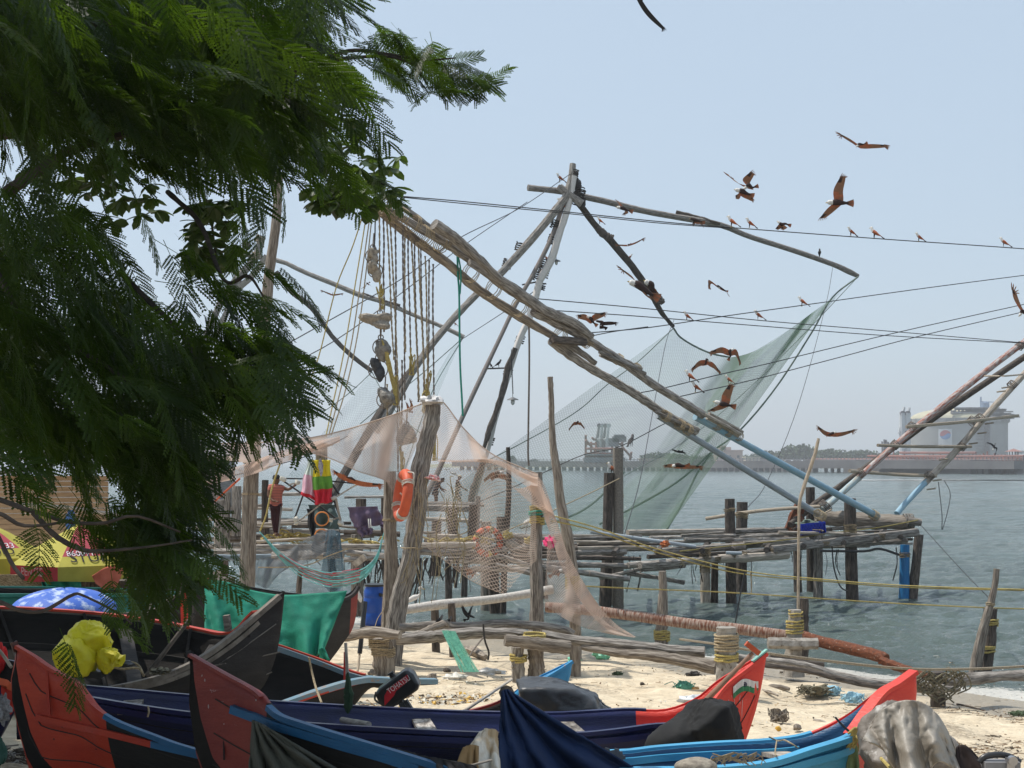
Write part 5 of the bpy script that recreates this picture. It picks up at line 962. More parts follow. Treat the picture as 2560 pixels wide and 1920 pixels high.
m=MB(); hem(m,[(430,1120),(560,1109),(700,1104),(820,1086),(960,1045),(1040,1015),(1085,1002),(1110,1008),(1160,1072),(1230,1135),(1345,1186)],23.6,23.6,0.012,0); hem(m,[(700,1143),(760,1130),(830,1148),(890,1176),(940,1192),(975,1205)],23.3,23.3,0.008,0); hem(m,[(1060,1362),(1110,1400),(1185,1455),(1260,1484)],23.6,24.6,.006,0); m.build('edge_rope',pm('hem_beige',(.50,.38,.30),None,10,.9),o)
# second pale net line behind, sagging to the left pole
o=E('drying_net','thin end of a second beige net sagging behind the tall pole at far left','net',P(600,1110,30))
m=MB(); netpatch(m,[(680,1050),(710,1062),(740,1080),(780,1093),(820,1088)],[(620,1106),(680,1104),(720,1102),(770,1100),(820,1096)],30,30,sag=.06,folds=2,nu=24,nv=6); m.build('net_body',bn,o,smooth=180)
# green loose net end on the barrier, hammock, blue-black net
o=E('net_bundle','pale green net spilling from the barrier logs down to the sand','net',P(1160,1678,21.3))
m=MB(); netpatch(m,[(1104,1576),(1112,1575),(1122,1576),(1138,1580)],[(1148,1672),(1165,1676),(1180,1679),(1198,1680)],21.6,21.2,sag=.06,folds=2,nu=20,nv=14); m.build('net_body',netmat('net_mint',(.32,.68,.50),.6,.02,5,.75,.4),o,smooth=180)
m=MB()
for k in range(40):
    x=random.uniform(1105,1138); tube(m,[P(x,1578,21.5),P(x+22,1625,21.35),P(x+52+random.uniform(-8,8),1680,21.15)],.006,4,.2)
m.build('loose_thread',gnet,o)
o=E('hammock','red and turquoise string hammock slung low between the tall pole and the twin post','hammock',P(840,1450,27))
for nm,mt,seed in (('red_string',pm('string_red',(.55,.06,.09),None,9,.8),1),('turquoise_string',pm('string_turq',(.18,.50,.50),None,9,.8),2)):
    rs=random.Random(seed); m=MB()
    a=[(648,1328),(700,1390),(760,1430),(830,1450),(900,1440),(940,1400),(960,1330)]
    for k in range(22):
        sp_=(k/22-.5)*34; pts=[]
        for q,(x,y) in enumerate(a):
            f=math.sin(math.pi*q/6); pts.append(P(x+rs.uniform(-3,3)*f,y+sp_*f*1.1+rs.uniform(-3,3)*f,27+sp_*.01*f))
        i0=rs.choice([0,0,1,2,3]); i1=rs.choice([4,5,6,6]) 
        if nm=='red_string': i0=rs.choice([1,2,3]); i1=i0+rs.choice([1,2,3])
        tube(m,pts[i0:i1+1],.007,4,.1)
    m.build(nm,mt,o)
m=MB(); wt=px2([(645,1418),(700,1418),(770,1412),(820,1390),(870,1372)],27,27); tube(m,wt,.012,5); m.build('cross_rope',rope,o)
o=E('net_bundle','dark blue-grey net hanging in a heavy bunch below the two orange rings','net',P(830,1470,28.5))
m=MB(); netpatch(m,[(815,1330),(825,1325),(840,1326),(850,1332)],[(800,1450),(822,1478),(846,1480),(862,1440)],28.5,28.5,sag=.12,folds=2,nu=24,nv=20); m.build('net_body',netmat('net_slate',(.10,.17,.22),.5,.03,5,.75,.4),o,smooth=180)
m=MB(); netpatch(m,[(690,1390),(730,1370),(770,1345),(815,1325),(835,1322)],[(670,1420),(720,1420),(770,1405),(820,1375),(850,1360)],28.7,28.5,sag=.08,folds=3,nu=24,nv=8); m.build('net_drape',netmat('net_slate2',(.20,.21,.22),.5,.03,4,.65,.4),o,smooth=180)
m=MB(); netpatch(m,[(640,1400),(660,1395),(700,1400),(735,1412)],[(632,1455),(650,1465),(670,1470),(690,1440)],29.5,29.5,sag=.08,folds=3,nu=20,nv=8); m.build('net_drape',netmat('net_slate3',(.16,.19,.22),.5,.03,4,.6,.4),o,smooth=180)
# loose brown strands on the capped post
m=MB()
for k in range(46):
    x=random.uniform(1015,1160); y=random.uniform(1180,1420); d=23.15
    tube(m,[P(x,y,d),P(x+random.uniform(-14,14),y+random.uniform(10,50),d),P(x+random.uniform(-20,20),y+random.uniform(40,120),d)],.006,4,.4)
tag(m.build('tangled_twine',pm('twine',(.40,.33,.20),(.22,.17,.10),30,.9)),'tangled tan twine hanging over the thick capped post under the net','twine',kind='stuff')
# ================================================================ PEOPLE AND GEAR ON THE WALKWAYS
skin=pm('skin_dark',(.16,.08,.05),(.12,.06,.038),8,.55,.0); hairm=pm('hair_black',(.012,.010,.010),(.02,.017,.015),20,.6)
def skinmesh(name,pts,edges,mt,parent,sub=2):
    if name in('shirt','lungi','shorts'): pts=[(p,tuple(1.15*q for q in r) if isinstance(r,tuple) else r*1.15) for p,r in pts]
    """one continuous surface grown over a joint skeleton: pts (Vector, radius)"""
    me=bpy.data.meshes.new(name); o0=ORG[parent]; me.from_pydata([p-o0 for p,_ in pts],edges,[]); me.materials.append(mt if not isinstance(mt,list) else mt[0])
    o=bpy.data.objects.new(name,me); COL.objects.link(o); o.parent=parent; ORG[o]=o0
    sk=o.modifiers.new('skin','SKIN'); sk.use_smooth_shade=True
    sv=me.skin_vertices[0].data
    for i,(p,r) in enumerate(pts):
        rx,ry=(r,r) if not isinstance(r,tuple) else r
        sv[i].radius=(rx,ry)
    sv[0].use_root=True
    s=o.modifiers.new('sub','SUBSURF'); s.levels=sub; s.render_levels=sub
    return o
def person(label,base,joints,H,parts,group=None):
    """joints: dict name->(x,z,y) in units of height H, x right, z up, y depth, from base"""
    root=E('person',label,'person',base,group)
    J={k:Vector(base)+Vector((v[0]*H,(v[2] if len(v)>2 else 0)*H,v[1]*H)) for k,v in joints.items()}
    R_={k_:v_*1.12 for k_,v_ in {'pelvis':.075,'belly':.066,'chest':.078,'neck':.030,'chin':.042,'head':.056,'crown':.040,'sl':.04,'sr':.04,'el':.025,'er':.025,'wl':.018,'wr':.018,'hl':.022,'hr':.022,'ul':.055,'ur':.055,'kl':.036,'kr':.036,'al':.024,'ar':.024,'tl':.022,'tr':.022}.items()}
    names=['pelvis','belly','chest','neck','chin','head','crown','sl','el','wl','hl','sr','er','wr','hr','ul','kl','al','tl','ur','kr','ar','tr']
    ix={n:i for i,n in enumerate(names)}; pts=[(J[n],R_[n]*H) for n in names]
    ed=[('pelvis','belly'),('belly','chest'),('chest','neck'),('neck','chin'),('chin','head'),('head','crown'),('chest','sl'),('sl','el'),('el','wl'),('wl','hl'),('chest','sr'),('sr','er'),('er','wr'),('wr','hr'),('pelvis','ul'),('ul','kl'),('kl','al'),('al','tl'),('pelvis','ur'),('ur','kr'),('kr','ar'),('ar','tr')]
    # fingers
    for s in 'lr':
        h=J['h'+s]; w=J['w'+s]; dr=(h-w).normalized(); sd=dr.orthogonal().normalized()
        for f,(o_,L_) in enumerate(((-.9,.75),(-.3,1),(.3,1),(.9,.8))):
            a=h+sd*o_*.011*H+dr*.010*H; b=a+dr*.030*H*L_; c=b+dr*.02*H*L_+sd.cross(dr)*.012*H; i=len(pts); pts+=[(a,.0065*H),(b,.006*H),(c,.005*H)]; ed+=[(ix['h'+s],i),(i,i+1),(i+1,i+2)]
        a=w+(h-w)*.4+sd*.02*H; i=len(pts); pts+=[(a,.008*H),(a+dr*.025*H+sd*.012*H,.006*H)]; ed+=[(ix['h'+s],i),(i,i+1)]
    ee=[(ix[a] if isinstance(a,str) else a,ix[b] if isinstance(b,str) else b) for a,b in ed]
    skinmesh('body',pts,ee,skin,root)
    parts(root,J,H); return root
def cloth(root,name,pl,ed,mt): return skinmesh(name,pl,ed,mt,root)
def hair(root,J,H,mt=hairm,sc=1.0):
    m=MB(); c=J['head']; blob(m,c+Vector((-.004*H,0,.016*H)),(.060*H*sc,.062*H*sc,.058*H*sc),5,.15,16,10,flatb=.012*H); m.build('hair',mt,root)
def face(root,J,H,dirv):
    m=MB(); d=Vector(dirv).normalized(); s=d.cross(Vector((0,0,1))); c=J['head']+d*.05*H
    blob(m,c+d*.012*H-Vector((0,0,.012*H)),(.010*H,.010*H,.016*H),1,.1,8,6)
    for q in(-1,1): blob(m,c+s*q*.022*H+Vector((0,0,.004*H)),(.008*H,.008*H,.006*H),1,.0,8,6)
    blob(m,c-Vector((0,0,.036*H)),(.014*H,.012*H,.005*H),1,.1,8,6)
    for q in(-1,1): blob(m,J['head']+s*q*.056*H-Vector((0,0,.008*H)),(.008*H,.012*H,.018*H),1,.1,8,6)
    m.build('face_features',skin,root)
def striped(root,J,H):
    sh=pm('shirt_stripes',(.55,.17,.12),(.48,.14,.10),5,.9,ring=(9,0.3,(.05,.045,.05),'Z'))
    cloth(root,'shirt',[(J['belly'],(.098*H,.075*H)),(J['chest'],(.10*H,.08*H)),(J['neck']-Vector((0,0,.012*H)),.05*H),(J['sl'],.056*H),((J['sl']*.45+J['el']*.55),.046*H),(J['sr'],.056*H),((J['sr']*.45+J['er']*.55),.046*H),(J['pelvis']+Vector((0,0,0)),(.10*H,.08*H)),(J['pelvis']-Vector((0,0,.05*H)),(.105*H,.085*H))],[(0,1),(1,2),(1,3),(3,4),(1,5),(5,6),(0,7),(7,8)],sh)
    tr=pm('trousers_maroon',(.035,.012,.016),(.05,.02,.022),6,.9)
    cloth(root,'trousers',[(J['pelvis'],(.088*H,.07*H)),(J['ul'],.064*H),(J['kl'],.05*H),(J['al'],.036*H),(J['ur'],.064*H),(J['kr'],.05*H),(J['ar'],.036*H)],[(0,1),(1,2),(2,3),(0,4),(4,5),(5,6)],tr)
    m=MB(); s=Vector((.045*H,-.05*H,0)); tube(m,[J['ur']+s,J['kr']+s*.9,J['ar']+s*.7],.006*H,4,m=0); tube(m,[J['ur']+s+Vector((.02*H,0,0)),J['kr']+s*.9+Vector((.015*H,0,0)),J['ar']+s*.7+Vector((.01*H,0,0))],.006*H,4); m.build('side_stripe',pm('stripe_grey',(.4,.38,.36),None,9,.9),root)
    hair(root,J,H,sc=1.12); face(root,J,H,(.9,.3,0))
std={'pelvis':(0,.52),'belly':(0,.62),'chest':(0,.75),'neck':(0,.845),'chin':(.01,.885),'head':(.005,.935),'crown':(0,.965)}
d=31; b=P(690,1340,d); Hm=(1338-1186)/F*d
person('man in orange striped shirt and maroon trousers standing with one arm out',b,{**std,'sl':(-.095,.80,-.02),'el':(-.11,.66,-.06),'wl':(-.03,.58,-.13),'hl':(.02,.575,-.15),'sr':(.095,.80,.02),'er':(.20,.76,.0),'wr':(.30,.82,-.03),'hr':(.335,.85,-.04),'ul':(-.045,.49),'kl':(-.035,.28),'al':(-.01,.045),'tl':(.02,.015,-.06),'ur':(.045,.49),'kr':(.03,.28,-.01),'ar':(.012,.045),'tr':(.05,.015,-.05)},Hm,striped)
def lungi(root,J,H):
    sh=pm('shirt_plum',(.09,.055,.06),(.06,.035,.04),8,.9)
    cloth(root,'shirt',[(J['belly'],(.090*H,.075*H)),(J['chest'],(.095*H,.08*H)),(J['neck']-Vector((0,0,.012*H)),.045*H),(J['sl'],.052*H),((J['sl']+J['el'])*.5,.042*H),(J['sr'],.052*H),((J['sr']+J['er'])*.5,.042*H),(J['pelvis']+Vector((0,0,.03*H)),(.09*H,.08*H))],[(0,1),(1,2),(1,3),(3,4),(1,5),(5,6),(0,7)],sh)
    lu=pm('lungi_check',(.10,.17,.26),(.36,.42,.46),14,.9)
    mid=(J['kl']+J['kr'])/2
    cloth(root,'lungi',[(J['pelvis']+Vector((0,0,.03*H)),(.088*H,.075*H)),(J['pelvis']-Vector((0,0,.05*H)),(.10*H,.085*H)),((J['pelvis']+mid)/2,(.10*H,.085*H)),(mid+Vector((0,0,.03*H)),(.088*H,.075*H))],[(0,1),(1,2),(2,3)],lu)
    m=MB(); blob(m,J['head']+Vector((0,0,.03*H)),(.066*H,.066*H,.042*H),5,.1,16,8,flatb=.008*H); bar(m,J['head']+Vector((.04*H,-.01*H,.022*H)),J['head']+Vector((.10*H,-.02*H,.010*H)),.09*H,.010*H); m.build('cap',pm('cap_beige',(.50,.44,.34),None,9,.9),root)
    face(root,J,H,(1,-.1,0))
d=64; b=P(1146,1268,d); Hm=(1268-1186)/F*d
leaned={'pelvis':(-.02,.50),'belly':(-.045,.60),'chest':(-.03,.74),'neck':(.01,.835),'chin':(.035,.865),'head':(.03,.915),'crown':(.025,.95),'sl':(-.02,.79,.09),'el':(.06,.64,.09),'wl':(.17,.57,.04),'hl':(.22,.545,.03),'sr':(-.02,.79,-.09),'er':(.08,.63,-.09),'wr':(.20,.55,-.04),'hr':(.24,.52,-.03),'ul':(0,.46,.05),'kl':(.045,.26,.06),'al':(.03,.045,.06),'tl':(.09,.015,.06),'ur':(-.02,.46,-.05),'kr':(.0,.26,-.06),'ar':(-.04,.045,-.06),'tr':(.02,.015,-.06)}
person('man in a beige cap, plum shirt and blue checked lungi hauling a rope',b,leaned,Hm,lungi)
def dark(root,J,H):
    sh=pm('shirt_navy',(.03,.03,.045),(.05,.045,.06),8,.9)
    cloth(root,'shirt',[(J['belly'],(.09*H,.075*H)),(J['chest'],(.095*H,.08*H)),(J['neck']-Vector((0,0,.01*H)),.045*H),(J['sl'],.052*H),((J['sl']+J['el'])*.5,.042*H),(J['sr'],.052*H),((J['sr']+J['er'])*.5,.042*H),(J['pelvis'],(.088*H,.08*H))],[(0,1),(1,2),(1,3),(3,4),(1,5),(5,6),(0,7)],sh)
    cloth(root,'shorts',[(J['pelvis'],(.088*H,.07*H)),(J['ul'],.064*H),((J['kl']+J['ul'])/2,.055*H),(J['ur'],.064*H),((J['kr']+J['ur'])/2,.055*H)],[(0,1),(1,2),(0,3),(3,4)],pm('shorts_grey',(.08,.08,.09),None,8,.9))
    hair(root,J,H,sc=1.1); face(root,J,H,(.8,-.3,-.4))
b=P(1092,1270,d-1)
person('dark haired man bending forward behind the capped post, left of the capped man',b,{'pelvis':(-.06,.50),'belly':(-.03,.60),'chest':(.03,.72),'neck':(.11,.79),'chin':(.15,.80),'head':(.175,.835),'crown':(.19,.865),'sl':(.04,.77,.09),'el':(.10,.62,.08),'wl':(.20,.55,.03),'hl':(.24,.54,.02),'sr':(.04,.77,-.09),'er':(.09,.62,-.08),'wr':(.17,.52,-.04),'hr':(.21,.50,-.03),'ul':(-.05,.46,.05),'kl':(.0,.26,.06),'al':(-.03,.045,.06),'tl':(.04,.015,.06),'ur':(-.05,.46,-.05),'kr':(-.03,.26,-.06),'ar':(-.07,.045,-.06),'tr':(0,.015,-.06)},Hm,dark)
# --------------------------------------------------- towels, garments, rings, buoys, drum, crate
def clothpatch(name,label,cat,quad,d,mats,nu=24,nv=24,fold=.05,k=3,bands=None,parent=None):
    """hanging cloth: quad photo corners TL,TR,BR,BL; bands = v-limits choosing the material"""
    m=MB(); TL,TR,BR,BL=[Vector((a,b,0)) for a,b in quad]
    def fn(u,v):
        p=TL.lerp(TR,u).lerp(BL.lerp(BR,u),v); return P(p.x+2*math.sin(v*9+u*3),p.y+1.5*math.sin(u*11)*v,d+fold*math.sin(k*6.28*u+v*2)*(.3+v)+fold*.3*math.sin(13*u*v+4*v))
    vs=[fn(i/nu,j/nv) for j in range(nv+1) for i in range(nu+1)]
    for j in range(nv):
        mi=0
        if bands: mi=sum(1 for b_ in bands if j/nv>=b_)
        for i in range(nu):
            pass
    base=len(m.v); m.v+=[tuple(v) for v in vs]
    for j in range(nv):
        mi=sum(1 for b_ in (bands or []) if (j+.5)/nv>=b_)
        for i in range(nu):
            a=base+j*(nu+1)+i; m.f.append([a,a+1,a+nu+2,a+nu+1]); m.mi.append(mi); m.uv.append([(i/nu,j/nv)]*4)
    o=m.build(name,mats,parent,smooth=180); so_=o.modifiers.new('thick','SOLIDIFY'); so_.thickness=.006; so_.offset=0
    if label: tag(o,label,cat)
    return o
ty=pm('towel_yellow',(.72,.58,.03),(.62,.48,.02),9,.9); tg=pm('towel_green',(.14,.34,.05),(.11,.27,.04),9,.9); trd=pm('towel_red',(.62,.03,.05),(.5,.02,.04),9,.9)
clothpatch('towel','bright towel in yellow, green and red bands hung over the brown beam','towel',[(780,1150),(826,1150),(832,1256),(786,1262)],30.0,[ty,tg,trd],bands=(.36,.66),fold=.04)
m=MB(); blob(m,P(802,1166,29.93),(.05,.012,.15),4,.5); tag(m.build('towel_print',pm('print_purple',(.16,.12,.20),(.5,.5,.5),20,.9)),'small purple and grey printed patch on the yellow band of the towel','print')
clothpatch('towel','white towel with pink lower half and red hem hanging left of the banded towel','towel',[(770,1148),(782,1146),(808,1258),(750,1236)],30.1,[pm('towel_white',(.72,.76,.72),(.55,.66,.60),5,.9),pm('towel_pink',(.75,.48,.56),(.66,.38,.48),5,.9),trd],bands=(.42,.92),fold=.05)
clothpatch('trousers_garment','faded purple trousers folded over a line left of the lifebuoy post','garment',[(868,1268),(944,1266),(962,1312),(884,1318)],29.5,[pm('cloth_purple',(.15,.11,.17),(.10,.07,.12),5,.9,.01)],fold=.06,k=2.5)
clothpatch('trousers_garment','lower purple trouser leg hanging below the folded pair','garment',[(888,1318),(925,1312),(934,1334),(902,1342)],29.45,[pm('cloth_purple',(.15,.11,.17))],fold=.04)
clothpatch('trousers_garment','purple trouser cuff blown out to the right of the folded pair','garment',[(944,1300),(960,1308),(980,1334),(958,1326)],29.5,[pm('cloth_purple',(.15,.11,.17))],fold=.03)
m=MB()
for x in (921,926): tube(m,[P(x,1297,29.35),P(x+1,1310,29.3),P(x+2,1320,29.3)],.012,5)
tag(m.build('drawstring',pm('cord_white',(.7,.68,.62),None,9,.9)),'two white drawstring ends dangling from the purple trousers','drawstring')
tealc=pm('cloth_teal',(.10,.145,.14),(.065,.10,.10),5,.9,.01)
o=clothpatch('tarp_cloth','dark grey-green cloth hanging behind the two orange rings','cloth',[(770,1262),(838,1262),(850,1325),(778,1318)],30.6,[tealc],fold=.10,k=2)
dk=pm('cloth_black',(.02,.02,.022),(.035,.035,.04),6,.9,.01)
clothpatch('tarp_cloth','black trouser legs hanging beside the grey-green cloth','cloth',[(766,1272),(786,1272),(790,1345),(776,1345)],30.4,[dk],fold=.04,k=2)
# brown beam and X-shaped rack behind the towels
m=MB(); tube(m,[P(770,1115,29.6),P(832,1112,29.6)],rr(2,30),6,.1); bar(m,P(804,1108,30.3),P(804,1162,30.3),rr(24,30)*2,.2,up=(1,0,0)); tag(m.build('board_post',woodb),'wide brown board under the net from which the towels hang','board')
rk=E('folding_rack','dark metal folding rack of crossed bars with pale cloth ties behind the towels','rack',P(770,1340,30.2))
for a,b in (((700,1196),(757,1197)),((828,1203),(900,1210)),((705,1200),(795,1262)),((795,1262),(842,1298)),((757,1240),(737,1295)),((828,1230),(852,1300)),((830,1210),(850,1238))):
    m=MB(); bar(m,P(*a,30.25),P(*b,30.2),.05,.03); m.build('bar',pm('bar_dark',(.035,.03,.03),None,8,.6),rk)
for a,b in (((900,1206),(838,1244)),((838,1244),(800,1262)),((800,1262),(745,1305)),((852,1292),(830,1300)),((840,1246),(852,1308)),((722,1212),(745,1206))):
    m=MB(); bar(m,P(*a,30.1),P(*b,30.1),.045,.03); m.build('wood_bar',woodw,rk)
for x,y in ((708,1198),(894,1209),(744,1206),(740,1298),(742,1308),(852,1308),(832,1246),(826,1300)):
    m=MB(); blob(m,P(x,y,30.05),(.06,.05,.05),int(x),.5,8,6); m.build('cloth_tie',pm('tie_white',(.6,.57,.5),None,9,.9),rk)
m=MB()
# orange rings
orr=pm('ring_orange',(.72,.28,.08),(.6,.2,.05),9,.5)
for k,(x,y,lab) in enumerate(((805,1297,'upper orange ring hanging in front of the grey-green cloth'),(804,1340,'lower orange ring hanging above the dark net'))):
    m=MB(); torus(m,P(x,y,29.6),rr(17,29.6),rr(1.7,29.6),Quaternion((1,0,0),R(84)),32,8); tag(m.build('orange_ring',orr),lab,'ring')
# lifebuoys
orb=pm('buoy_orange',(.62,.12,.05),(.52,.09,.04),6,.55,wear=((.6,.3,.22),5,.66))
o=E('lifebuoy','orange lifebuoy seen almost edge-on, tied to the right of the thick capped post','lifebuoy',P(1005,1236,23.0))
m=MB(); q=Quaternion((0,1,0),R(8))@Quaternion((0,0,1),R(-74))@Quaternion((1,0,0),R(90)); torus(m,P(1007,1238,23.0),rr(54,23),rr(13,23),q,40,12); m.build('ring_body',orb,o)
m=MB()
for k in range(4):
    a=math.pi/2*k+.6; c=P(1007,1238,23.0)+q@Vector((math.cos(a)*rr(54,23),math.sin(a)*rr(54,23),0)); wrap(m,c,q@Vector((-math.sin(a),math.cos(a),0)),rr(13.4,23),3,.010,.03)
tube(m,[P(1020,1180,22.8),P(1035,1185,22.7),P(1028,1220,22.7),P(1010,1238,22.7),P(1000,1232,22.7)],.012,6); m.build('grab_rope',pm('rope_white',(.6,.55,.48),None,30,.9),o)
o=E('lifebuoy','old orange and yellow taped lifebuoy lying round the short post on the platform','lifebuoy',P(1220,1382,31.5))
m=MB(); q=Quaternion((0,0,1),R(8))@Quaternion((1,0,0),R(80)); torus(m,P(1220,1354,31.2),rr(31,31),rr(8,31),q,40,10,mfun=lambda i:1 if i in (7,8,30,31,16,17) else 0); m.build('ring_body',[orb,pm('tape_yellow',(.62,.45,.14),None,9,.7)],o)
m=MB(); 
for k in range(10): a=k*.63; c=P(1220,1354,31.2)+q@Vector((math.cos(a)*rr(31,31),math.sin(a)*rr(31,31),0)); wrap(m,c,q@Vector((-math.sin(a),math.cos(a),0)),rr(8.4,31),2,.012,.04)
m.build('wound_twine',roped,o)
def simpleblob(name,label,cat,px,py,d,w,h,mt,amp=.35,seed=None,freq=3,dp=None):
    m=MB(); blob(m,P(px,py,d),(rr(w/2,d),dp or rr(w/2.5,d),rr(h/2,d)),seed or int(px),amp,22,14,freq=freq); return tag(m.build(name,mt),label,cat)
simpleblob('stone','round pale stone on the platform right of the taped lifebuoy','stone',1280,1363,31.2,32,24,stonel,.15)
simpleblob('stone','small grey stone on the platform right of the pale round one','stone',1312,1365,31.2,16,18,stone,.2)
simpleblob('cloth_bundle','bright pink cloth knotted on the pole crossing, right of the cracked post','cloth bundle',1376,1356,28.5,24,28,pm('pink',(.75,.06,.20),(.6,.04,.14),15,.8),.55,freq=5)
simpleblob('yellow_bundle','yellow rag and rope ball on the poles beside the taped lifebuoy','rag',1268,1338,31.2,22,16,ropey,.6,freq=5)
simpleblob('yellow_bundle','second yellow rag ball right of the grey stone','rag',1320,1352,31.0,18,14,ropey,.6,freq=5)
simpleblob('net_coil','pale blue coil of line hung on a post left of the tall pole','coil',538,1410,28,26,30,pm('coil_blue',(.28,.42,.48),None,20,.8),.4,freq=5)
simpleblob('black_bag','black bag hanging in the walkway poles under the lower ring','bag',790,1368,30,20,30,black,.5)
simpleblob('red_rag','small orange rag tied on the pole near the platform middle','rag',1662,1360,35,20,14,pm('rag_orange',(.6,.2,.08),None,9,.9),.5,freq=5)
simpleblob('white_float','round white float tied beside the edge-on lifebuoy','float',1030,1208,22.9,10,12,pm('float_white',(.75,.73,.7),None,9,.5),.1)
simpleblob('red_white_rag','red and white rag caught on the net right of the thick post','rag',1084,1195,23.3,30,14,pm('rag_redwhite',(.6,.08,.10),(.75,.72,.7),26,.9),.5,freq=5)
# blue drum
d=24.6; c=P(937,1562,d); r=rr(28,d); h=rr(98,d); o=E('plastic_drum','blue plastic drum with black lid ring and clamp standing behind the roped stump','drum',c)
bl=pm('drum_blue',(.010,.085,.42),(.008,.065,.34),5,.35,.002,spec=.5)
m=MB(); lathe(m,c,[(r*.93,0),(r*.97,.02),(r,h*.08),(r*1.01,h*.30),(r*.985,h*.32),(r*.985,h*.335),(r*1.01,h*.35),(r*1.0,h*.55),(r*1.0,h*.68),(r*.97,h*.70),(r*1.0,h*.72),(r*.97,h*.86),(r*.88,h*.93),(r*.88,h)],40); m.build('barrel',bl,o)
m=MB(); lathe(m,c+Vector((0,0,h*.985)),[(r*.90,0),(r*.95,.01),(r*.95,h*.055),(r*.88,h*.06),(r*.5,h*.05),(.01,h*.05)],40); m.build('lid',black,o)
m=MB(); bar(m,c+Vector((r*.55,-r*.9,h*.78)),c+Vector((r*1.1,-r*.3,h*.77)),.05,.05); bar(m,c+Vector((r*.55,-r*.92,h*.76)),c+Vector((r*.58,-r*.92,h*.83)),.04,.04); m.build('clamp',black,o)
m=MB(); box(m,c+Vector((0,0,-.1)),(r*2.2,r*2.2,.2)); tag(m.build('timber_block',woodd),'dark timber block carrying the blue drum','block')
thingtube('dark_pole','dark round pole stub leaning in front of the blue drum','pole',[(913,1504),(907,1560),(903,1600),(899,1634)],[6,6,6,6],black,22.6,22.4,.03)
thingtube('stick','pale bamboo stick under the dark pole stub by the drum','stick',[(899,1634),(896,1665),(893,1682)],[3,3,3],bamboo,22.4,22.2,.05)
thingtube('drum_line','thin line hanging from the drum clamp to the roped stump','line',[(965,1482),(960,1520),(945,1545),(938,1565)],[1,1,1,1],rope,24.1,23.5,.0)
# crate
d=38.6; c=P(2030,1334,d); w=rr(29,d); h=rr(26,d); q=Quaternion((0,1,0),R(-6)); rot=q.to_matrix()
o=E('plastic_crate','blue plastic fish crate full of net tilted on the platform end','crate',c); cb=pm('crate_blue',(.012,.04,.45),(.01,.03,.36),6,.45)
def cw(x,y,z): return c+rot@Vector((x,y,z))
for nm,(x,y,sx,sy) in (('front_wall',(0,-w*.7,2*w,.03)),('back_wall',(0,w*.7,2*w,.03)),('side_wall',(-w,0,.03,w*1.4)),('side_wall',(w,0,.03,w*1.4))):
    m=MB(); n=8
    box(m,cw(x,y,h*.97),(sx+.03,sy+.03,.05),rot); box(m,cw(x,y,.03),(sx,sy,.06),rot); box(m,cw(x,y,h*.5),(sx,sy,h*.96),rot)
    for k in range(n+1):
        t=k/n-.5; box(m,cw(x+(t*sx if sx>.1 else 0),y+(t*sy if sy>.1 else 0)-(.02 if y<0 else 0),h*.5),(.03,.05,h*.9) if sx>.1 else (.05,.03,h*.9),rot)
    box(m,cw(x,y-(.02 if y<0 else 0),h*.55),(sx*.98 if sx>.1 else .05,sy*.98 if sy>.1 else .05,.03),rot)
    m.build(nm,cb,o)
m=MB(); box(m,cw(0,0,.02),(2*w-.04,w*1.4-.04,.03),rot); m.build('base',cb,o)
m=MB(); blob(m,c+Vector((-.08,0,h*.98)),(w*.85,w*.6,h*.30),3,.5,20,10,freq=4); tag(m.build('folded_net',pm('net_greygreen',(.17,.21,.18),(.08,.11,.09),40,.95,.02)),'grey-green net heaped in the blue crate','net')
thingtube('stick','thin stick with blue tip standing in the blue crate','stick',[(2038,1296),(2060,1284),(2080,1273)],[2,2,2],bamboo,38.4,38.2,.05)
from mathutils import noise
# ================================================================ BOATS
def paint(name,c,c2=None,wear=None,th=.64,rough=.45,sc=2.5,b=.004): return pm('paint_'+name,c,c2 or tuple(x*.78 for x in c),sc,rough,b,(1,1,3),False,wear=(wear or (.25,.20,.16),7,th),spec=.35,bscale=30)
pred=paint('red',(.50,.055,.025),(.40,.035,.018),(.12,.03,.02),.68); pdred=paint('dark_red',(.26,.045,.035),(.19,.03,.028),(.42,.30,.30),.66); pnavy=paint('navy',(.012,.018,.085),(.010,.013,.055),(.22,.22,.26),.74,.3); pblue=paint('blue',(.022,.125,.27),(.018,.095,.21),(.12,.10,.09),.68); plblue=paint('light_blue',(.07,.34,.56),(.05,.27,.46),(.16,.20,.22),.72)
pblk=paint('black',(.012,.012,.013),(.020,.019,.018),(.09,.08,.07),.74,.7); ptar=paint('tar',(.038,.034,.032),(.022,.020,.019),(.13,.115,.10),.68,.8); pwblue=paint('worn_blue',(.13,.24,.31),(.19,.25,.28),(.30,.20,.14),.58); porg=paint('orange_red',(.62,.12,.045),(.52,.09,.03)); pbrt=paint('bright_red',(.66,.055,.035),(.55,.04,.03),(.35,.10,.08),.72); pteal=paint('teal',(.02,.17,.14),(.016,.14,.12)); inner=paint('hull_inside',(.010,.009,.008),(.018,.015,.013),(.04,.033,.028),.7,.9); inblue=paint('hull_inside_blue',(.02,.09,.20),(.015,.07,.16),(.10,.12,.14),.7)
wrail=pm('rail_wood',(.22,.19,.155),(.12,.10,.08),9,.7,.004,(1,1,1),wear=((.06,.05,.045),6,.6))
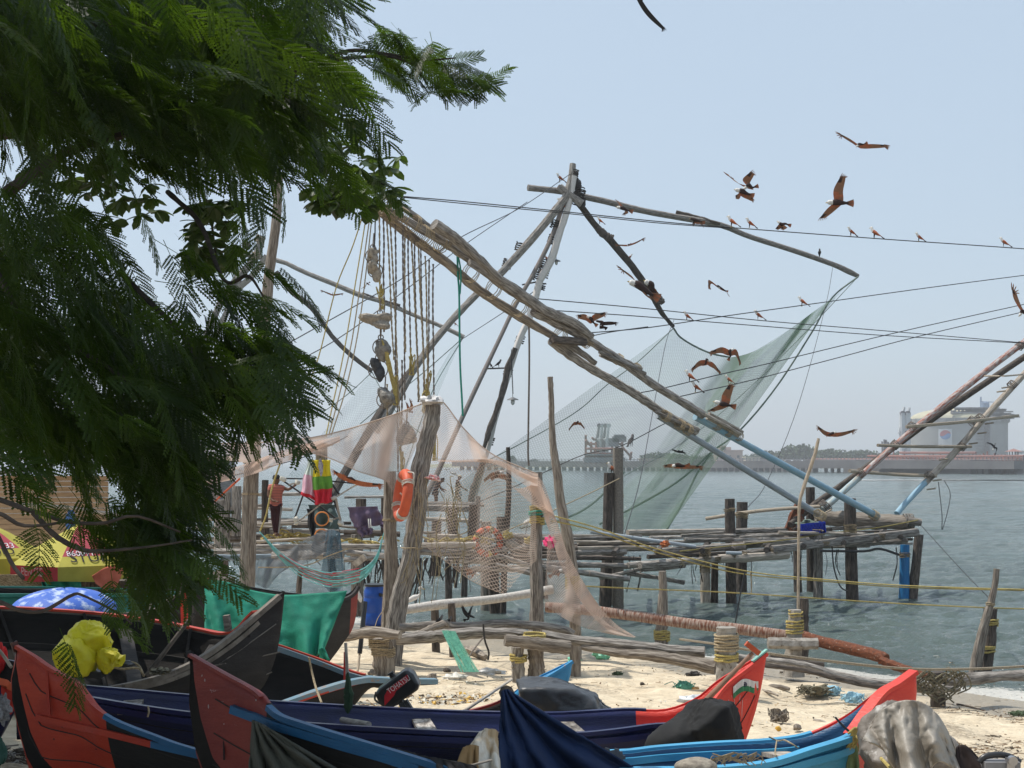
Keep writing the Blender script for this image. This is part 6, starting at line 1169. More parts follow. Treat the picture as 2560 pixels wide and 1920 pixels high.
def strip(mb,pts,wd,th,m=None,up=Vector((0,0,1))):
    vs=[];n=len(pts);L=0
    for i,p in enumerate(pts):
        t=(pts[min(i+1,n-1)]-pts[max(i-1,0)]).normalized(); s=t.cross(up).normalized(); u=s.cross(t)
        for a,b in ((-1,-1),(1,-1),(1,1),(-1,1)): vs.append(p+s*(wd/2*a)+u*(th/2*b))
    fs=[[i*4+j,i*4+(j+1)%4,i*4+4+(j+1)%4,i*4+4+j] for i in range(n-1) for j in range(4)]+[[3,2,1,0],[4*n-4,4*n-3,4*n-2,4*n-1]]
    mb.add(vs,fs,None,m)
class Boat:
    def __init__(s,label,Fp,Ap,near,keel,hull,ins,far=None,cat='boat',ns=40,nt=10,cut=(),bulge=2.2,name='wooden_boat',heel=None):
        s.F0=Vector(((Fp[0]-1280)/F*Fp[1],Fp[1],0)); A0=Vector(((Ap[0]-1280)/F*Ap[1],Ap[1],0)); s.U=(A0-s.F0).normalized(); s.len=(A0-s.F0).length
        s.N=Vector((s.U.y,-s.U.x,0)); 
        if s.N.y>0: s.N=-s.N
        nr=[s.hit(x,y,w) for x,y,w in near]; fr=[s.hit(x,y,w) for x,y,w in far] if far else [s.hit(x,y+heel*min(1,w*4),-w*.6) for x,y,w in near] if heel else [(u,-w,h) for u,w,h in nr]
        kl=[]
        for k in keel:
            if k[0]=='g': p=s.F0+s.U*k[1]; kl.append((k[1],0,gz(p.x,p.y)+k[2]))
            else: kl.append(s.hit(k[0],k[1],0))
        s.ns=ns; s.nt=nt; s.bulge=bulge
        s.S=s.rs(nr); s.T=s.rs(fr); s.K=s.keelrs(kl,sum(1 for k in keel if k[0]!='g'))
        mid=s.W(s.K[ns//2]); s.root=E(name,label,cat,mid)
        m=MB(); cols=ns
        rows=[]
        for j in range(nt+1): rows.append([s.sec(i,j/nt,1) for i in range(ns+1)])
        for j in range(nt-1,-1,-1): rows.append([s.sec(i,j/nt,-1) for i in range(ns+1)])
        vs=[p for r in rows for p in r]; fs=[];mi=[]
        nm=len(hull)
        b=len(m.v); m.v+=[tuple(v) for v in vs]
        for r in range(len(rows)-1):
            for i in range(ns):
                m.f.append([b+r*(ns+1)+i,b+r*(ns+1)+i+1,b+(r+1)*(ns+1)+i+1,b+(r+1)*(ns+1)+i][::(-1 if s.U.x>0 else 1)]); m.uv.append([(0,0)]*4)
                k=sum(1 for c in cut if i/ns>=c); m.mi.append(k)
        mats=list(hull)+list(ins if isinstance(ins,(list,tuple)) else [ins]*nm)
        o=m.build('hull',mats,s.root,smooth=50); sm=o.modifiers.new('planks','SOLIDIFY'); sm.thickness=.035; sm.offset=-1; sm.material_offset=nm; sm.use_even_offset=False
        s.hull=o
    def hit(s,px,py,w):
        dr=Vector(((px-1280)/F,1,-(py-HY)/F)); t=(w+s.F0.dot(s.N))/dr.dot(s.N); X=Vector((0,0,CH))+dr*t; return ((X-s.F0).dot(s.U),w,X.z)
    def rs(s,l): return [tuple(v) for v in spl(l,s.ns)]
    def keelrs(s,kl,nst):
        D=[tuple(v) for v in spl(kl,400)]; k0=int(400*(nst-1)/(len(kl)-1)); uf=D[k0][0]; us=[c[0] for c in s.S]
        i0=next((i for i,u in enumerate(us) if u>=uf and i>=3),3); i0=max(3,i0); out=[]
        for i in range(s.ns+1):
            if i<=i0: out.append(D[int(round(k0*(i/i0)**0.7))])
            else:
                u=us[i]; j=min(range(k0,401),key=lambda q:abs(D[q][0]-u)); out.append((max(u,D[k0][0]),0,D[j][2]))
        return out
    def W(s,c): return s.F0+s.U*c[0]+s.N*c[1]+Vector((0,0,c[2]))
    def sec(s,i,t,side):
        a=s.S[i] if side>0 else s.T[i]; k=s.K[i]; w=a[1]*(1-t**s.bulge)
        tt=t
        return s.W((a[0]+(k[0]-a[0])*tt,w,a[2]+(k[2]-a[2])*tt))
    def rail(s,name,mt,side=1,t=0.0,i0=0,i1=None,wd=.05,th=.04,off=.012,up=0.0):
        i1=i1 if i1 is not None else s.ns; m=MB(); pts=[s.sec(i,t,side)+s.N*off*side+Vector((0,0,up)) for i in range(i0,i1+1)]; strip(m,pts,wd,th); return m.build(name,mt,s.root)
    def railp(s,name,mt,pl,wd=.035,th=.045):
        pts=[]
        for x,y in spl([Vector((a,b,0)) for a,b in pl],len(pl)*4) and [(v.x,v.y) for v in spl([Vector((a,b,0)) for a,b in pl],len(pl)*4)]:
            w=.1
            for it in range(4):
                u,_,h=s.hit(x,y,w); i=min(range(len(s.S)),key=lambda q:abs(s.S[q][0]-u)); zs=s.S[i][2]; zk=s.K[i][2]; t=max(0,min(1,(zs-h)/max(1e-4,zs-zk))); w=s.S[i][1]*(1-t**s.bulge)
            pts.append(s.W(s.hit(x,y,w+.012)))
        m=MB(); strip(m,pts,wd,th); return m.build(name,mt,s.root)
    def wall(s,px,py,off=.004):
        w=.07
        for it in range(4):
            u,_,h=s.hit(px,py,w); i=min(range(len(s.S)),key=lambda q:abs(s.S[q][0]-u)); zs=s.S[i][2]; zk=s.K[i][2]; t=max(0,min(1,(zs-h)/max(1e-4,zs-zk))); w=s.S[i][1]*(1-t**s.bulge)
        return s.W(s.hit(px,py,w+off+.004))
    def thwart(s,i,mt,drop=.06,wd=.16,name='thwart'):
        a=s.S[i];b=s.T[i]; p=s.W((a[0],a[1]*.93,a[2]-drop)); q=s.W((b[0],b[1]*.93,b[2]-drop)); m=MB(); bar(m,p,q,wd,.03); return m.build(name,mt,s.root)
    def ribs(s,mt,idx):
        for i in idx:
            m=MB(); L=[s.sec(i,j/8,1)-s.N*.05+Vector((0,0,.03)) for j in range(0,9)]+[s.sec(i,j/8,-1)+s.N*.05+Vector((0,0,.03)) for j in range(7,-1,-1)]; strip(m,L,.04,.03,up=s.U); m.build('rib',mt,s.root)
# A: red prow at far left
bA=Boat('red-prowed boat nearest the left edge, blue and black further along',(40,10.2),(1250,9.0),[(43,1616,.025),(87,1642,.04),(117,1664,.06),(155,1686,.09),(191,1708,.13),(217,1740,.18),(239,1768,.22),(289,1803,.22),(388,1842,.26),(477,1873,.28),(700,1930,.3),(1000,1985,.3),(1250,1990,.2)],
 [(43,1616),(30,1640),(27,1690),(28,1734),(35,1777),(50,1842),(72,1920),(110,1985),('g',.9,.02),('g',2.2,0),('g',3.4,0),('g',4.2,.3)],[pred,pblk],inner,cut=(.54,),bulge=1.7,heel=14)
bA.rail('gunwale',pred,1,0,0,22,.035,.025); bA.rail('gunwale',pblue,1,0,22,40,.04,.035); bA.rail('gunwale',pblue,-1,0,22,40,.04,.035)
bA.railp('rub_rail',pred,[(93,1793),(160,1808),(240,1826),(320,1845),(380,1860)]); bA.railp('rub_rail',pblue,[(380,1860),(440,1874),(500,1888),(600,1915)])
m=MB(); strip(m,[bA.hull and P(117,1664,10.05),P(119,1720,10.03),P(124,1790,10.0)],.02,.02,up=Vector((0,1,0))); m.build('plank_seam',pred,bA.root)
m=MB(); strip(m,[bA.sec(0,j/10,0.5 and 1)+Vector((-.01,0,0)) for j in range(11)],.07,.05,up=Vector((0,1,0))); m.build('stem_post',paint('stem_dark',(.10,.03,.02)),bA.root)
# B
bB=Boat('dark red prow with flaking white paint and blue rail, second from the left in front',(478,8.8),(2000,7.0),[(477,1637,.02),(558,1683,.05),(640,1729,.10),(665,1758,.13),(700,1790,.18),(760,1812,.22),(860,1843,.25),(973,1877,.28),(1120,1922,.3),(1400,2010,.3),(1800,2100,.3),(2000,2140,.2)],
 [(477,1637),(473,1665),(471,1700),(474,1780),(483,1850),(500,1920),(530,2000),('g',.8,.02),('g',1.8,0),('g',3,0),('g',3.8,.2)],[pdred,pblk],inner,cut=(.27,),bulge=1.7,heel=16)
bB.rail('gunwale',pdred,1,0,0,9,.03,.02); bB.rail('gunwale',pblue,1,0,12,40,.04,.035); bB.railp('rub_rail',pblue,[(580,1772),(640,1794),(700,1816),(760,1834),(860,1864),(973,1896),(1100,1940),(1250,1985)],.05,.05)
m=MB(); strip(m,[bB.sec(0,j/10,1)+Vector((-.008,0,0)) for j in range(11)],.05,.04,up=Vector((0,1,0))); m.build('stem_post',pblk,bB.root)
for px in (558,600):
    m=MB(); strip(m,[P(px,1690+(px-558)*.6,8.72),P(px+2,1900,8.62)],.008,.012,up=Vector((0,1,0))); m.build('plank_seam',pblk,bB.root)
def flakes(bt,spots,mt,name,seed):
    rs=random.Random(seed)
    for x,y,w_,h_ in spots:
        m=MB(); n=9; vs=[bt.wall(x+math.cos(k*6.283/n)*w_*rs.uniform(.5,1),y+math.sin(k*6.283/n)*h_*rs.uniform(.5,1),.003) for k in range(n)]; m.add(vs,[list(range(n))]); m.build(name,mt,bt.root,smooth=0)
flakes(bB,[(502,1722,4,22),(507,1760,5,16),(503,1800,6,26),(509,1835,4,14),(498,1868,3,16),(521,1766,2,7),(523,1778,2,5),(512,1700,2,6),(505,1690,2,5),(530,1730,2,2),(640,1750,2,3),(560,1810,2,2)],paint('flake_pale',(.42,.36,.36)),'paint_flake',3)
flakes(bA,[(48,1721,7,9),(64,1731,4,8),(77,1731,2,3),(82,1762,2,6),(135,1848,3,3),(240,1873,4,2),(60,1838,4,8)],paint('flake_dark',(.05,.018,.015)),'paint_flake',4)
flakes(bA,[(58,1668,1.5,1.5),(66,1674,2,1.5),(62,1845,3,6),(78,1893,4,3),(40,1640,2,2)],paint('flake_pink',(.5,.2,.15)),'paint_flake',5)
for bt in (bA,bB):
    for t in (.22,.48,.72): bt.rail('plank_seam',ptar,1,t,3,40,.006,.007,.002)
# C navy with flag prow
bC=Boat('long navy blue boat whose red prow at the right bears a painted tricolour flag',(1917,12.4),(40,11.3),[(1917,1634,.02),(1873,1669,.05),(1815,1714,.10),(1772,1765,.17),(1708,1805,.27),(1627,1814,.36),(1540,1826,.42),(1442,1835,.45),(1300,1836,.47),(1150,1832,.47),(950,1822,.46),(790,1812,.45),(640,1800,.42),(470,1783,.38),(340,1765,.32),(210,1743,.22),(100,1722,.10),(40,1712,.03)],
 [(1917,1634),(1910,1680),(1903,1720),(1890,1775),(1872,1830),(1850,1880),(1800,1930),('g',1.2,.0),('g',2,0),('g',3,0),('g',4.2,0),('g',5,.05),('g',5.7,.2)],[pbrt,pnavy],[pbrt,pnavy],cut=(.27,),ns=60,bulge=2.0)
bC.rail('gunwale',pbrt,1,0,0,16,.03,.03); bC.rail('gunwale',pbrt,-1,0,0,16,.03,.03); bC.rail('gunwale',pnavy,1,0,16,60,.05,.035); bC.rail('gunwale',pnavy,-1,0,16,60,.06,.045); bC.rail('rub_rail',pnavy,1,.14,14,60,.05,.05,.02)
for i in (24,33,42,50): bC.thwart(i,wood,.07)
m=MB(); strip(m,[bC.sec(i,0,1)+Vector((0,0,.035)) for i in range(0,4)],.04,.015); m.build('tip_trim',paint('mint',(.25,.50,.42)),bC.root)
for t in (.35,.65): bC.rail('plank_seam',pblk,1,t,3,60,.006,.007,.002)
# painted tricolour, wavy, on the near face of the prow
def wallC(px,py,off=.008):
    best=None
    for i in range(0,26):
        pass
    # near face of the hull: intersect with local width
    for it in range(3):
        w=.07 if it==0 else w
        u,_,h=bC.hit(px,py,w); i=min(range(len(bC.S)),key=lambda q:abs(bC.S[q][0]-u)); 
        zs=bC.S[i][2]; zk=bC.K[i][2]; t=max(0,min(1,(zs-h)/max(1e-4,zs-zk))); w=bC.S[i][1]*(1-t**bC.bulge)
    return bC.W(bC.hit(px,py,w+off+.006))
for k,(nm,mt,o0_,o1_) in enumerate((('flag_saffron',porg,-16,-9),('flag_white',paint('flag_white',(.70,.68,.66),None,(.5,.3,.3),.7),-9,8),('flag_green',paint('flag_green',(.03,.20,.09),None,(.2,.3,.2),.7),8,22))):
    if k==0: continue
    m=MB(); n=16; vs=[]
    for i in range(n+1):
        u=i/n; x=1833+u*63; y=1722-u*18+8*math.sin(u*5.2+2.6); y0=y+o0_+4*0; y1=y+o1_
        vs+= [wallC(x,y0),wallC(x,y1)]
    m.add(vs,[[2*i,2*i+1,2*i+3,2*i+2] for i in range(n)]); m.build(nm,mt,bC.root,smooth=0)
m=MB(); c=wallC(1862,1711,.012); torus(m,c,.018,.003,Quaternion((1,0,0),R(90)),20,4)
for k in range(8): a=k*math.pi/4; bar(m,c,c+Vector((math.cos(a)*.018,0,math.sin(a)*.018)),.003,.003)
m.build('flag_wheel',pnavy,bC.root)
for k in range(9):
    x=1822+k*5+random.uniform(-3,3); m=MB(); y=1738+random.uniform(0,16); strip(m,[wallC(x,y,.002),wallC(x-2,y+20+random.uniform(0,25),.002),wallC(x-4,y+42+random.uniform(0,12),.002)],.006,.003,up=Vector((0,1,0))); m.build('paint_drip',paint('drip_pink',(.62,.34,.32)),bC.root)
# D light blue with red prow
bD=Boat('light blue open boat with bright red prow at the lower right',(2290,10.3),(1280,9.5),[(2289,1680,.02),(2247,1710,.05),(2209,1733,.09),(2170,1780,.17),(2134,1830,.26),(2110,1849,.32),(2021,1877,.40),(1920,1908,.45),(1786,1922,.46),(1640,1925,.44),(1480,1925,.36),(1280,1920,.1)],
 [(2290,1680),(2292,1730),(2286,1780),(2270,1850),(2235,1930),(2190,1990),('g',.75,0),('g',1.3,0),('g',1.9,0),('g',2.4,0),('g',2.75,.1)],[pbrt,plblue],[inblue,inblue],cut=(.40,),ns=50,bulge=2.4,
 far=[(2289,1680,-.02),(2235,1712,-.06),(2180,1746,-.12),(2140,1778,-.2),(2094,1807,-.28),(2018,1840,-.36),(1920,1855,-.42),(1786,1862,-.44),(1650,1872,-.42),(1560,1882,-.4),(1420,1885,-.3),(1280,1885,-.08)])
bD.rail('gunwale',pbrt,1,0,0,20,.09,.03,-.02); bD.rail('gunwale',pbrt,-1,0,0,22,.05,.03); bD.rail('gunwale',plblue,1,0,20,50,.075,.04); bD.rail('gunwale',plblue,-1,0,22,50,.07,.04); bD.rail('rub_rail',plblue,1,.12,19,50,.04,.05,.02); bD.rail('inner_rail',plblue,-1,.13,24,50,.03,.05,-.05)
for t in (.3,.6): bD.rail('plank_seam',pblk,-1,t,10,50,.01,.008,-.05)
bD.thwart(27,woodw,.08,.2); bD.thwart(38,wood,.14,.2)
# E big tarred boat
bE=Boat('big tarred plank boat with high dark prow and red-topped far rail, left of centre',(712,14.7),(-420,13.6),[(712,1478,.02),(680,1506,.07),(640,1540,.14),(590,1582,.26),(530,1628,.38),(470,1664,.48),(400,1693,.58),(300,1717,.66),(200,1732,.70),(60,1742,.70),(-150,1745,.6),(-420,1720,.2)],
 [(712,1478),(706,1540),(700,1590),(690,1640),(672,1690),(645,1730),(560,1780),('g',1.4,0),('g',2.2,0),('g',3.2,0),('g',4,.1),('g',4.6,.3)],[ptar,ptar],inner,
 far=[(712,1478,-.02),(668,1510,-.08),(630,1545,-.2),(600,1578,-.36),(560,1592,-.5),(500,1582,-.66),(400,1562,-.78),(250,1542,-.85),(100,1531,-.85),(0,1527,-.85),(-200,1522,-.8),(-420,1520,-.3)],cut=(.5,),ns=50,bulge=2.2)
bE.rail('gunwale',wrail,1,0,2,50,.07,.05); bE.rail('rub_rail',wrail,1,.10,9,50,.05,.045,.02); bE.rail('inner_rail',wrail,1,.10,6,50,.04,.05,-.06); bE.rail('gunwale',wrail,-1,.035,8,50,.08,.10); bE.rail('gunwale_cap',pred,-1,0,8,50,.10,.025,up=.035); bE.rail('inner_rail',ptar,-1,.38,10,50,.05,.06,-.03)
for i in (12,20,30): bE.thwart(i,ptar,.10,.14)
bE.ribs(ptar,(15,24,33,41))
m=MB(); bar(m,P(571,1578,14.6),P(566,1538,14.6),.10,.06,up=(1,0,0)); m.build('rowlock_post',woodb,bE.root)
for l in ([(532,1664),(610,1650),(700,1630)],[(545,1662),(600,1625),(690,1560)],[(620,1705),(680,1680)]):
    m=MB(); 
    pts=[]
    for x,y in l: 
        u=bE.hit(x,y,.2); i=min(range(51),key=lambda q:abs(bE.S[q][0]-u[0])); zs=bE.S[i][2];zk=bE.K[i][2];t=max(0,min(1,(zs-u[2])/max(.01,zs-zk))); w=bE.S[i][1]*(1-t**2.2); pts.append(bE.W(bE.hit(x,y,w+.01)))
    strip(m,pts,.012,.012,up=Vector((0,1,0))); m.build('plank_seam',wrail,bE.root)
# F
bF=Boat('black-hulled boat with worn blue gunwales meeting in a forked tip, behind the tarred prow',(1100,16.6),(600,15.6),[(1090,1703,.03),(1000,1702,.05),(930,1699,.09),(905,1700,.14),(860,1709,.26),(800,1727,.40),(740,1748,.50),(680,1770,.56),(640,1788,.56),(600,1800,.5)],
 [(1090,1712),(1000,1716),(950,1720),(920,1725),('g',1.2,.0),('g',1.5,-.05),('g',1.8,-.1),('g',2.1,-.1),('g',2.3,-.1),('g',2.4,0)],[pblk,pblk],inner,
 far=[(1090,1703,-.03),(1000,1702,-.05),(930,1697,-.09),(905,1695,-.14),(860,1681,-.26),(800,1658,-.40),(740,1637,-.5),(695,1622,-.55),(650,1612,-.55),(600,1605,-.5)],cut=(.5,),ns=36,bulge=3)
bF.rail('gunwale',pwblue,1,0,0,36,.10,.06); bF.rail('gunwale',pwblue,-1,0,0,36,.10,.06); bF.rail('trim',pred,-1,0,10,36,.05,.02,.03,.045); bF.rail('trim',pred,1,.06,10,36,.03,.02,.05); bF.thwart(8,pwblue,0,.12)
# G and its tarp
bG=Boat('boat under the green tarp with dark red and black stem plate',(897,19.2),(480,18.4),[(896,1466,.02),(888,1480,.04),(874,1492,.08),(850,1500,.16),(800,1500,.3),(720,1495,.42),(620,1480,.5),(540,1466,.4),(480,1460,.2)],
 [(896,1466),(894,1500),(890,1540),(880,1575),(860,1605),(835,1640),(800,1680),('g',.9,0),('g',1.5,0),('g',2.1,0)],[pdred,ptar],inner,cut=(.22,),ns=36,bulge=2)
bG.rail('gunwale',ptar,1,0,0,36,.05,.04); bG.rail('gunwale',ptar,-1,0,0,36,.05,.04)
def tarp(name,label,top,bot,dt,db,mt,sag=.08,folds=4,nu=50,nv=30,cat='tarp',thick=.012,rs=0):
    m=MB(); T=crv(top,nu); B=crv(bot,nu); rr_=random.Random(rs+nu); ph=[rr_.uniform(0,6.28) for _ in range(8)]; fk=[rr_.uniform(.5,1.6) for _ in range(8)]
    def fn(u,v):
        i=int(round(u*nu)); a=T[i]; b=B[i]; x=a.x+(b.x-a.x)*v; y=a.y+(b.y-a.y)*v
        k=sum(math.sin(folds*6.28*u*fk[q]+ph[q]+v*3*(q-3)*.5)/(1+q*.6) for q in range(6))*sag*.5*(.25+v*.75)
        k+=sag*.55*(noise.turbulence(Vector((u*folds*1.3,v*1.6,rs+nu*.1)),3,True)-.5)
        return P(x,y,(dt if not isinstance(dt,list) else lerpl(dt,u))*(1-v)+(db if not isinstance(db,list) else lerpl(db,u))*v+k)
    grid(m,fn,nu,nv); o=m.build(name,mt,smooth=180); s=o.modifiers.new('t','SOLIDIFY'); s.thickness=thick; s.offset=0
    return tag(o,label,cat)
gt=pm('tarp_green',(.02,.25,.165),(.015,.18,.12),5,.75,.006,bscale=60); 
tarp('tarp','green tarp stretched over the boat between the tarred prow and the drum',[(512,1450),(560,1453),(620,1473),(700,1487),(780,1484),(868,1477)],[(512,1574),(560,1590),(640,1610),(700,1640),(770,1642),(806,1634)],18.0,17.6,gt,.13,4)
tarp('tarp_knot','gathered knot and tail at the lower corner of the green tarp',[(798,1622),(806,1618),(812,1622)],[(800,1655),(812,1662),(824,1650)],17.5,17.5,gt,.05,2,16,12)
# H, K
bH=Boat('boat behind with red painted prow and dark side panel, beside the green tarp',(524,19.6),(-60,20.2),[(526,1442,.02),(500,1458,.05),(451,1484,.12),(410,1508,.22),(370,1534,.34),(300,1548,.46),(200,1556,.5),(80,1560,.5),(-60,1560,.3)],
 [(526,1442),(524,1480),(518,1520),(509,1567),(490,1620),('g',.8,0),('g',1.6,0),('g',2.6,0),('g',3.3,0)],[pbrt,ptar],inner,cut=(.24,),ns=36)
bH.rail('gunwale',wrail,1,0,8,36,.05,.04); bH.rail('gunwale',wrail,-1,0,8,36,.05,.04)
bK=Boat('teal boat hull lying farthest back at the left edge',(450,22.0),(-300,21.0),[(440,1486,.05),(380,1487,.25),(250,1488,.5),(100,1488,.6),(-100,1488,.6),(-300,1486,.2)],[(446,1520),(420,1560),('g',.8,0),('g',2,0),('g',3.4,0),('g',4.3,.1)],[pteal,pteal],inner,cut=(.5,),ns=30)
bK.rail('gunwale',pteal,1,0,0,30,.06,.05); bK.rail('gunwale',pteal,-1,0,0,30,.06,.05)
# I boat with the outboard
bI=Boat('low red boat with bright blue prow fin, carrying the outboard motor, behind the navy boat',(1431,14.3),(790,13.7),[(1431,1654,.015),(1400,1674,.04),(1360,1698,.08),(1325,1720,.13),(1292,1756,.20),(1262,1786,.28),(1200,1806,.38),(1100,1822,.44),(1000,1832,.46),(900,1834,.45),(790,1830,.3)],
 [(1431,1654),(1428,1680),(1418,1715),(1405,1750),(1385,1790),('g',.6,0),('g',1.1,0),('g',1.6,0),('g',2.1,0),('g',2.5,.05)],[paint('sky_blue',(.04,.27,.52)),porg],[paint('sky_blue',(.04,.27,.52)),inner],cut=(.42,),ns=44,bulge=2,
 far=[(1431,1654,-.015),(1395,1672,-.04),(1350,1694,-.08),(1315,1712,-.13),(1285,1735,-.2),(1245,1760,-.28),(1180,1780,-.36),(1100,1795,-.42),(1000,1806,-.45),(900,1808,-.45),(790,1805,-.3)])
bI.rail('gunwale',paint('sky_blue',(.04,.27,.52)),1,0,0,18,.03,.03); bI.rail('gunwale',paint('sky_blue',(.04,.27,.52)),-1,0,0,18,.03,.03); bI.rail('gunwale',porg,1,0,18,44,.07,.05); bI.rail('gunwale',pdred,-1,0,18,44,.07,.05)
m=MB(); prism(m,[P(912,1795,13.5),P(930,1790,13.5),P(1000,1793,13.5),P(1045,1800,13.5),P(1036,1810,13.5),P(990,1815,13.5),P(925,1815,13.5)],(0,.12,0)); m.build('motor_board',wood,bI.root,smooth=0)
for x,y in ((971,1799),(1009,1804),(1007,1818)): 
    m=MB(); lathe(m,P(x,y,13.4),[(.018,0),(.014,.03)],10,(0,-1,0)); m.build('bolt',rust,bI.root)
# left edge boat
bL=Boat('red boat end cut off by the left edge, with red cloth in it',(60,10.9),(-500,11.6),[(50,1722,.05),(20,1712,.1),(0,1702,.18),(-60,1690,.3),(-200,1680,.4),(-500,1680,.3)],[(40,1760),(20,1800),('g',.3,.1),('g',.8,0),('g',1.5,0),('g',2,0)],[pbrt,pnavy],inner,cut=(.35,),ns=24)
bL.rail('gunwale',porg,1,0,0,24,.06,.05)
# outboard motor
o=E('outboard_motor','black outboard motor with red flash and white lettering, tilted up on the low red boat','outboard motor',P(995,1800,13.5))
d=13.4; ax=(P(1036,1690,d)-P(950,1748,d)).normalized(); up=(Vector((0,0,1))-ax*ax.z).normalized(); sd=Vector((0,-1,0)); up=ax.cross(sd)*-1
if up.z<0: up=-up
cc=P(995,1720,d); 
def MO(a,b,c): return cc+ax*a+up*b+sd*c
m=MB(); L_,H_,W_=.205,.115,.13
prof=[(-1.0,-.78),(-.86,-1.0),(.80,-1.0),(1.0,-.72),(1.06,.35),(.94,.86),(.80,1.0),(-.70,.92),(-.98,.72),(-1.04,.2)]
for c_,k in ((-1,.86),(-.88,.97),(-.5,1.0),(.5,1.0),(.88,.97),(1,.86)): 
    for a,b in prof: m.v.append(tuple(MO(a*L_*k,b*H_*k,c_*W_)))
n=len(prof)
for r in range(5):
    for i in range(n): m.f.append([r*n+i,r*n+(i+1)%n,(r+1)*n+(i+1)%n,(r+1)*n+i]); m.mi.append(0); m.uv.append([(0,0)]*4)
m.f.append(list(range(n))[::-1]); m.f.append([5*n+i for i in range(n)]); m.mi+=[0,0]; m.uv+=[[(0,0)]*n]*2
cow=m.build('cowling',pm('motor_black',(.012,.012,.013),(.02,.02,.02),5,.28,.001,spec=.6),o,smooth=30); bv=cow.modifiers.new('b','BEVEL'); bv.width=.008; bv.segments=2
fz=W_*1.005
m=MB(); m.add([MO(-.88*L_,-.50*H_,fz),MO(-.62*L_,.20*H_,fz),MO(-.30*L_,.50*H_,fz),MO(.82*L_,.60*H_,fz),MO(.70*L_,.10*H_,fz),MO(-.05*L_,-.02*H_,fz),MO(-.25*L_,-.25*H_,fz)],[[0,1,2,3,4,5,6]]); m.build('red_flash',pm('decal_red',(.48,.02,.03),None,9,.4),o,smooth=0)
me=text('TOHATSU'); V=np.zeros(len(me.vertices)*3,dtype=np.float32); me.vertices.foreach_get('co',V); V=V.reshape(-1,3); V[:,0]-=V[:,0].min(); V*=(.245/V[:,0].max()); V[:,1]*=1.35
pos=MO(-.38*L_,.10*H_,fz+.004); me.vertices.foreach_set('co',np.array([pos+ax*float(v[0])+up*float(v[1]+.0*v[0])-ORG[o] for v in V],dtype=np.float32).ravel()); me.materials.clear(); me.materials.append(pm('letter_white',(.72,.71,.69),None,9,.5)); t_=bpy.data.objects.new('lettering',me); COL.objects.link(t_); t_.parent=o
m=MB(); lathe(m,MO(.02,H_*1.0,0),[(.03,0),(.03,.02),(.02,.03),(.035,.04),(.03,.05)],14,up); m.build('starter_cap',black,o)
m=MB(); bar(m,P(958,1768,d),P(1000,1750,d),.16,.05); bar(m,P(1000,1750,d),P(1010,1765,d),.14,.05); bar(m,P(1008,1755,d),P(1034,1796,d),.10,.09); bar(m,P(960,1772,d),P(1000,1790,d),.14,.06); m.build('clamp_bracket',pm('motor_grey',(.05,.055,.06),None,6,.45),o)
m=MB(); tube(m,[P(1005,1755,d),P(1035,1796,d)],[.035,.045],12); m.build('shaft_tube',pm('motor_grey',(.05,.055,.06)),o)
m=MB(); tube(m,[P(940,1730,d-.1),P(938,1750,d-.1),P(960,1765,d-.1),P(975,1790,d-.1)],.010,6); m.build('fuel_hose',black,o)
# paddles, poles
def pole(name,label,a,b,d0,d1,r,mt,cat,extra=None):
    o=E(name,label,cat,P(b[0],b[1],d1)); m=MB(); tube(m,[P(*a,d0),P((a[0]+b[0])/2,(a[1]+b[1])/2,(d0+d1)/2),P(*b,d1)],[rr(q,d0) for q in r],10,.04,8); m.build('shaft',mt,o)
    if extra: extra(o)
    return o
pole('paddle','wooden paddle with red T-handle leaning against the flag prow',(1882,1632),(1712,1805),11.9,12.0,[5,7,8],pm('paddle_wood',(.34,.17,.11),(.20,.14,.10),5,.6,.002),'paddle',lambda o:(lambda m:(bar(m,P(1865,1608,11.9),P(1898,1634,11.9),.05,.045),m.build('handle',porg,o)))(MB()))
pole('paddle','grey weathered oar standing in the tarred boat beside the yellow sack',(482,1538),(366,1690),13.9,13.6,[5,5.5,6],woodd,'oar',lambda o:(lambda m:(bar(m,P(487,1532,13.9),P(455,1574,13.88),.065,.02),m.build('blade',woodd,o)))(MB()))
pole('stick','long peeled stick lying up over the low red boat and the stony litter',(1280,1698),(1105,1814),14.6,13.6,[3.2,4,4.2],woodw,'stick')
pole('stick','pale thin stick rising behind the red prow near the green tarp',(406,1438),(365,1540),18.5,18.2,[2.5,2.5,2.5],woodw,'stick')
o=E('rolled_flag','dark green cloth rolled round a pale pole standing in the navy boat','rolled cloth',P(866,1800,12.2))
m=MB(); tube(m,[P(864,1607,12.2),P(869,1700,12.2),P(872,1800,12.2)],rr(4,12.2),8,.04); m.build('shaft',woodw,o)
m=MB(); tube(m,[P(869,1680,12.2),P(871,1720,12.2),P(872,1750,12.2),P(867,1794,12.2)],[rr(4,12),rr(10,12),rr(14,12),rr(6,12)],9,.28,14); m.build('rolled_cloth',pm('cloth_dkgreen',(.035,.07,.035),(.02,.045,.022),8,.85,.01),o)
m=MB(); tube(m,[P(862,1630,12.25),P(861,1700,12.25)],rr(3,12),6,.1); m.build('red_strip',pbrt,o)
pole('white_pole','short thick pale pole end lying on the navy boat rail',(855,1800),(922,1812),12.0,11.6,[8,8,8],conc,'pole')
thingtube('short_pole','thin bamboo pole sticking into the picture at the left edge above the red boat end','pole',[(-30,1600),(0,1628),(28,1668)],[4,4,4],bamboo,11.2,11)
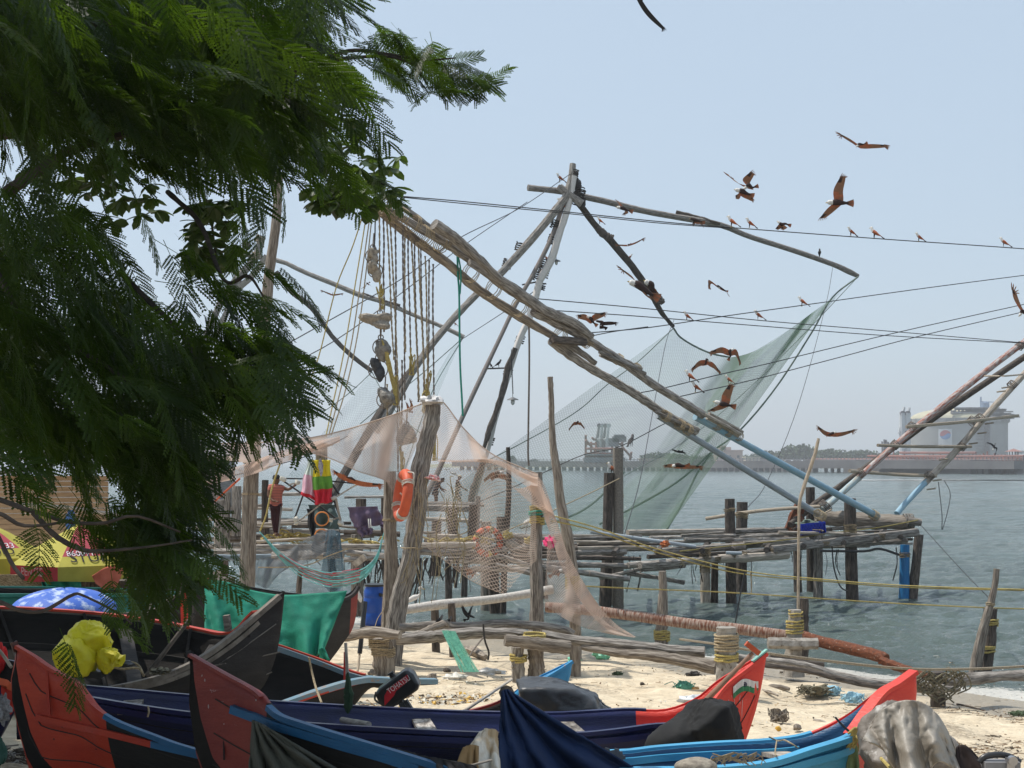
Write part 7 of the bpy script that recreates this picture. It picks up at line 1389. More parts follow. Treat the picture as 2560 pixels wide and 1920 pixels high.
# cloth covers
def lump(name,label,cat,c,rx,ry,rz,mt,seed,amp=.3,freq=2.4,nu=90,nv=56,extra=()):
    """sheet pulled over something: lumpy body with sharp pulled creases"""
    m=MB(); rs=random.Random(seed); c=Vector(c); of=Vector((seed*3.7,seed*1.3,seed)); from_n=noise; dirs=[(Vector((rs.gauss(0,1),rs.gauss(0,1),rs.gauss(0,1))).normalized(),rs.uniform(0,6.28),rs.uniform(2,7)) for _ in range(9)]
    pl=[(Vector((rs.gauss(0,1),rs.gauss(0,1),rs.gauss(0,.8))).normalized(),rs.uniform(.70,1.12)) for _ in range(26)]+[(Vector(q),1.0) for q in ((0,0,1),(0,0,-1),(1,0,0),(-1,0,0),(0,1,0),(0,-1,0))]
    def fn(u,v):
        a=2*math.pi*u; b=math.pi*(v*.93-.43); d=Vector((math.cos(a)*math.cos(b),math.sin(a)*math.cos(b),math.sin(b))); k=1.12*sum(max(0,n_.dot(d)/h_)**26 for n_,h_ in pl)**(-1/26.)
        nz=from_n.noise(d*1.3+of); n2=from_n.noise(d*2.6+of*2)
        k+=amp*.12*from_n.noise(d*1.0+of*1.7)+amp*.095*((1-abs(math.sin(2.6*a+3.2*nz+b*1.5)))**2.2-.3)*(.35+.65*math.cos(b))+amp*.04*((1-abs(math.sin(5*b+5*n2+2*a)))**2.5)+amp*.035*((1-abs(math.sin(6*a+6*n2)))**2)
        for e,st_ in extra:
            e=Vector(e).normalized(); k+=st_*max(0,d.dot(e))**6
        return c+Vector((d.x*rx*k,d.y*ry*k,d.z*rz*k))
    grid(m,fn,nu,nv); return tag(m.build(name,mt,smooth=180),label,cat)
blk=pm('tarp_black',(.035,.037,.042),(.055,.057,.06),3,.38,.015,spec=.5,bscale=9)
c=P(1420,1775,13.4); lump('tarp_bundle','shiny black tarpaulin draped over a heap behind the navy boat','tarpaulin',c+Vector((0,0,-.02)),.40,.38,.26,blk,4,.9,1.3,extra=(((-.5,0,.8),.12),((1,0,-.5),.7)))
c=P(1545,1818,12.7); lump('tarp_bundle','small crumpled piece of black plastic right of the big black tarpaulin','tarpaulin',c,.14,.15,.10,blk,9,1.0,1.5,extra=(((.2,0,1),.5),))
gtar=pm('tarp_grey',(.12,.10,.082),(.25,.22,.19),2.2,.5,.02,spec=.4,wear=((.40,.38,.35),3,.60),bscale=7)
tg2=pm('tarp_grey_front',(.22,.19,.155),(.36,.33,.285),2.6,.5,.015,spec=.4,wear=((.46,.44,.40),4,.62),bscale=10)
tarp('tarp_sheet','stiff dirty grey plastic sheet hanging in folds over the front of the wrapped engine','tarpaulin' and [(2172,1822),(2196,1784),(2240,1756),(2290,1752),(2335,1778),(2368,1828),(2388,1872)],[(2158,1850),(2205,1872),(2240,1925),(2300,1950),(2345,1905),(2390,1925),(2412,1935)],[9.15,9.05,8.95,8.95,9.05,9.2],[8.9,8.75,8.7,8.7,8.8,9.1],tg2,.16,3.4,90,50,cat='tarpaulin')
c=P(2262,1862,9.5); lump('tarp_bundle','dirty grey tarpaulin tied over an engine beside the red and blue prow','tarpaulin',c+Vector((0,0,-.06)),.28,.28,.29,gtar,13,1.0,1.2,nu=120,nv=72,extra=(((-.3,0,.95),.12),((1,0,-.55),.35),((.4,-1,-.6),.3)))
bc=pm('cloth_black_soft',(.012,.012,.013),(.02,.02,.02),5,.85,.006)
c=P(1768,1838,11.4); lump('cloth_cover','soft black cloth thrown over the red prow base, with a pointed left corner','cloth',c,.27,.26,.25,bc,21,.8,1.2,extra=(((-1,-.2,-.25),1.0),((.3,0,1),.08)))
oc=pm('tarp_olive',(.085,.085,.068),(.06,.062,.05),3,.7,.006,bscale=40)
tarp('tarp','olive canvas hanging over the dark red boat at the bottom left of centre',[(632,1800),(645,1806),(660,1814),(672,1822)],[(620,1960),(700,1955),(800,1950),(880,1945)],[8.35,8.1],[8.2,7.7],oc,.10,4,cat='canvas')
tarp('tarp','dark crumpled cloth over the blue rail, left of the stained sheet',[(975,1870),(1010,1876),(1060,1890),(1120,1900),(1190,1915)],[(975,1960),(1030,1962),(1080,1962),(1140,1960),(1210,1960)],[7.9,7.5],[7.7,7.4],pm('cloth_charcoal',(.025,.023,.024),(.04,.037,.036),8,.9,.012),.05,7,cat='cloth')
nv_=pm('tarp_navy',(.006,.022,.075),(.005,.017,.058),4,.8,.004,bscale=80)
o=tarp('boat_cover','dark navy cloth draped like a tent over a boat prow at the bottom centre','boat cover',[(1256,1729),(1262,1724),(1270,1724),(1278,1730)],[(1243,1990),(1330,1985),(1450,1975),(1640,1960)],[8.9,9.0],[8.5,9.3],nv_,.10,3,60,40,cat='boat cover') if False else tarp('boat_cover','dark navy cloth draped like a tent over a boat prow at the bottom centre',[(1254,1729),(1261,1724),(1269,1724),(1277,1730)],[(1243,1990),(1340,1985),(1460,1975),(1650,1960)],[8.9,9.0],[8.5,9.3],nv_,.12,2.6,60,40,cat='boat cover')
m=MB(); tube(m,[P(1265,1730,9.2),P(1300,1800,9.5),P(1340,1900,9.7),P(1380,1990,9.8)],.05,8); tag(m.build('prow_timber',woodd),'hidden prow timber under the navy cloth','timber')
wb=pm('sheet_white',(.62,.58,.50),(.42,.30,.17),2.2,.7,.008,(1,1,1),lo=.45,hi=.55)
tarp('plastic_sheet','stiff white and brown stained sheet folded beside the navy cloth cover',[(1200,1830),(1215,1822),(1236,1824),(1244,1830)],[(1130,1925),(1175,1935),(1215,1940),(1250,1930)],[8.6,8.8],[8.2,8.5],wb,.08,2,30,20,cat='sheet')
tarp('plastic_sheet','brown inner fold of the stained sheet at the bottom edge',[(1160,1868),(1180,1862),(1195,1866)],[(1128,1935),(1165,1940),(1195,1938)],[8.3,8.4],[8.1,8.2],pm('sheet_brown',(.28,.17,.07),None,3,.8),.05,2,20,12,cat='sheet')
thingtube('stick','pale stick lying in the stained sheet at the bottom edge','stick',[(1170,1915),(1200,1908),(1230,1900)],[3,3,3],woodw,8.1,8.1)
o=E('foam_mat','grey interlocking foam mat with toothed edge between the navy cloth and the blue rail','mat',P(1530,1910,9.7)); m=MB()
ol=[(1490,1866),(1500,1868),(1501,1875),(1512,1873),(1513,1869),(1524,1871),(1525,1877),(1536,1875),(1537,1870),(1548,1873),(1549,1879),(1556,1879),(1557,1888),(1563,1889),(1564,1897),(1557,1898),(1558,1906),(1564,1907),(1564,1916),(1556,1918),(1556,1935),(1520,1935)]
prism(m,[P(x,y,9.75) for x,y in ol],(0,.02,0)); m.build('mat_sheet',pm('foam_grey',(.17,.17,.175),(.13,.13,.135),60,.9),o,smooth=0)
simpleblob('boulder','pale speckled boulder lying in the blue boat at the bottom edge','stone',1735,1915,9.3,104,44,stonel,.12,freq=1.5)
m=MB()
for k in range(26):
    x=random.uniform(1790,1880); c=P(x,1902+random.uniform(-8,6),9.35); tube(m,[c,c+Vector((random.uniform(-.1,.1),0,.04)),c+Vector((random.uniform(-.15,.15),0,-.02))],.003,4)
tag(m.build('fishing_line_tangle',rope),'tangle of fine pale fishing line on the blue rail right of the boulder','fishing line')
# yellow sack (engine wrapped)
ysk=pm('sack_yellow',(.78,.68,.02),(.62,.53,.015),3.5,.45,.008,spec=.4,bscale=14)
o=E('yellow_sack','bright yellow plastic sack tied over an engine in the tarred boat','sack',P(205,1675,13.5)); 
l1=lump('x',None,None,P(222,1600,13.5),.19,.20,.17,ysk,31,.8,1.4); l2=lump('x',None,None,P(188,1640,13.4),.20,.22,.19,ysk,32,.8,1.4); l3=lump('x',None,None,P(272,1650,13.4),.09,.1,.12,ysk,33,1.3,2)
me=bpy.data.meshes.new('sack_body'); bm=bmesh_join=None
import bmesh
bm=bmesh.new()
for l in (l1,l2,l3):
    n0=len(bm.verts); bm.from_mesh(l.data); bm.verts.ensure_lookup_table()
    for v in bm.verts[n0:]: v.co+=l.location-ORG[o]
    bpy.data.objects.remove(l)
for f in bm.faces: f.smooth=True
bm.to_mesh(me); me.materials.append(ysk); q=bpy.data.objects.new('sack_body',me); COL.objects.link(q); q.parent=o
m=MB(); tube(m,[P(262,1632,13.3),P(285,1640,13.3),P(300,1652,13.3),P(285,1662,13.3)],[.03,.05,.07,.02],8,.4); m.build('sack_tail',ysk,o)
m=MB(); box(m,P(200,1682,13.5),(.5,.3,.06)); m.build('engine_base',black,o)
m=MB(); tube(m,[P(285,1662,13.4),P(320,1655,13.5),P(345,1662,13.5),P(360,1690,13.4)],.012,5); tube(m,[P(270,1660,13.4),P(300,1672,13.4),P(345,1670,13.4),P(358,1685,13.4)],.012,5)
tag(m.build('rope',rope),'loose tan rope between the yellow sack and the oar','rope')
simpleblob('engine_part','dark metal engine cylinder lying right of the yellow sack','engine part',312,1660,13.5,44,18,black,.2)
simpleblob('rope_coil','coil of dull rope beside the foot of the oar','rope',400,1678,13.3,44,14,pm('rope_olive',(.2,.18,.12)),.6,freq=6)
simpleblob('red_cloth','bright red cloth bundle at the left edge above the red boat end','cloth',2,1655,11.4,34,76,pm('cloth_red',(.70,.03,.03),(.5,.02,.02),7,.8,.01),.4)
simpleblob('net_heap','white netting heap hanging on the red boat at the left edge','net',4,1770,10.8,40,70,pm('net_white',(.42,.42,.42),(.2,.2,.21),60,.9,.01),.5,freq=5)
simpleblob('green_bundle','dark green bundle at the bottom left corner','bundle',0,1885,10.2,30,70,pm('bundle_green',(.05,.13,.10),None,9,.8,.01),.4)
litter(500,-40,110,1870,1960,'straw_litter','grey straw and net waste on the ground at the bottom left corner',[pm('straw',(.30,.28,.25),None,9,.9),lm[3]],.02,.05,1,.8)
simpleblob('stone_slab','flat grey slab leaning in the forked boat, left of the rolled green cloth','stone',768,1788,12.9,120,50,pm('slab_grey',(.20,.215,.23),(.14,.15,.16),4,.8,.01),.3,freq=1.5)
simpleblob('blue_plastic','bright blue crumpled plastic beside the grey slab','plastic',848,1796,12.3,44,34,pm('plastic_blue',(.02,.11,.50),(.05,.2,.5),9,.4,.01),.6,freq=4)
# blue patterned dome
m=MB(); c=P(160,1525,16.8); W=rr(126,16.8); grid(m,lambda u,v:(lambda a,b:c+Vector((math.cos(a)*math.cos(b)*W*(1+.02*math.sin(9*a)),math.sin(a)*math.cos(b)*.7,math.sin(b)*rr(54,16.8)*(1+.03*math.sin(a*7+b*3)))))(2*math.pi*u,R(88)*v),60,16)
tag(m.build('tarp_dome',pm('tarp_blue_floral',(.05,.13,.50),(.42,.50,.66),7,.6,.004,lo=.50,hi=.60)),'blue and white floral plastic sheet arched over a load in the tarred boat','sheet')
# bottom right: canvas, handlebar
tarp('canvas_flap','dark brown stiff canvas flap at the bottom right corner',[(2392,1868),(2400,1862),(2412,1864),(2425,1872)],[(2385,1960),(2420,1960),(2460,1955),(2500,1950)],9.0,8.9,pm('canvas_brown',(.030,.020,.018),None,5,.9),.04,1.5,20,14,cat='canvas')
o=E('handlebar','black bent handlebar with grip at the bottom right corner','handlebar',P(2500,1920,8.9)); m=MB(); tube(m,[P(2448,1905,8.9),P(2462,1892,8.9),P(2490,1887,8.9),P(2520,1890,8.9),P(2550,1905,8.9)],.020,10); m.build('grip_tube',black,o)
m=MB(); lathe(m,P(2528,1900,8.85),[(.03,0),(.03,.04)],12,(0,-1,0)); bar(m,P(2526,1895,8.85),P(2522,1930,8.85),.05,.05); m.build('clamp',pm('steel_plain',(.4,.4,.42),None,9,.3,metal=.8),o)
m=MB(); box(m,P(2500,1925,8.9),(.22,.12,.12)); m.build('housing',pm('housing_grey',(.22,.22,.23),None,9,.6),o)
# green cloth and rope tied at the red prow
tarp('cloth_strip','pale green cloth strip hanging from the prow rope of the light blue boat',[(2120,1845),(2126,1843),(2134,1843),(2140,1848)],[(2116,1940),(2128,1942),(2142,1940),(2150,1938)],9.85,9.8,pm('cloth_palegreen',(.20,.26,.12),(.14,.19,.09),8,.9),.03,2,16,16,cat='cloth')
m=MB()
for k in range(14): a=P(2128+random.uniform(-8,14),1836+random.uniform(-6,8),9.78); tube(m,[a,a+Vector((.05,0,.03)),a+Vector((random.uniform(-.06,.1),0,-random.uniform(.02,.14)))],.008,5,.2)
tube(m,[P(2140,1840,9.78),P(2170,1862,9.6),P(2200,1893,9.3),P(2235,1930,9.0)],.012,6,.05)
tag(m.build('tied_rope',ropey),'yellow rope knotted round the red prow of the light blue boat','rope')
thingtube('peg_stick','thin dark rod standing on the rail of the light blue boat by the knot','rod',[(2088,1793),(2105,1812),(2122,1828)],[2.5,3,3],black,9.8,9.8)
m=MB(); tube(m,[P(1922,1842,9.9),P(1945,1852,9.9),P(1960,1850,9.8),P(1980,1860,9.7),P(1995,1870,9.7)],.006,5); tube(m,[P(1942,1852,9.8),P(1938,1880,9.6),P(1941,1890,9.5)],.006,5); tag(m.build('rail_string',rope),'grey string tied across the gunwales of the light blue boat','string')
m=MB(); tube(m,[P(370,1766,10.95),P(372,1780,10.9),P(369,1792,10.9)],.008,5); tube(m,[P(772,1643,15.5),P(780,1680,15.5),P(790,1720,15.3),P(804,1757,14.9)],.012,5)
tag(m.build('painter_line',rope),'pale painter line hanging over the forked boat','rope')
# ================================================================ TREES
def leafmat(name,c,ct,tr=.45,gl=.35):
    m=bpy.data.materials.new(name); m.use_nodes=True; nt=m.node_tree; L=nt.links.new; b=nt.nodes['Principled BSDF']
    ge=N_(nt,'ShaderNodeTexCoord'); no=N_(nt,'ShaderNodeTexNoise'); no.inputs['Scale'].default_value=2.2; no.inputs['Detail'].default_value=3; L(ge.outputs['Object'],no.inputs['Vector'])
    hs=N_(nt,'ShaderNodeMapRange'); hs.inputs['From Min'].default_value=.3; hs.inputs['From Max'].default_value=.7; hs.inputs['To Min'].default_value=.6; hs.inputs['To Max'].default_value=1.35; L(no.outputs['Fac'],hs.inputs['Value'])
    def sc(col):
        v=N_(nt,'ShaderNodeHueSaturation'); v.inputs['Color'].default_value=(*col,1); L(hs.outputs[0],v.inputs['Value']); return v.outputs[0]
    L(sc(c),b.inputs['Base Color']); b.inputs['Roughness'].default_value=.5; b.inputs['Specular IOR Level'].default_value=gl
    t=N_(nt,'ShaderNodeBsdfTranslucent'); L(sc(ct),t.inputs[0]); ms=N_(nt,'ShaderNodeMixShader'); ms.inputs[0].default_value=tr; L(b.outputs[0],ms.inputs[1]); L(t.outputs[0],ms.inputs[2]); L(ms.outputs[0],nt.nodes['Material Output'].inputs[0]); return m
lf1=leafmat('leaflet',(.013,.028,.006),(.115,.205,.010),.36,.2); lf2=leafmat('broad_leaf',(.045,.075,.022),(.12,.20,.02),.30,.5)
def frond_tpl(seed,npin=9,nl=12,Lr=.36,Lp=.125,ll=.020,lw=.0135,coarse=False):
    """one twice-divided leaf: rachis along +x, drooping; returns quads (n,4,3)"""
    rs=np.random.default_rng(seed); Q=[]
    for i in range(npin):
        t=.14+.86*i/(npin-1); px_=Lr*t; pz=-Lr*.30*t*t; tan=np.array((1,0,-.6*t)); tan/=np.linalg.norm(tan)
        for s in (-1,1):
            sp_=R(52-22*t)+rs.normal(0,.06); Lq=Lp*(1-.45*abs(t-.45))*rs.uniform(.9,1.1); dr=rs.uniform(.10,.38)
            d=np.array((math.cos(sp_),s*math.sin(sp_),-.15)); d/=np.linalg.norm(d)
            base=np.array((px_,0,pz))
            n=nl if not coarse else 1
            if coarse:
                side=np.array((d[1],-d[0],0))*0.016; a=base; b=base+d*Lq*.5+np.array((0,0,-dr*Lq*.15)); c=base+d*Lq+np.array((0,0,-dr*Lq*.6))
                Q.append([a-side,b-side,b+side,a+side]); Q.append([b-side,c-side*.4,c+side*.4,b+side]); continue
            for k in range(n):
                u=(k+.7)/n; p=base+d*Lq*u+np.array((0,0,-dr*Lq*u*u)); dd=d+np.array((0,0,-2*dr*u)); dd/=np.linalg.norm(dd)
                sd=np.array((-dd[1],dd[0],0)); sd/=np.linalg.norm(sd); f=1-.45*abs(u-.45)
                for q in (-1,1):
                    ax=sd*q*.92+dd*.38+np.array((0,0,rs.normal(0,.10))); ax/=np.linalg.norm(ax); wv=dd*lw*f*.55
                    a=p; c=p+ax*ll*f; mdl=p+ax*ll*f*.5
                    Q.append([a-wv*.3,mdl-wv,c,mdl+wv] if False else [a,mdl-wv*1.0,c,mdl+wv*1.0])
            # thin pinna stalk
            e=base+d*Lq+np.array((0,0,-dr*Lq)); w_=np.array((0,0,.0012)); Q.append([base-w_,e-w_,e+w_,base+w_])
    w_=np.array((0,.0018,0)); e=np.array((Lr,0,-Lr*.3)); mm=np.array((Lr*.5,0,-Lr*.075))
    Q.append([np.array((-.06,-.0025,0)),mm-w_,mm+w_,np.array((-.06,.0025,0))]); Q.append([mm-w_,e-w_,e+w_,mm+w_])
    return np.array(Q)
TP=[frond_tpl(i,npin=8+i%3,nl=11+i%2) for i in range(5)]; TC=[frond_tpl(50+i,npin=8,coarse=True) for i in range(3)]
def inside(poly,x,y):
    c=False;n=len(poly);j=n-1
    for i in range(n):
        xi,yi=poly[i];xj,yj=poly[j]
        if (yi>y)!=(yj>y) and x<(xj-xi)*(y-yi)/(yj-yi+1e-9)+xi: c=not c
        j=i
    return c
TREE=E('shade_tree','big fine-leaved feathery tree reaching in from the left, its crown filling the upper left','tree',(-7.2,7.0,2.0))
FR=[];TWG=[]
trng=random.Random(42)
def add_frond(p,dirv,roll,scale,tpl):
    x=np.array(dirv)/np.linalg.norm(dirv); up=np.array((0,0,1.0)); y=np.cross(up,x); ny=np.linalg.norm(y); y=y/ny if ny>1e-3 else np.array((0,1.0,0)); z=np.cross(x,y)
    cr,sr=math.cos(roll),math.sin(roll); y2=y*cr+z*sr; z2=-y*sr+z*cr
    M=np.stack([x,y2,z2],0)*scale
    FR.append(tpl@M+np.array(p))
def spray(poly,n,dmin,dmax,az=0.0,azs=.9,el=-.55,els=.35,sc=(.8,1.15)):
    xs=[p[0] for p in poly];ys=[p[1] for p in poly]; k=0;tries=0
    while k<n and tries<n*60:
        tries+=1; x=trng.uniform(min(xs),max(xs)); y=trng.uniform(min(ys),max(ys))
        if not inside(poly,x,y): continue
        d=trng.uniform(dmin,dmax); a=az+trng.gauss(0,azs)*.6; e=el+trng.gauss(0,els)
        dv=(math.cos(a)*math.cos(e),math.sin(a)*math.cos(e),math.sin(e)); c=P(x,y,d); s=trng.uniform(*sc)
        # centre the leaf on the sampled point
        p=(c.x-dv[0]*.2*s,c.y-dv[1]*.2*s,c.z-dv[2]*.2*s)
        add_frond(p,dv,trng.gauss(0,.45),s,trng.choice(TP)); k+=1
main=[(-60,-60),(880,-60),(850,60),(880,120),(900,200),(890,290),(860,350),(850,400),(790,390),(730,400),(660,420),(600,430),(540,410),(470,400),(430,400),(380,390),(330,420),(260,380),(190,360),(110,350),(-60,300)]
spray(main,250,5.2,8.4)
core=[(-60,-60),(800,-60),(820,120),(760,300),(620,400),(420,380),(230,340),(60,240),(-60,200)]
spray(core,260,5.5,9.5,sc=(.9,1.25))
mid=[(-60,470),(110,450),(230,520),(320,580),(380,650),(420,730),(470,790),(530,850),(570,880),(600,910),(610,960),(580,1000),(530,1020),(470,1050),(440,1120),(430,1190),(450,1250),(430,1290),(380,1270),(310,1210),(200,1160),(120,1130),(-60,1120)]
spray(mid,180,4.8,8.0)
spray([(-60,560),(120,560),(260,680),(420,800),(560,950),(520,1100),(380,1100),(200,1080),(-60,1020)],150,5.2,9,sc=(.9,1.2))
spray([(330,1040),(440,1050),(470,1120),(470,1260),(440,1330),(380,1290),(300,1150)],50,4.8,6.2,sc=(.75,1))
spray([(560,800),(610,850),(680,930),(700,980),(640,980),(560,930)],20,5,6,sc=(.7,1))
spray([(400,1290),(460,1300),(480,1340),(450,1370),(400,1360)],10,4.8,5.4,sc=(.7,1))
spray([(240,1290),(330,1280),(400,1320),(420,1370),(380,1400),(320,1380),(260,1350)],22,5.0,5.8,sc=(.7,.95))
spray([(330,1360),(390,1370),(400,1420),(350,1430)],5,5.0,5.4,el=-1.0)
spray([(940,90),(1010,80),(1080,120),(1110,160),(1180,130),(1225,150),(1235,190),(1150,220),(1090,240),(1030,220),(960,200)],52,6.2,6.8,el=-.15,els=.3,azs=1.6,sc=(.42,.66))
spray([(540,640),(600,690),(700,740),(620,740),(520,700)],8,5.5,6.5,el=-.35)
spray([(620,780),(790,870),(740,930),(640,900)],14,5.2,6.0,el=-.6)
spray([(560,930),(640,950),(660,990),(600,1000)],8,5.2,6.0,el=-.7)
# individual arching fronds along the edge: (tip-base px, depth)
for bx,by,ex,ey,d in ((880,290,1010,380,6.0),(860,200,985,320,6.0),(820,380,900,500,5.6),(700,450,740,560,5.2),(650,470,690,620,5.0),(600,500,620,660,5.0),(560,640,760,670,5.6),(690,660,840,750,5.8),(640,740,740,820,5.2),(690,840,765,870,5.4),(650,880,770,980,5.0),(660,930,800,1060,5.0),(640,1000,760,1080,4.8),(560,980,650,1070,4.8),(900,250,1020,395,6.0),(930,440,1010,490,6.6),(860,420,990,495,6.8),(420,620,500,760,5.0),(340,520,430,640,5.0),(510,1290,640,1390,4.8),(480,1380,600,1440,4.8),(240,1530,330,1560,4.5),(310,1480,420,1560,4.5),(90,1310,120,1380,4.4),(40,1180,110,1260,4.6),(150,1250,210,1330,4.5),(280,1440,300,1530,4.4),(160,1590,230,1720,4.6)):
    a=P(bx,by,d); b=P(ex,ey,d+trng.uniform(-.3,.3)); v=b-a; L_=v.length; s=max(.5,min(1.25,L_/.40)); add_frond(tuple(a),tuple(v),trng.gauss(0,.5),s,trng.choice(TP))
# crown above and behind the picture edge that shades the boats
def cloudf(n,x0,x1,y0,y1,z0,z1,sc):
    for _ in range(n):
        a=trng.uniform(0,6.28); e=trng.gauss(-.4,.3); add_frond((trng.uniform(x0,x1),trng.uniform(y0,y1),trng.uniform(z0,z1)),(math.cos(a)*math.cos(e),math.sin(a)*math.cos(e),math.sin(e)),trng.gauss(0,.4),trng.uniform(*sc),trng.choice(TC))
cloudf(950,-9.5,-2.5,4.5,12.5,7.6,9.6,(1.6,2.4)); cloudf(700,-10,-4.4,9,15.5,8.4,10.5,(1.6,2.4)); cloudf(300,-9.5,-5,3.5,9,3.6,7.5,(1.4,2))
Qa=np.concatenate(FR).astype(np.float32); nq=len(Qa); o0=np.array(ORG[TREE],dtype=np.float32)
me=bpy.data.meshes.new('crown'); V=(Qa.reshape(-1,3)-o0); me.vertices.add(len(V)); me.vertices.foreach_set('co',V.ravel()); me.loops.add(nq*4); me.loops.foreach_set('vertex_index',np.arange(nq*4,dtype=np.int32)); me.polygons.add(nq); me.polygons.foreach_set('loop_start',np.arange(0,nq*4,4,dtype=np.int32)); me.update(calc_edges=True); me.materials.append(lf1)
cr_=bpy.data.objects.new('crown',me); COL.objects.link(cr_); cr_.parent=TREE; print('leaf quads',nq)
m=MB(); tube(m,[Vector((-7.2,7,1.3)),Vector((-7.1,7,3)),Vector((-6.6,7.1,4.6)),Vector((-6.0,7.2,6.2)),Vector((-5,7.5,8))],[.38,.30,.24,.18,.08],14,.12,20); m.build('trunk',bark,TREE)
def limb(l,r,par=TREE):
    pts=[P(*p) for p in l]; a=pts[0]; r=list(r)[-len(l):]; e=r[0]*1.6
    m=MB(); 
    if l[0][0]<0:
        t=Vector((-6.6,7.1,min(4.8,max(2.8,a.z)))); q=a.lerp(t,.5)+Vector((0,0,.15)); tube(m,spl([t,t.lerp(q,.5),q,q.lerp(a,.5),a],12)[:-1]+pts,[.07,.06,.05,e]+r,8,.08,len(l)*5+20)
    else: tube(m,pts,r,8,.12,len(l)*6)
    m.build('limb',bark,par)
TL_=(-6.6,7.1,4.6)
limb([(-60,190,7),(40,160,6.8),(120,135,6.7),(200,85,6.6),(240,58,6.5),(380,62,6.4),(560,50,6.5),(700,40,6.6)],[.09,.05,.03,.025,.02,.02,.018,.012,.008])
limb([(-60,260,7),(10,215,6.9),(60,160,6.8)],[.08,.03,.02,.012])
limb([(-40,245,6.5),(60,240,6.4),(180,232,6.4),(330,238,6.5)],[.08,.03,.022,.014,.008])
limb([(20,480,6.6),(95,430,6.4),(180,375,6.4),(300,340,6.5),(420,300,6.6),(640,230,6.8)],[.08,.03,.024,.02,.018,.012,.008])
limb([(-40,640,6),(60,820,5.8),(130,850,5.7),(240,900,5.6),(330,960,5.5)],[.08,.03,.02,.016,.012,.008])
limb([(-60,1236,5),(0,1250,4.9),(60,1272,4.8),(110,1286,4.8),(170,1305,4.8),(260,1308,4.8),(340,1290,4.8),(450,1330,4.9)],[.10,.025,.014,.011,.010,.009,.008,.006,.004])
limb([(84,1282,4.8),(140,1340,4.75),(200,1372,4.7),(250,1378,4.7),(380,1366,4.8),(480,1350,4.9)],[.010,.010,.009,.006,.004,.003])
limb([(-60,1282,4.8),(0,1284,4.7),(50,1312,4.7),(110,1313,4.7),(180,1300,4.7)],[.10,.02,.011,.009,.007,.004])
limb([(-30,1340,4.4),(0,1352,4.4),(30,1410,4.35),(58,1446,4.3)],[.08,.014,.009,.007,.006])
limb([(-60,1490,4.6),(0,1505,4.5),(50,1526,4.5),(110,1527,4.5),(180,1488,4.5),(210,1490,4.5),(290,1530,4.5),(330,1560,4.5)],[.08,.014,.008,.008,.007,.007,.006,.004,.003])
limb([(420,480,6.4),(500,560,6.2),(560,700,5.7),(620,690,5.6),(658,740,5.5)],[.014,.012,.008,.007,.004])
limb([(300,680,6.2),(380,760,6),(460,840,5.6),(490,890,5.4),(540,920,5.3),(620,925,5.2)],[.014,.012,.010,.008,.007,.004])
limb([(640,230,6.8),(700,200,6.6),(860,130,6.5),(960,135,6.5),(1060,150,6.5),(1140,145,6.5)],[.016,.014,.010,.008,.006,.003])
limb([(700,200,6.7),(780,160,6.6),(950,140,6.5),(1030,160,6.5),(1080,190,6.5)],[.012,.010,.007,.005,.003])
# ---- broad-leaved tree behind
BT=E('almond_tree','second tree with large rounded leaves in clusters, showing through the feathery crown','tree',(-8.5,11,2.0))
def leafpts(rs,c,d,L,W,m):
    d=d.normalized(); s=d.cross(Vector((rs.gauss(0,.4),rs.gauss(0,.4),1))).normalized(); n=s.cross(d); q=[0,.25,.55,.8,1]; w=[.05,.32,.50,.42,.06]
    vs=[]
    for a,b in zip(q,w):
        z=n*(-.25*L*a*a); vs+= [c+d*L*a+s*W*b+z+n*.03*L,c+d*L*a+z-n*.02*L,c+d*L*a-s*W*b+z+n*.03*L]
    fs=[]
    for i in range(4): fs+= [[i*3,i*3+1,i*3+4,i*3+3],[i*3+1,i*3+2,i*3+5,i*3+4]]
    m.add(vs,fs)
rs=random.Random(77); m=MB(); tw=MB()
cl=[]
for _ in range(46): cl.append((rs.uniform(470,590),rs.uniform(500,665),9.2))
for _ in range(30): cl.append((rs.uniform(800,960),rs.uniform(380,520),9.2))
for _ in range(20): cl.append((rs.uniform(780,880),rs.uniform(470,520),9.2))
for _ in range(70): cl.append((rs.uniform(60,420),rs.uniform(250,560),9.6))
for _ in range(60): cl.append((rs.uniform(560,900),rs.uniform(200,420),9.8))
cl+= [(960,480,9),(985,470,9),(1000,500,9),(995,395,9.2),(975,420,9.1)]
for x,y,d in cl:
    if 640<x<740 and y>420: continue
    c=P(x,y,d+rs.uniform(-.4,.4))
    for k in range(7):
        a=k*.9+rs.uniform(-.2,.2); leafpts(rs,c,Vector((math.cos(a),math.sin(a)*.8,rs.uniform(-.9,.3))),rs.uniform(.07,.13),rs.uniform(.05,.08),m)
m.build('crown',lf2,BT,smooth=0)
m=MB(); tube(m,[Vector((-8.5,11,1.4)),Vector((-8.2,11,4)),Vector((-7.0,10.6,6.2)),Vector((-5,10.2,7.5))],[.3,.24,.16,.08],12,.1,14); m.build('trunk',bark,BT)
for l in ([(380,300,10),(470,420,9.4),(520,520,9.2),(540,640,9.2)],[(380,300,10),(640,300,9.8),(800,380,9.3),(900,430,9.2),(1000,480,9)],[(380,300,10),(820,430,9.2),(860,510,9.2)]):
    m=MB(); tube(m,[Vector((-7.0,10.6,6.2))]+[P(*p) for p in l],[.10,.04,.02,.012,.006],7,.1,20); m.build('limb',bark,BT)
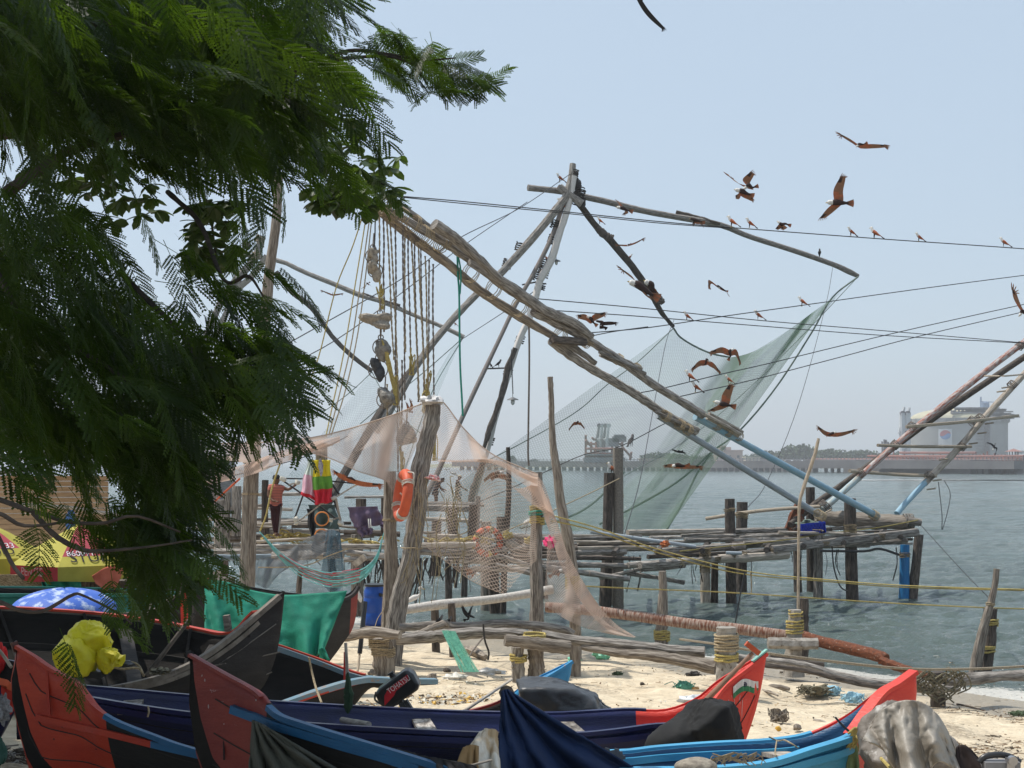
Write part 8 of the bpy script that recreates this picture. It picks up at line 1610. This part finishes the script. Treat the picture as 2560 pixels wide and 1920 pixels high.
# ================================================================ SHED, UMBRELLAS, SCREENS AT FAR LEFT
tanw=pm('plank_tan',(.46,.33,.21),(.34,.23,.14),3,.8,.004,(1.2,1,14),wear=((.20,.13,.08),5,.62))
o=E('plank_shed','tan plank walled shed behind the umbrellas at the left edge','shed',P(120,1400,30))
m=MB()
for k in range(13):
    y=1190+k*13.5; box(m,(P(105,y,30).x,30+.012*(k%2),P(0,y+6,30).z),(rr(330,30),.05,rr(12.6,30)))
m.build('wall',tanw,o,smooth=0)
m=MB(); bar(m,P(-90,1150,29.2),P(300,1128,29.2),2.4,.08); bar(m,P(-90,1195,28.7),P(110,1168,28.7),.6,.06); m.build('roof',pm('roof_grey',(.20,.18,.17),(.12,.11,.10),3,.9),o)
m=MB(); bar(m,P(-60,1380,30.1),P(280,1380,30.1),.2,1.6); m.build('base_wall',woodd,o)
o=E('hut','grey weathered hut with flat overhanging roof behind the tall pale pole','hut',P(490,1290,36))
m=MB(); box(m,(P(490,0,36).x,37,P(0,1215,36).z),(rr(118,36),2,rr(150,36))); m.build('wall',pm('hut_wall',(.33,.31,.29),(.22,.20,.19),2,.9,.003,(1,1,12)),o)
m=MB(); bar(m,P(395,1150,35.4),P(572,1152,35.4),3.2,.07); bar(m,P(395,1159,34.8),P(570,1160,34.8),.06,.12); m.build('roof',woodd,o)
for x in (440,545): m=MB(); tube(m,[P(x,1160,34.8),P(x,1330,34.8)],.05,8); m.build('roof_post',wood,o)
thingtube('pale_pole','long pale bamboo pole laid level across the shed front','pole',[(56,1262),(180,1270),(280,1285),(420,1290),(560,1300)],[5,5,5,4,4],woodw,28)
thingtube('red_pole','thin orange-red rod slanting up beside the hut','rod',[(520,1270),(560,1232),(600,1196)],[2,2.4,2.4],porg,26)
simpleblob('blue_cloth','blue cloth hanging on the shed wall above the umbrellas','cloth',175,1300,28.5,22,60,pm('cloth_blue',(.10,.20,.50),None,7,.9),.4)
# platform of dark jumble under the shed, wall screens
def screen(name,label,cat,x0,x1,y0,y1,d,mt,sag=.04):
    return clothpatch(name,label,cat,[(x0,y0),(x1,y0),(x1,y1),(x0,y1)],d,[mt],fold=sag,nu=30,nv=10)
mat_=pm('reed_mat',(.38,.27,.16),(.22,.15,.08),18,.9,.004,(1,1,2.2),ring=(7,8,(.16,.10,.05),'DIAGONAL'))
screen('reed_mat','woven reed mat screen at the left edge above the teal hull','mat',-40,112,1436,1486,22.5,mat_,.01)
tarp('shade_cloth','bright green shade cloth tied along a rail right of the reed mat',[(98,1430),(120,1440),(160,1436),(200,1428)],[(112,1488),(140,1489),(170,1489),(205,1488)],22.3,22.4,pm('cloth_green_bright',(.03,.30,.20),(.02,.22,.15),6,.85),.08,4,36,18,cat='cloth')
tarp('shade_cloth','orange cloth seen through the leaves right of the green shade cloth',[(230,1440),(260,1420),(290,1412),(310,1425)],[(240,1460),(262,1475),(280,1480),(290,1470)],22.2,22.2,pm('cloth_orange',(.62,.17,.10),(.5,.12,.07),6,.85),.04,2,16,12,cat='cloth')
screen('blue_sheet','pale blue sheet strip below the red umbrella valances','sheet',-40,150,1420,1440,24,pm('sheet_paleblue',(.35,.45,.58),None,5,.8))
m=MB(); box(m,(P(250,0,24).x,24.5,P(0,1470,24).z),(rr(620,24),.9,rr(34,24))); tag(m.build('bench_counter',woodd,smooth=0),'dark timber counter under the umbrellas, behind the teal hull','counter')
uy=pm('umb_yellow',(.42,.37,.06),(.33,.29,.045),3,.75); ur=pm('umb_maroon',(.36,.05,.07),(.28,.035,.05),3,.75); udr=pm('umb_red_dark',(.30,.015,.02),(.22,.01,.015),3,.75); inkb=pm('ink_black',(.02,.02,.02),None,9,.8); inkw=pm('ink_white',(.72,.68,.70),None,9,.8)
def umbrella(label,apex,rim,rpx,hpx,d,rot,phone,word,k):
    A=P(apex[0],apex[1],d); r=rr(rpx,d); h=rr(hpx,d); o=E('market_umbrella',label,'umbrella',A-Vector((0,0,2.3)))
    def rp(a,t): 
        dr=Vector((math.cos(a),math.sin(a),0)); return A+dr*r*t-Vector((0,0,h*(.80*t+.20*t*t)))
    n=6
    for i in range(n):
        a0=2*math.pi*i/n+rot; a1=a0+2*math.pi/n; mt=ur if i%2==k else uy
        m=MB()
        def seg(t0,t1,mm): 
            m.add([rp(a0,t0),rp(a1,t0),rp(a1,t1),rp(a0,t1)],[[0,1,2,3]],None,mm)
        seg(.01,.5,0); seg(.5,.80,0); seg(.80,1.0,1 if mt is ur else 0)
        b0=rp(a0,1);b1=rp(a1,1); dn=Vector((0,0,-h*.34)); mid=(b0+b1)/2+dn*1.15; m.add([b0,b1,b1+dn,mid,b0+dn],[[0,1,2,3,4]],None,1)
        m.build('canopy_panel',[mt,uy] if mt is ur else [uy,udr],o,smooth=0)
        am=(a0+a1)/2; nn=Vector((math.cos(am),math.sin(am),0))
        if nn.y<-.25:
            xd=(b1-b0).normalized(); 
            if xd.x<0: xd=-xd; b0,b1=b1,b0
            wd_=(b1-b0).length
            def lay(s,t,frac,mt2,hs,nm):
                c=(b0+b1)/2; top=A; c2=c.lerp(top,1-t)+nn*.012; zd=(top-c).normalized(); put_text(text(s),o,nm,c2-xd*wd_*frac/2,wd_*frac,mt2,tuple(xd),tuple(zd),hs,.02)
            if mt is ur: lay(phone,.78,.66,inkw,1.3,'phone_number'); lay(word,.92,.6,inkb,1.3,'lettering')
            else:
                c=(b0+b1)/2+dn*.7+nn*.02; put_text(text('PENTSE'),o,'valance_lettering',c-xd*wd_*.22,wd_*.44,pm('ink_faded',(.40,.25,.25),None,9,.9),tuple(xd),(0,0,1),1.3,.02)
                c=(b0+b1)/2; zd=(A-c).normalized(); q=c.lerp(A,.22)+nn*.014
                m=MB(); 
                for s_ in (-1,1): bar(m,q-xd*wd_*.3+zd*s_*.07,q+xd*wd_*.3+zd*s_*.07,.008,.006); bar(m,q+xd*wd_*.3*s_-zd*.07,q+xd*wd_*.3*s_+zd*.07,.008,.006)
                m.build('print_frame',inkb,o)
    m=MB(); tube(m,[A+Vector((0,0,.08)),A-Vector((0,0,2.3))],.025,10); m.build('pole',woodw,o)
umbrella('maroon and yellow printed umbrella, the left one, cut by the picture edge',(-62,1290),0,175,100,24.0,R(-142),'8600911333','STUDIO',1)
umbrella('maroon and yellow printed umbrella with phone number, the second from the left',(198,1308),0,165,98,23.2,R(-150),'8600911333','STUD',1)
umbrella('maroon and yellow umbrella mostly hidden by leaves, the third from the left',(385,1345),0,80,46,25.0,R(-140),'8600911333','STUD',1)
# ================================================================ BIRDS
frb=pm('feather_rust',(.46,.15,.065),(.30,.085,.04),22,.8); frd=pm('feather_dark',(.045,.022,.018),(.03,.016,.013),22,.8); frw=pm('feather_white',(.72,.70,.66),(.6,.57,.53),22,.8); frt=pm('feather_tan',(.30,.15,.08),(.22,.10,.055),22,.8); blkf=pm('feather_black',(.014,.013,.015),None,22,.6); gryf=pm('feather_grey',(.14,.13,.13),None,22,.8); eyy=pm('beak_yellow',(.5,.36,.08),None,9,.5)
BM=[frb,frd,frw,frt,eyy]; KB=[blkf,blkf,gryf,blkf,blkf]; EG=[frw,frw,frw,frw,eyy]
def ribbon(mb,lead,wd,chord,m0,m1,k1,fing=5,flen=.3,th=.004):
    """feathered wing: leading edge points, chord widths along it, trailing direction; separated primaries at the tip"""
    n=len(lead)
    for i in range(n-1):
        a,b=lead[i],lead[i+1]; c=b+chord*wd[i+1]; d=a+chord*wd[i]; bend=Vector((0,0,-.02)) 
        md=m0 if i/(n-1)<k1 else m1
        u=Vector((0,th,0)) ; am=a+(d-a)*.55;bm=b+(c-b)*.55
        vs=[a,b,bm,am,d,c, a+u,b+u,bm+u,am+u,d+u,c+u]
        mb.add(vs,[[0,1,2,3],[7,6,9,8],[0,6,7,1]],None,md); mb.add(vs,[[3,2,5,4],[8,9,10,11],[4,5,11,10]],None,m1 if md==m1 or i%2 else m0)
    # fingers
    a=lead[-1]; a0=lead[-2]; d=a+chord*wd[-1]; out=(a-a0).normalized(); L=sum((x-y).length for x,y in zip(lead,lead[1:]))*flen
    for f in range(fing):
        t=f/(fing-1); r=a.lerp(d,t)-out*L*.25; dv=(out*(1-.55*t)+chord.normalized()*(.10+.75*t)).normalized(); ll=L*(1-.35*t); s=dv.cross(Vector((0,1,0))).normalized()*L*.075
        u=Vector((0,th,0)); vs=[r-s,r+s,r+dv*ll*.7+s*.8,r+dv*ll,r+dv*ll*.7-s*.8]; mb.add(vs+[v+u for v in vs],[[0,1,2,3,4],[9,8,7,6,5],[0,5,6,1],[1,6,7,2],[4,9,5,0]],None,m1)
def flyer(label,c,d,head,tail,L,Rw,ch,cols=BM,name='kite',cat='bird',wd=None,grp='kites in flight',bw=1.0,fl=.26,white=True):
    s=d/F; C=P(c[0],c[1],d)
    def V(q,dz=0): return Vector((q[0]-c[0],0,-(q[1]-c[1])))*s+Vector((0,(q[2] if len(q)>2 else dz)*s,0))
    m=MB(); H=C+V(head); T=C+V(tail); ax=(H-T).normalized(); bl=(H-T).length
    R0=.085*bl*bw*1.2
    tube(m,[T+ax*bl*.10,T+ax*bl*.35,C,C+(H-C)*.45],[R0*.35,R0*.9,R0*1.35,R0*1.1],9,0,10,m=1)
    tube(m,[C+(H-C)*.30,C+(H-C)*.62,C+(H-C)*.86,H],[R0*1.12,R0*1.0,R0*.95,R0*.35],9,0,8,m=2 if white else 1)
    tube(m,[H-ax*R0*.2,H+ax*R0*.8-Vector((0,0,R0*.3))],[R0*.35,R0*.06],6,m=4)
    # tail fan
    sd=ax.cross(Vector((0,1,0))).normalized(); tb=T+ax*bl*.28
    for k in range(-2,3):
        dv=(-ax+sd*k*.17).normalized(); w_=sd*bl*.035; e=tb+dv*bl*.42; u=Vector((0,.004,0)); vs=[tb-w_*.6,tb+w_*.6,e+w_,e-w_]; m.add(vs+[v+u for v in vs],[[0,1,2,3],[7,6,5,4]],None,0 if k%2 else 3)
    for wing in (L,Rw):
        if not wing: continue
        pts=[C+(H-C)*.25]+[C+V(q) for q in wing]; ld=spl(pts,9); span=sum((x-y).length for x,y in zip(ld,ld[1:]))
        chv=Vector((ch[0],0,-ch[1])).normalized()*s; 
        cw_=[(wd or 24)*k for k in (.85,.95,1,1,.98,.95,.88,.78,.66,.50)]
        ribbon(m,ld,cw_,chv+Vector((0,.35*s,0)),0 if cols is BM else 0,1 if False else (3 if cols is BM else 0),.35,5,fl)
        # dark wing tip quills over the last part
        ribbon(m,ld[-3:],[cw_[-3]*.55,cw_[-2]*.5,cw_[-1]*.45],chv+Vector((0,.33*s,0)),1,1,.5,4,fl*1.6)
    return tag(m.build(name,cols,smooth=40),label,cat,grp)
flyer('kite soaring, fully spread with white head, highest large one under the dark soaring bird',(2092,506),34,(2068,506),(2127,508),[(2083,476,-4),(2100,442,-6)],[(2068,522,4),(2051,544,8)],(1,-.05),wd=27,fl=.22)
flyer('dark kite gliding with long flat wings at the upper right',(2148,360),36,(2141,367),(2166,358),[(2125,345,6),(2100,330,12)],[(2180,361,-4),(2212,364,-8)],(.5,.75),wd=12,bw=.9,grp='kites in flight')
flyer('kite with raised wings, the upper of two locked together left of the white-headed one',(1872,462),35,(1858,474),(1892,466),[(1857,448,2),(1876,430,-4)],[(1842,455,4),(1818,434,10)],(.9,.45),wd=22)
flyer('kite with lowered dark wings, the lower of two locked together',(1856,478),34.6,(1838,474),(1880,488),[(1846,484,-4),(1838,490,-8)],[(1872,484,6),(1884,494,10)],(.1,1),wd=14,bw=1.1)
flyer('kite landing on the dark arm with one wing swept far up to the left',(1597,713),40,(1573,704),(1640,742),[(1580,690,2),(1550,668,4)],[(1604,726,-6),(1622,742,-8)],(.5,.65),wd=17,bw=1.0)
flyer('white-headed kite with folded hanging wings perched beside the landing one',(1628,712),40.3,(1612,702),(1642,738),[(1618,706,4),(1620,722,4)],[(1638,722,-4),(1644,732,-6)],(.35,1),wd=14,bw=1.4)
flyer('kite diving right with bent barred wing, below the long arm',(1794,714),37,(1800,722),(1818,728),[(1772,700,-2),(1770,716,-6)],[(1808,720,4),(1820,734,6)],(.6,.7),wd=12)
flyer('rust coloured kite with wings arched over the lower log arm, front one',(1478,797),33,(1466,790),(1490,812),[(1462,786,-4),(1444,788,-8)],[(1488,784,4),(1512,780,6)],(.15,1),wd=16)
flyer('dark kite just right of and below the rust one by the log arm',(1506,806),33.5,(1490,802),(1514,820),[(1524,804,-3),(1540,806,-6)],[(1500,812,4),(1510,816,6)],(-.1,1),cols=[frd,frd,frd,frd,frd],wd=9,white=False)
flyer('thin distant kite gliding edge-on between the two raised arms',(1571,611),60,(1568,615),(1577,609),[(1556,611,3),(1542,610,6)],[(1590,605,-3),(1607,597,-6)],(.2,1),wd=4)
flyer('kite with drooping wings over the net edge at right, upper one',(1824,878),36,(1834,872),(1822,898),[(1804,868,-2),(1778,878,-6)],[(1842,874,3),(1852,902,8)],(-.1,1),wd=15)
flyer('kite with long arched wings over the net, lower left one of the pair',(1766,898),36.5,(1776,905),(1758,912),[(1748,902,-2),(1730,920,-6)],[(1785,908,3),(1800,926,8)],(.1,1),wd=14)
flyer('big kite below the perched pair, one wing straight up, white head left',(1808,1010),33,(1786,1004),(1834,1016),[(1806,985,-2),(1822,962,-4)],[(1790,1016,3),(1772,1026,6)],(1,.2),wd=24)
flyer('small rust kite gliding left of the loading tower',(1444,1054),48,(1450,1056),(1436,1060),[(1434,1056,2),(1424,1070,4)],[(1452,1056,-2),(1460,1068,-5)],(0,1),wd=8)
flyer('rust kite seen edge-on gliding low over the far jetty',(1694,1162),34,(1680,1166),(1720,1164),[(1676,1160,4),(1662,1163,8)],[(1724,1163,-4),(1750,1165,-8)],(.3,1),wd=10)
flyer('rust kite gliding above the bamboo pole tip',(2080,1083),34,(2090,1080),(2068,1088),[(2066,1078,3),(2048,1066,8)],[(2106,1080,-3),(2134,1074,-6)],(-.2,1),wd=11)
flyer('big kite cut by the right edge with wing raised high',(2556,778),30,(2548,790),(2580,780),[(2534,748,-2),(2528,720,-4)],[(2580,800,3),(2610,830,6)],(.8,.55),wd=26,fl=.30)
flyer('kite braking beside the long upper arm',(1556,520),50,(1542,518),(1578,528),[(1546,508,2),(1540,500,4)],[(1562,528,-2),(1556,536,-4)],(1,.3),wd=10)
flyer('reddish kite flapping against the spliced part of the upper arm',(1738,550),52,(1726,546),(1758,556),[(1736,544,2),(1732,558,4)],[(1748,550,-2),(1756,562,-4)],(.4,1),wd=12,white=False)
flyer('kite with lowered wings balancing on the upper cable, first from its left',(1954,561),30,(1944,553),(1974,563),[(1948,560,2),(1940,570,4)],[(1958,562,-2),(1952,572,-4)],(.8,.5),wd=13)
flyer('large dark brown kite sweeping behind the towels with wings spread',(878,1195),27.5,(888,1201),(860,1190),[(856,1186,-3),(836,1176,-6)],[(908,1204,4),(950,1210,8)],(-.1,1),wd=13,bw=.8,cols=[frb,frd,frd,frt,frd],white=False)
flyer('pale rust kite seen through the beige net right of the capped man',(1240,1184),38,(1262,1178),(1232,1196),[(1228,1182,3),(1212,1196,6)],[(1262,1186,-3),(1276,1200,-6)],(0,1),wd=14)
flyer('rust kite with raised wings just left of the plastic cap',(1020,1024),27,(1012,1030),(1030,1030),[(1016,1014,2),(1014,1006,3)],[(1026,1014,-2),(1024,1000,-3)],(.8,.5),wd=9,white=False)
flyer('rust kite skimming the water under the platform, left one',(1184,1432),30,(1198,1436),(1170,1434),[(1178,1424,2),(1168,1420,4)],[(1184,1440,-2),(1176,1446,-4)],(-.6,.5),wd=12)
flyer('rust kite skimming the water under the platform, right one behind the cracked post',(1392,1430),30,(1406,1424),(1376,1440),[(1388,1426,2),(1380,1434,4)],[(1400,1432,-2),(1396,1444,-4)],(-.3,1),wd=12)
flyer('tiny distant kite over the far left arm',(831,735),85,(831,738),(832,732),[(820,731,3),(804,725,6)],[(842,735,-3),(856,734,-6)],(0,1),wd=4,white=False)
flyer('tiny distant kite above the far left arm by the stones',(918,708),85,(914,712),(924,706),[(914,704,2),(910,700,3)],[(922,710,-2),(926,714,-3)],(.5,.5),wd=5)
flyer('black and white gull banking beside the storage tank',(2486,1118),60,(2482,1126),(2488,1110),[(2478,1112,3),(2470,1108,6)],[(2490,1124,-2),(2486,1136,-4)],(.5,-.5),cols=[blkf,blkf,frw,frw,eyy],wd=5,name='gull',grp=None)
flyer('black kite cut by the top edge with one long wing hanging down right',(1604,-4),22,(1586,-20),(1625,-30),[(1625,28,2),(1662,68,4)],[(1590,-30,-3),(1570,-60,-6)],(-.4,.55),cols=KB,wd=12,fl=.12,white=False,bw=1.2)
flyer('black crow gliding over the green net near the palm trunk',(1697,1127),38,(1690,1129),(1706,1128),[(1690,1125,3),(1682,1123,6)],[(1704,1128,-3),(1712,1131,-5)],(0,1),cols=KB,name='crow',wd=5,white=False,grp=None)
flyer('black crow flapping low over the water behind the barrier log',(1172,1538),23,(1186,1544),(1162,1550),[(1166,1528,2),(1158,1516,4)],[(1178,1528,-2),(1182,1516,-4)],(-.6,.4),cols=KB,name='crow',wd=10,white=False,grp=None)
def egr(label,c,d,wl,wr): flyer(label,c,d,(c[0]-6,c[1]+1),(c[0]+7,c[1]+1),wl,wr,(.3,1),cols=EG,name='egret',wd=5,grp='white birds in flight')
egr('small white bird flying just left of the capped man',(1116,1172),50,[(1114,1168),(1113,1166)],[(1118,1176),(1120,1180)])
egr('white bird flying right over the capped man, wings back',(1132,1182),50,[(1138,1184),(1144,1188)],[(1126,1178),(1124,1180)])
# perched birds: one master per kind, copied
def perched_mesh(cols,name,hunch=0.0,longneck=False):
    m=MB(); s=.01
    V=lambda x,z,y=0: Vector((x*s,y*s,z*s))
    tube(m,[V(17,8),V(10,12),V(2,18),V(-5,24),V(-8,28)],[.012,.035,.058,.052,.036],10,0,14,m=0)
    tube(m,[V(-4,22),V(-8,29),V(-10,35),V(-11,38)],[.056,.046,.040,.016],10,0,8,m=2)
    tube(m,[V(-12,35),V(-16,34),V(-17.5,32)],[.013,.008,.002],6,0,4,m=4)
    for y in (-1,1):
        tube(m,[V(-4,25,3.5*y),V(4,19,5*y),V(14,11,3.5*y),V(24,3,1.5*y)],[.03,.035,.022,.006],7,0,8,m=0 if y<0 else 1,flat=.5)
        tube(m,[V(-1,15,2.5*y),V(-2,7,2.5*y),V(-2,1,2.5*y)],[.02,.010,.006],6,0,4,m=1); tube(m,[V(-2,1,2.5*y),V(-6,0,3*y)],[.006,.003],5,m=4); tube(m,[V(-2,1,2.5*y),V(1,0,2.5*y)],[.005,.003],5,m=4)
        blob(m,V(-12.5,36,2.4*y),(.004,.004,.004),1,0,6,4,m=1)
    for k in range(-1,2): prism(m,[V(14,10,k),V(17,9,k),V(30,-1,k*2.2),V(26,-2,k*2.2)],V(0,0,1.4),m=1)
    return m.build(name,cols,smooth=50,org=(0,0,0))
pk=perched_mesh(BM,'kite'); pc=perched_mesh(KB,'crow')
used={pk:False,pc:False}
def perch(src,label,px,py,d,hpx,face=-1,grp='kites perched on the wires',yaw=0,tilt=0):
    """px,py: feet; hpx: height in photo pixels"""
    o=src if not used[src] else src.copy()
    if used[src]: COL.objects.link(o)
    used[src]=True; k=1.3*hpx/F*d/.38; o.location=P(px,py,d); o.scale=(k,k,k); o.rotation_euler=(0,R(tilt),R(yaw)+(0 if face<0 else math.pi)); tag(o,label,'bird',grp)
for x,y,d,h,fc,yw,lb in ((1830,568,29,23,-1,-20,'third bird from the tall frame on the upper cable, next to its twin'),(1875,570,29.1,20,-1,5,'fourth bird from the tall frame on the upper cable'),(2128,590,30.4,18,-1,10,'lone kite standing on the upper cable under the white-headed soaring kite'),(2187,597,30.6,24,-1,-30,'upright kite on the upper cable right of the lone standing one'),(2298,604,30.8,18,-1,0,'kite stretched forward on the upper cable, second from the right edge'),(2510,618,31.4,20,-1,-20,'kite on the upper cable nearest the right edge'),(1500,560,28.6,14,-1,10,'small kite on the upper cable just right of the tall frame'),
   (1718,801,35,18,-1,10,'kite on the crossing wires just right of the dark arm tip'),(1896,800,37,20,-1,-10,'kite beside the hanging loop on the crossing wires'),(2006,766,38,20,-1,-20,'kite on the rising wire just left of the net peak'),(1725,955,36.2,24,-1,-15,'upper of two white-headed kites sitting left of the net, on the arm wire'),(1740,981,36.2,22,-1,5,'lower of two white-headed kites sitting left of the net'),(1822,960,36.8,18,-1,-10,'kite on the wire above the big spread kite'),
   (1400,456,66,18,-1,10,'kite on the left stub of the tall frame under its peak'),(1404,524,66,22,-1,20,'kite clinging to the tall frame just below the crossing arms'),(1366,654,66,14,-1,20,'kite on the white painted leg beside the drum-shaped lamp'),(1575,650,68,12,1,10,'kite on the middle of the dark arm'),(1530,1186,37,24,-1,0,'kite beside a green scrap on the dark pile next to the palm trunk'),(1138,815,90,9,-1,20,'small kite on the far left arm near its tip'),(912,722,90,9,1,20,'tiny kite on the middle of the far left arm')):
    perch(pk,lb,x,y,d,h,fc,'kites perched on wires and poles',yw)
for x,y,d,h,fc,yw,lb in ((1578,1116,37,24,1,60,'grey hunched bird on the shore line right of the palm trunk'),(2049,640,70.5,14,-1,80,'round dark crow on the long arm near its tip'),(1227,919,65,10,-1,60,'left one of two small crows on the side peg'),(1246,919,65,16,1,10,'right one of two small crows on the side peg'),(1098,1563,23,20,1,0,'left crow sitting on the rear barrier log'),(1122,1563,23,18,1,0,'right crow sitting on the rear barrier log'),(1628,968,35.8,14,-1,30,'small dark bird under the upper log arm')):
    perch(pc,lb,x,y,d,h,fc,None,yw)
def egret(label,pts,legs,d,beak):
    m=MB(); tube(m,[P(*p,d) for p in pts[0]],[rr(r,d) for r in pts[1]],10,0,14,m=0); tube(m,[P(*p,d) for p in pts[2]],[rr(r,d) for r in pts[3]],8,0,16,m=0)
    for y in (-.012,.012): tube(m,[P(*legs[0],d)+Vector((0,y,0)),P(*legs[1],d)+Vector((0,y,0)),P(*legs[2],d)+Vector((0,y,0))],rr(.9,d),5,0,4,m=1)
    tube(m,[P(*beak[0],d),P(*beak[1],d)],[rr(1.3,d),rr(.3,d)],6,m=2); tag(m.build('egret',[frw,blkf,eyy]),label,'bird')
egret('white egret with S-curved neck standing on the whitewashed pipe',([(1016,1505),(1024,1500),(1036,1494),(1046,1490)],[2,6,7.5,4],[(1044,1490),(1051,1484),(1050,1476),(1047,1470),(1053,1468),(1056,1472)],[3.5,2.2,1.8,1.8,2.2,1.5]),[(1036,1500),(1037,1508),(1036,1516)],25.5,[(1056,1472),(1064,1473)])
egret('white egret standing in the shallows left of the blue drum',([(902,1506),(900,1496),(897,1484)],[2,6,4],[(897,1484),(896,1476),(898,1472)],[3,2,2]),[(898,1504),(898,1512),(898,1522)],27,[(898,1472),(894,1474)])
egret('white egret leaning forward on the poles left of the cracked post',([(1308,1313),(1316,1306),(1326,1299)],[3,6,4],[(1326,1299),(1331,1295),(1334,1297)],[3,2,2]),[(1318,1312),(1316,1325),(1313,1338)],33,[(1334,1297),(1340,1299)])
egret('small white egret standing behind the double pile on the platform',([(1845,1340),(1841,1332),(1838,1324)],[1.5,4.5,2.5],[(1838,1324),(1837,1320),(1838,1318)],[2,1.6,1.8]),[(1842,1338),(1843,1342),(1843,1345)],41,[(1838,1318),(1835,1320)])
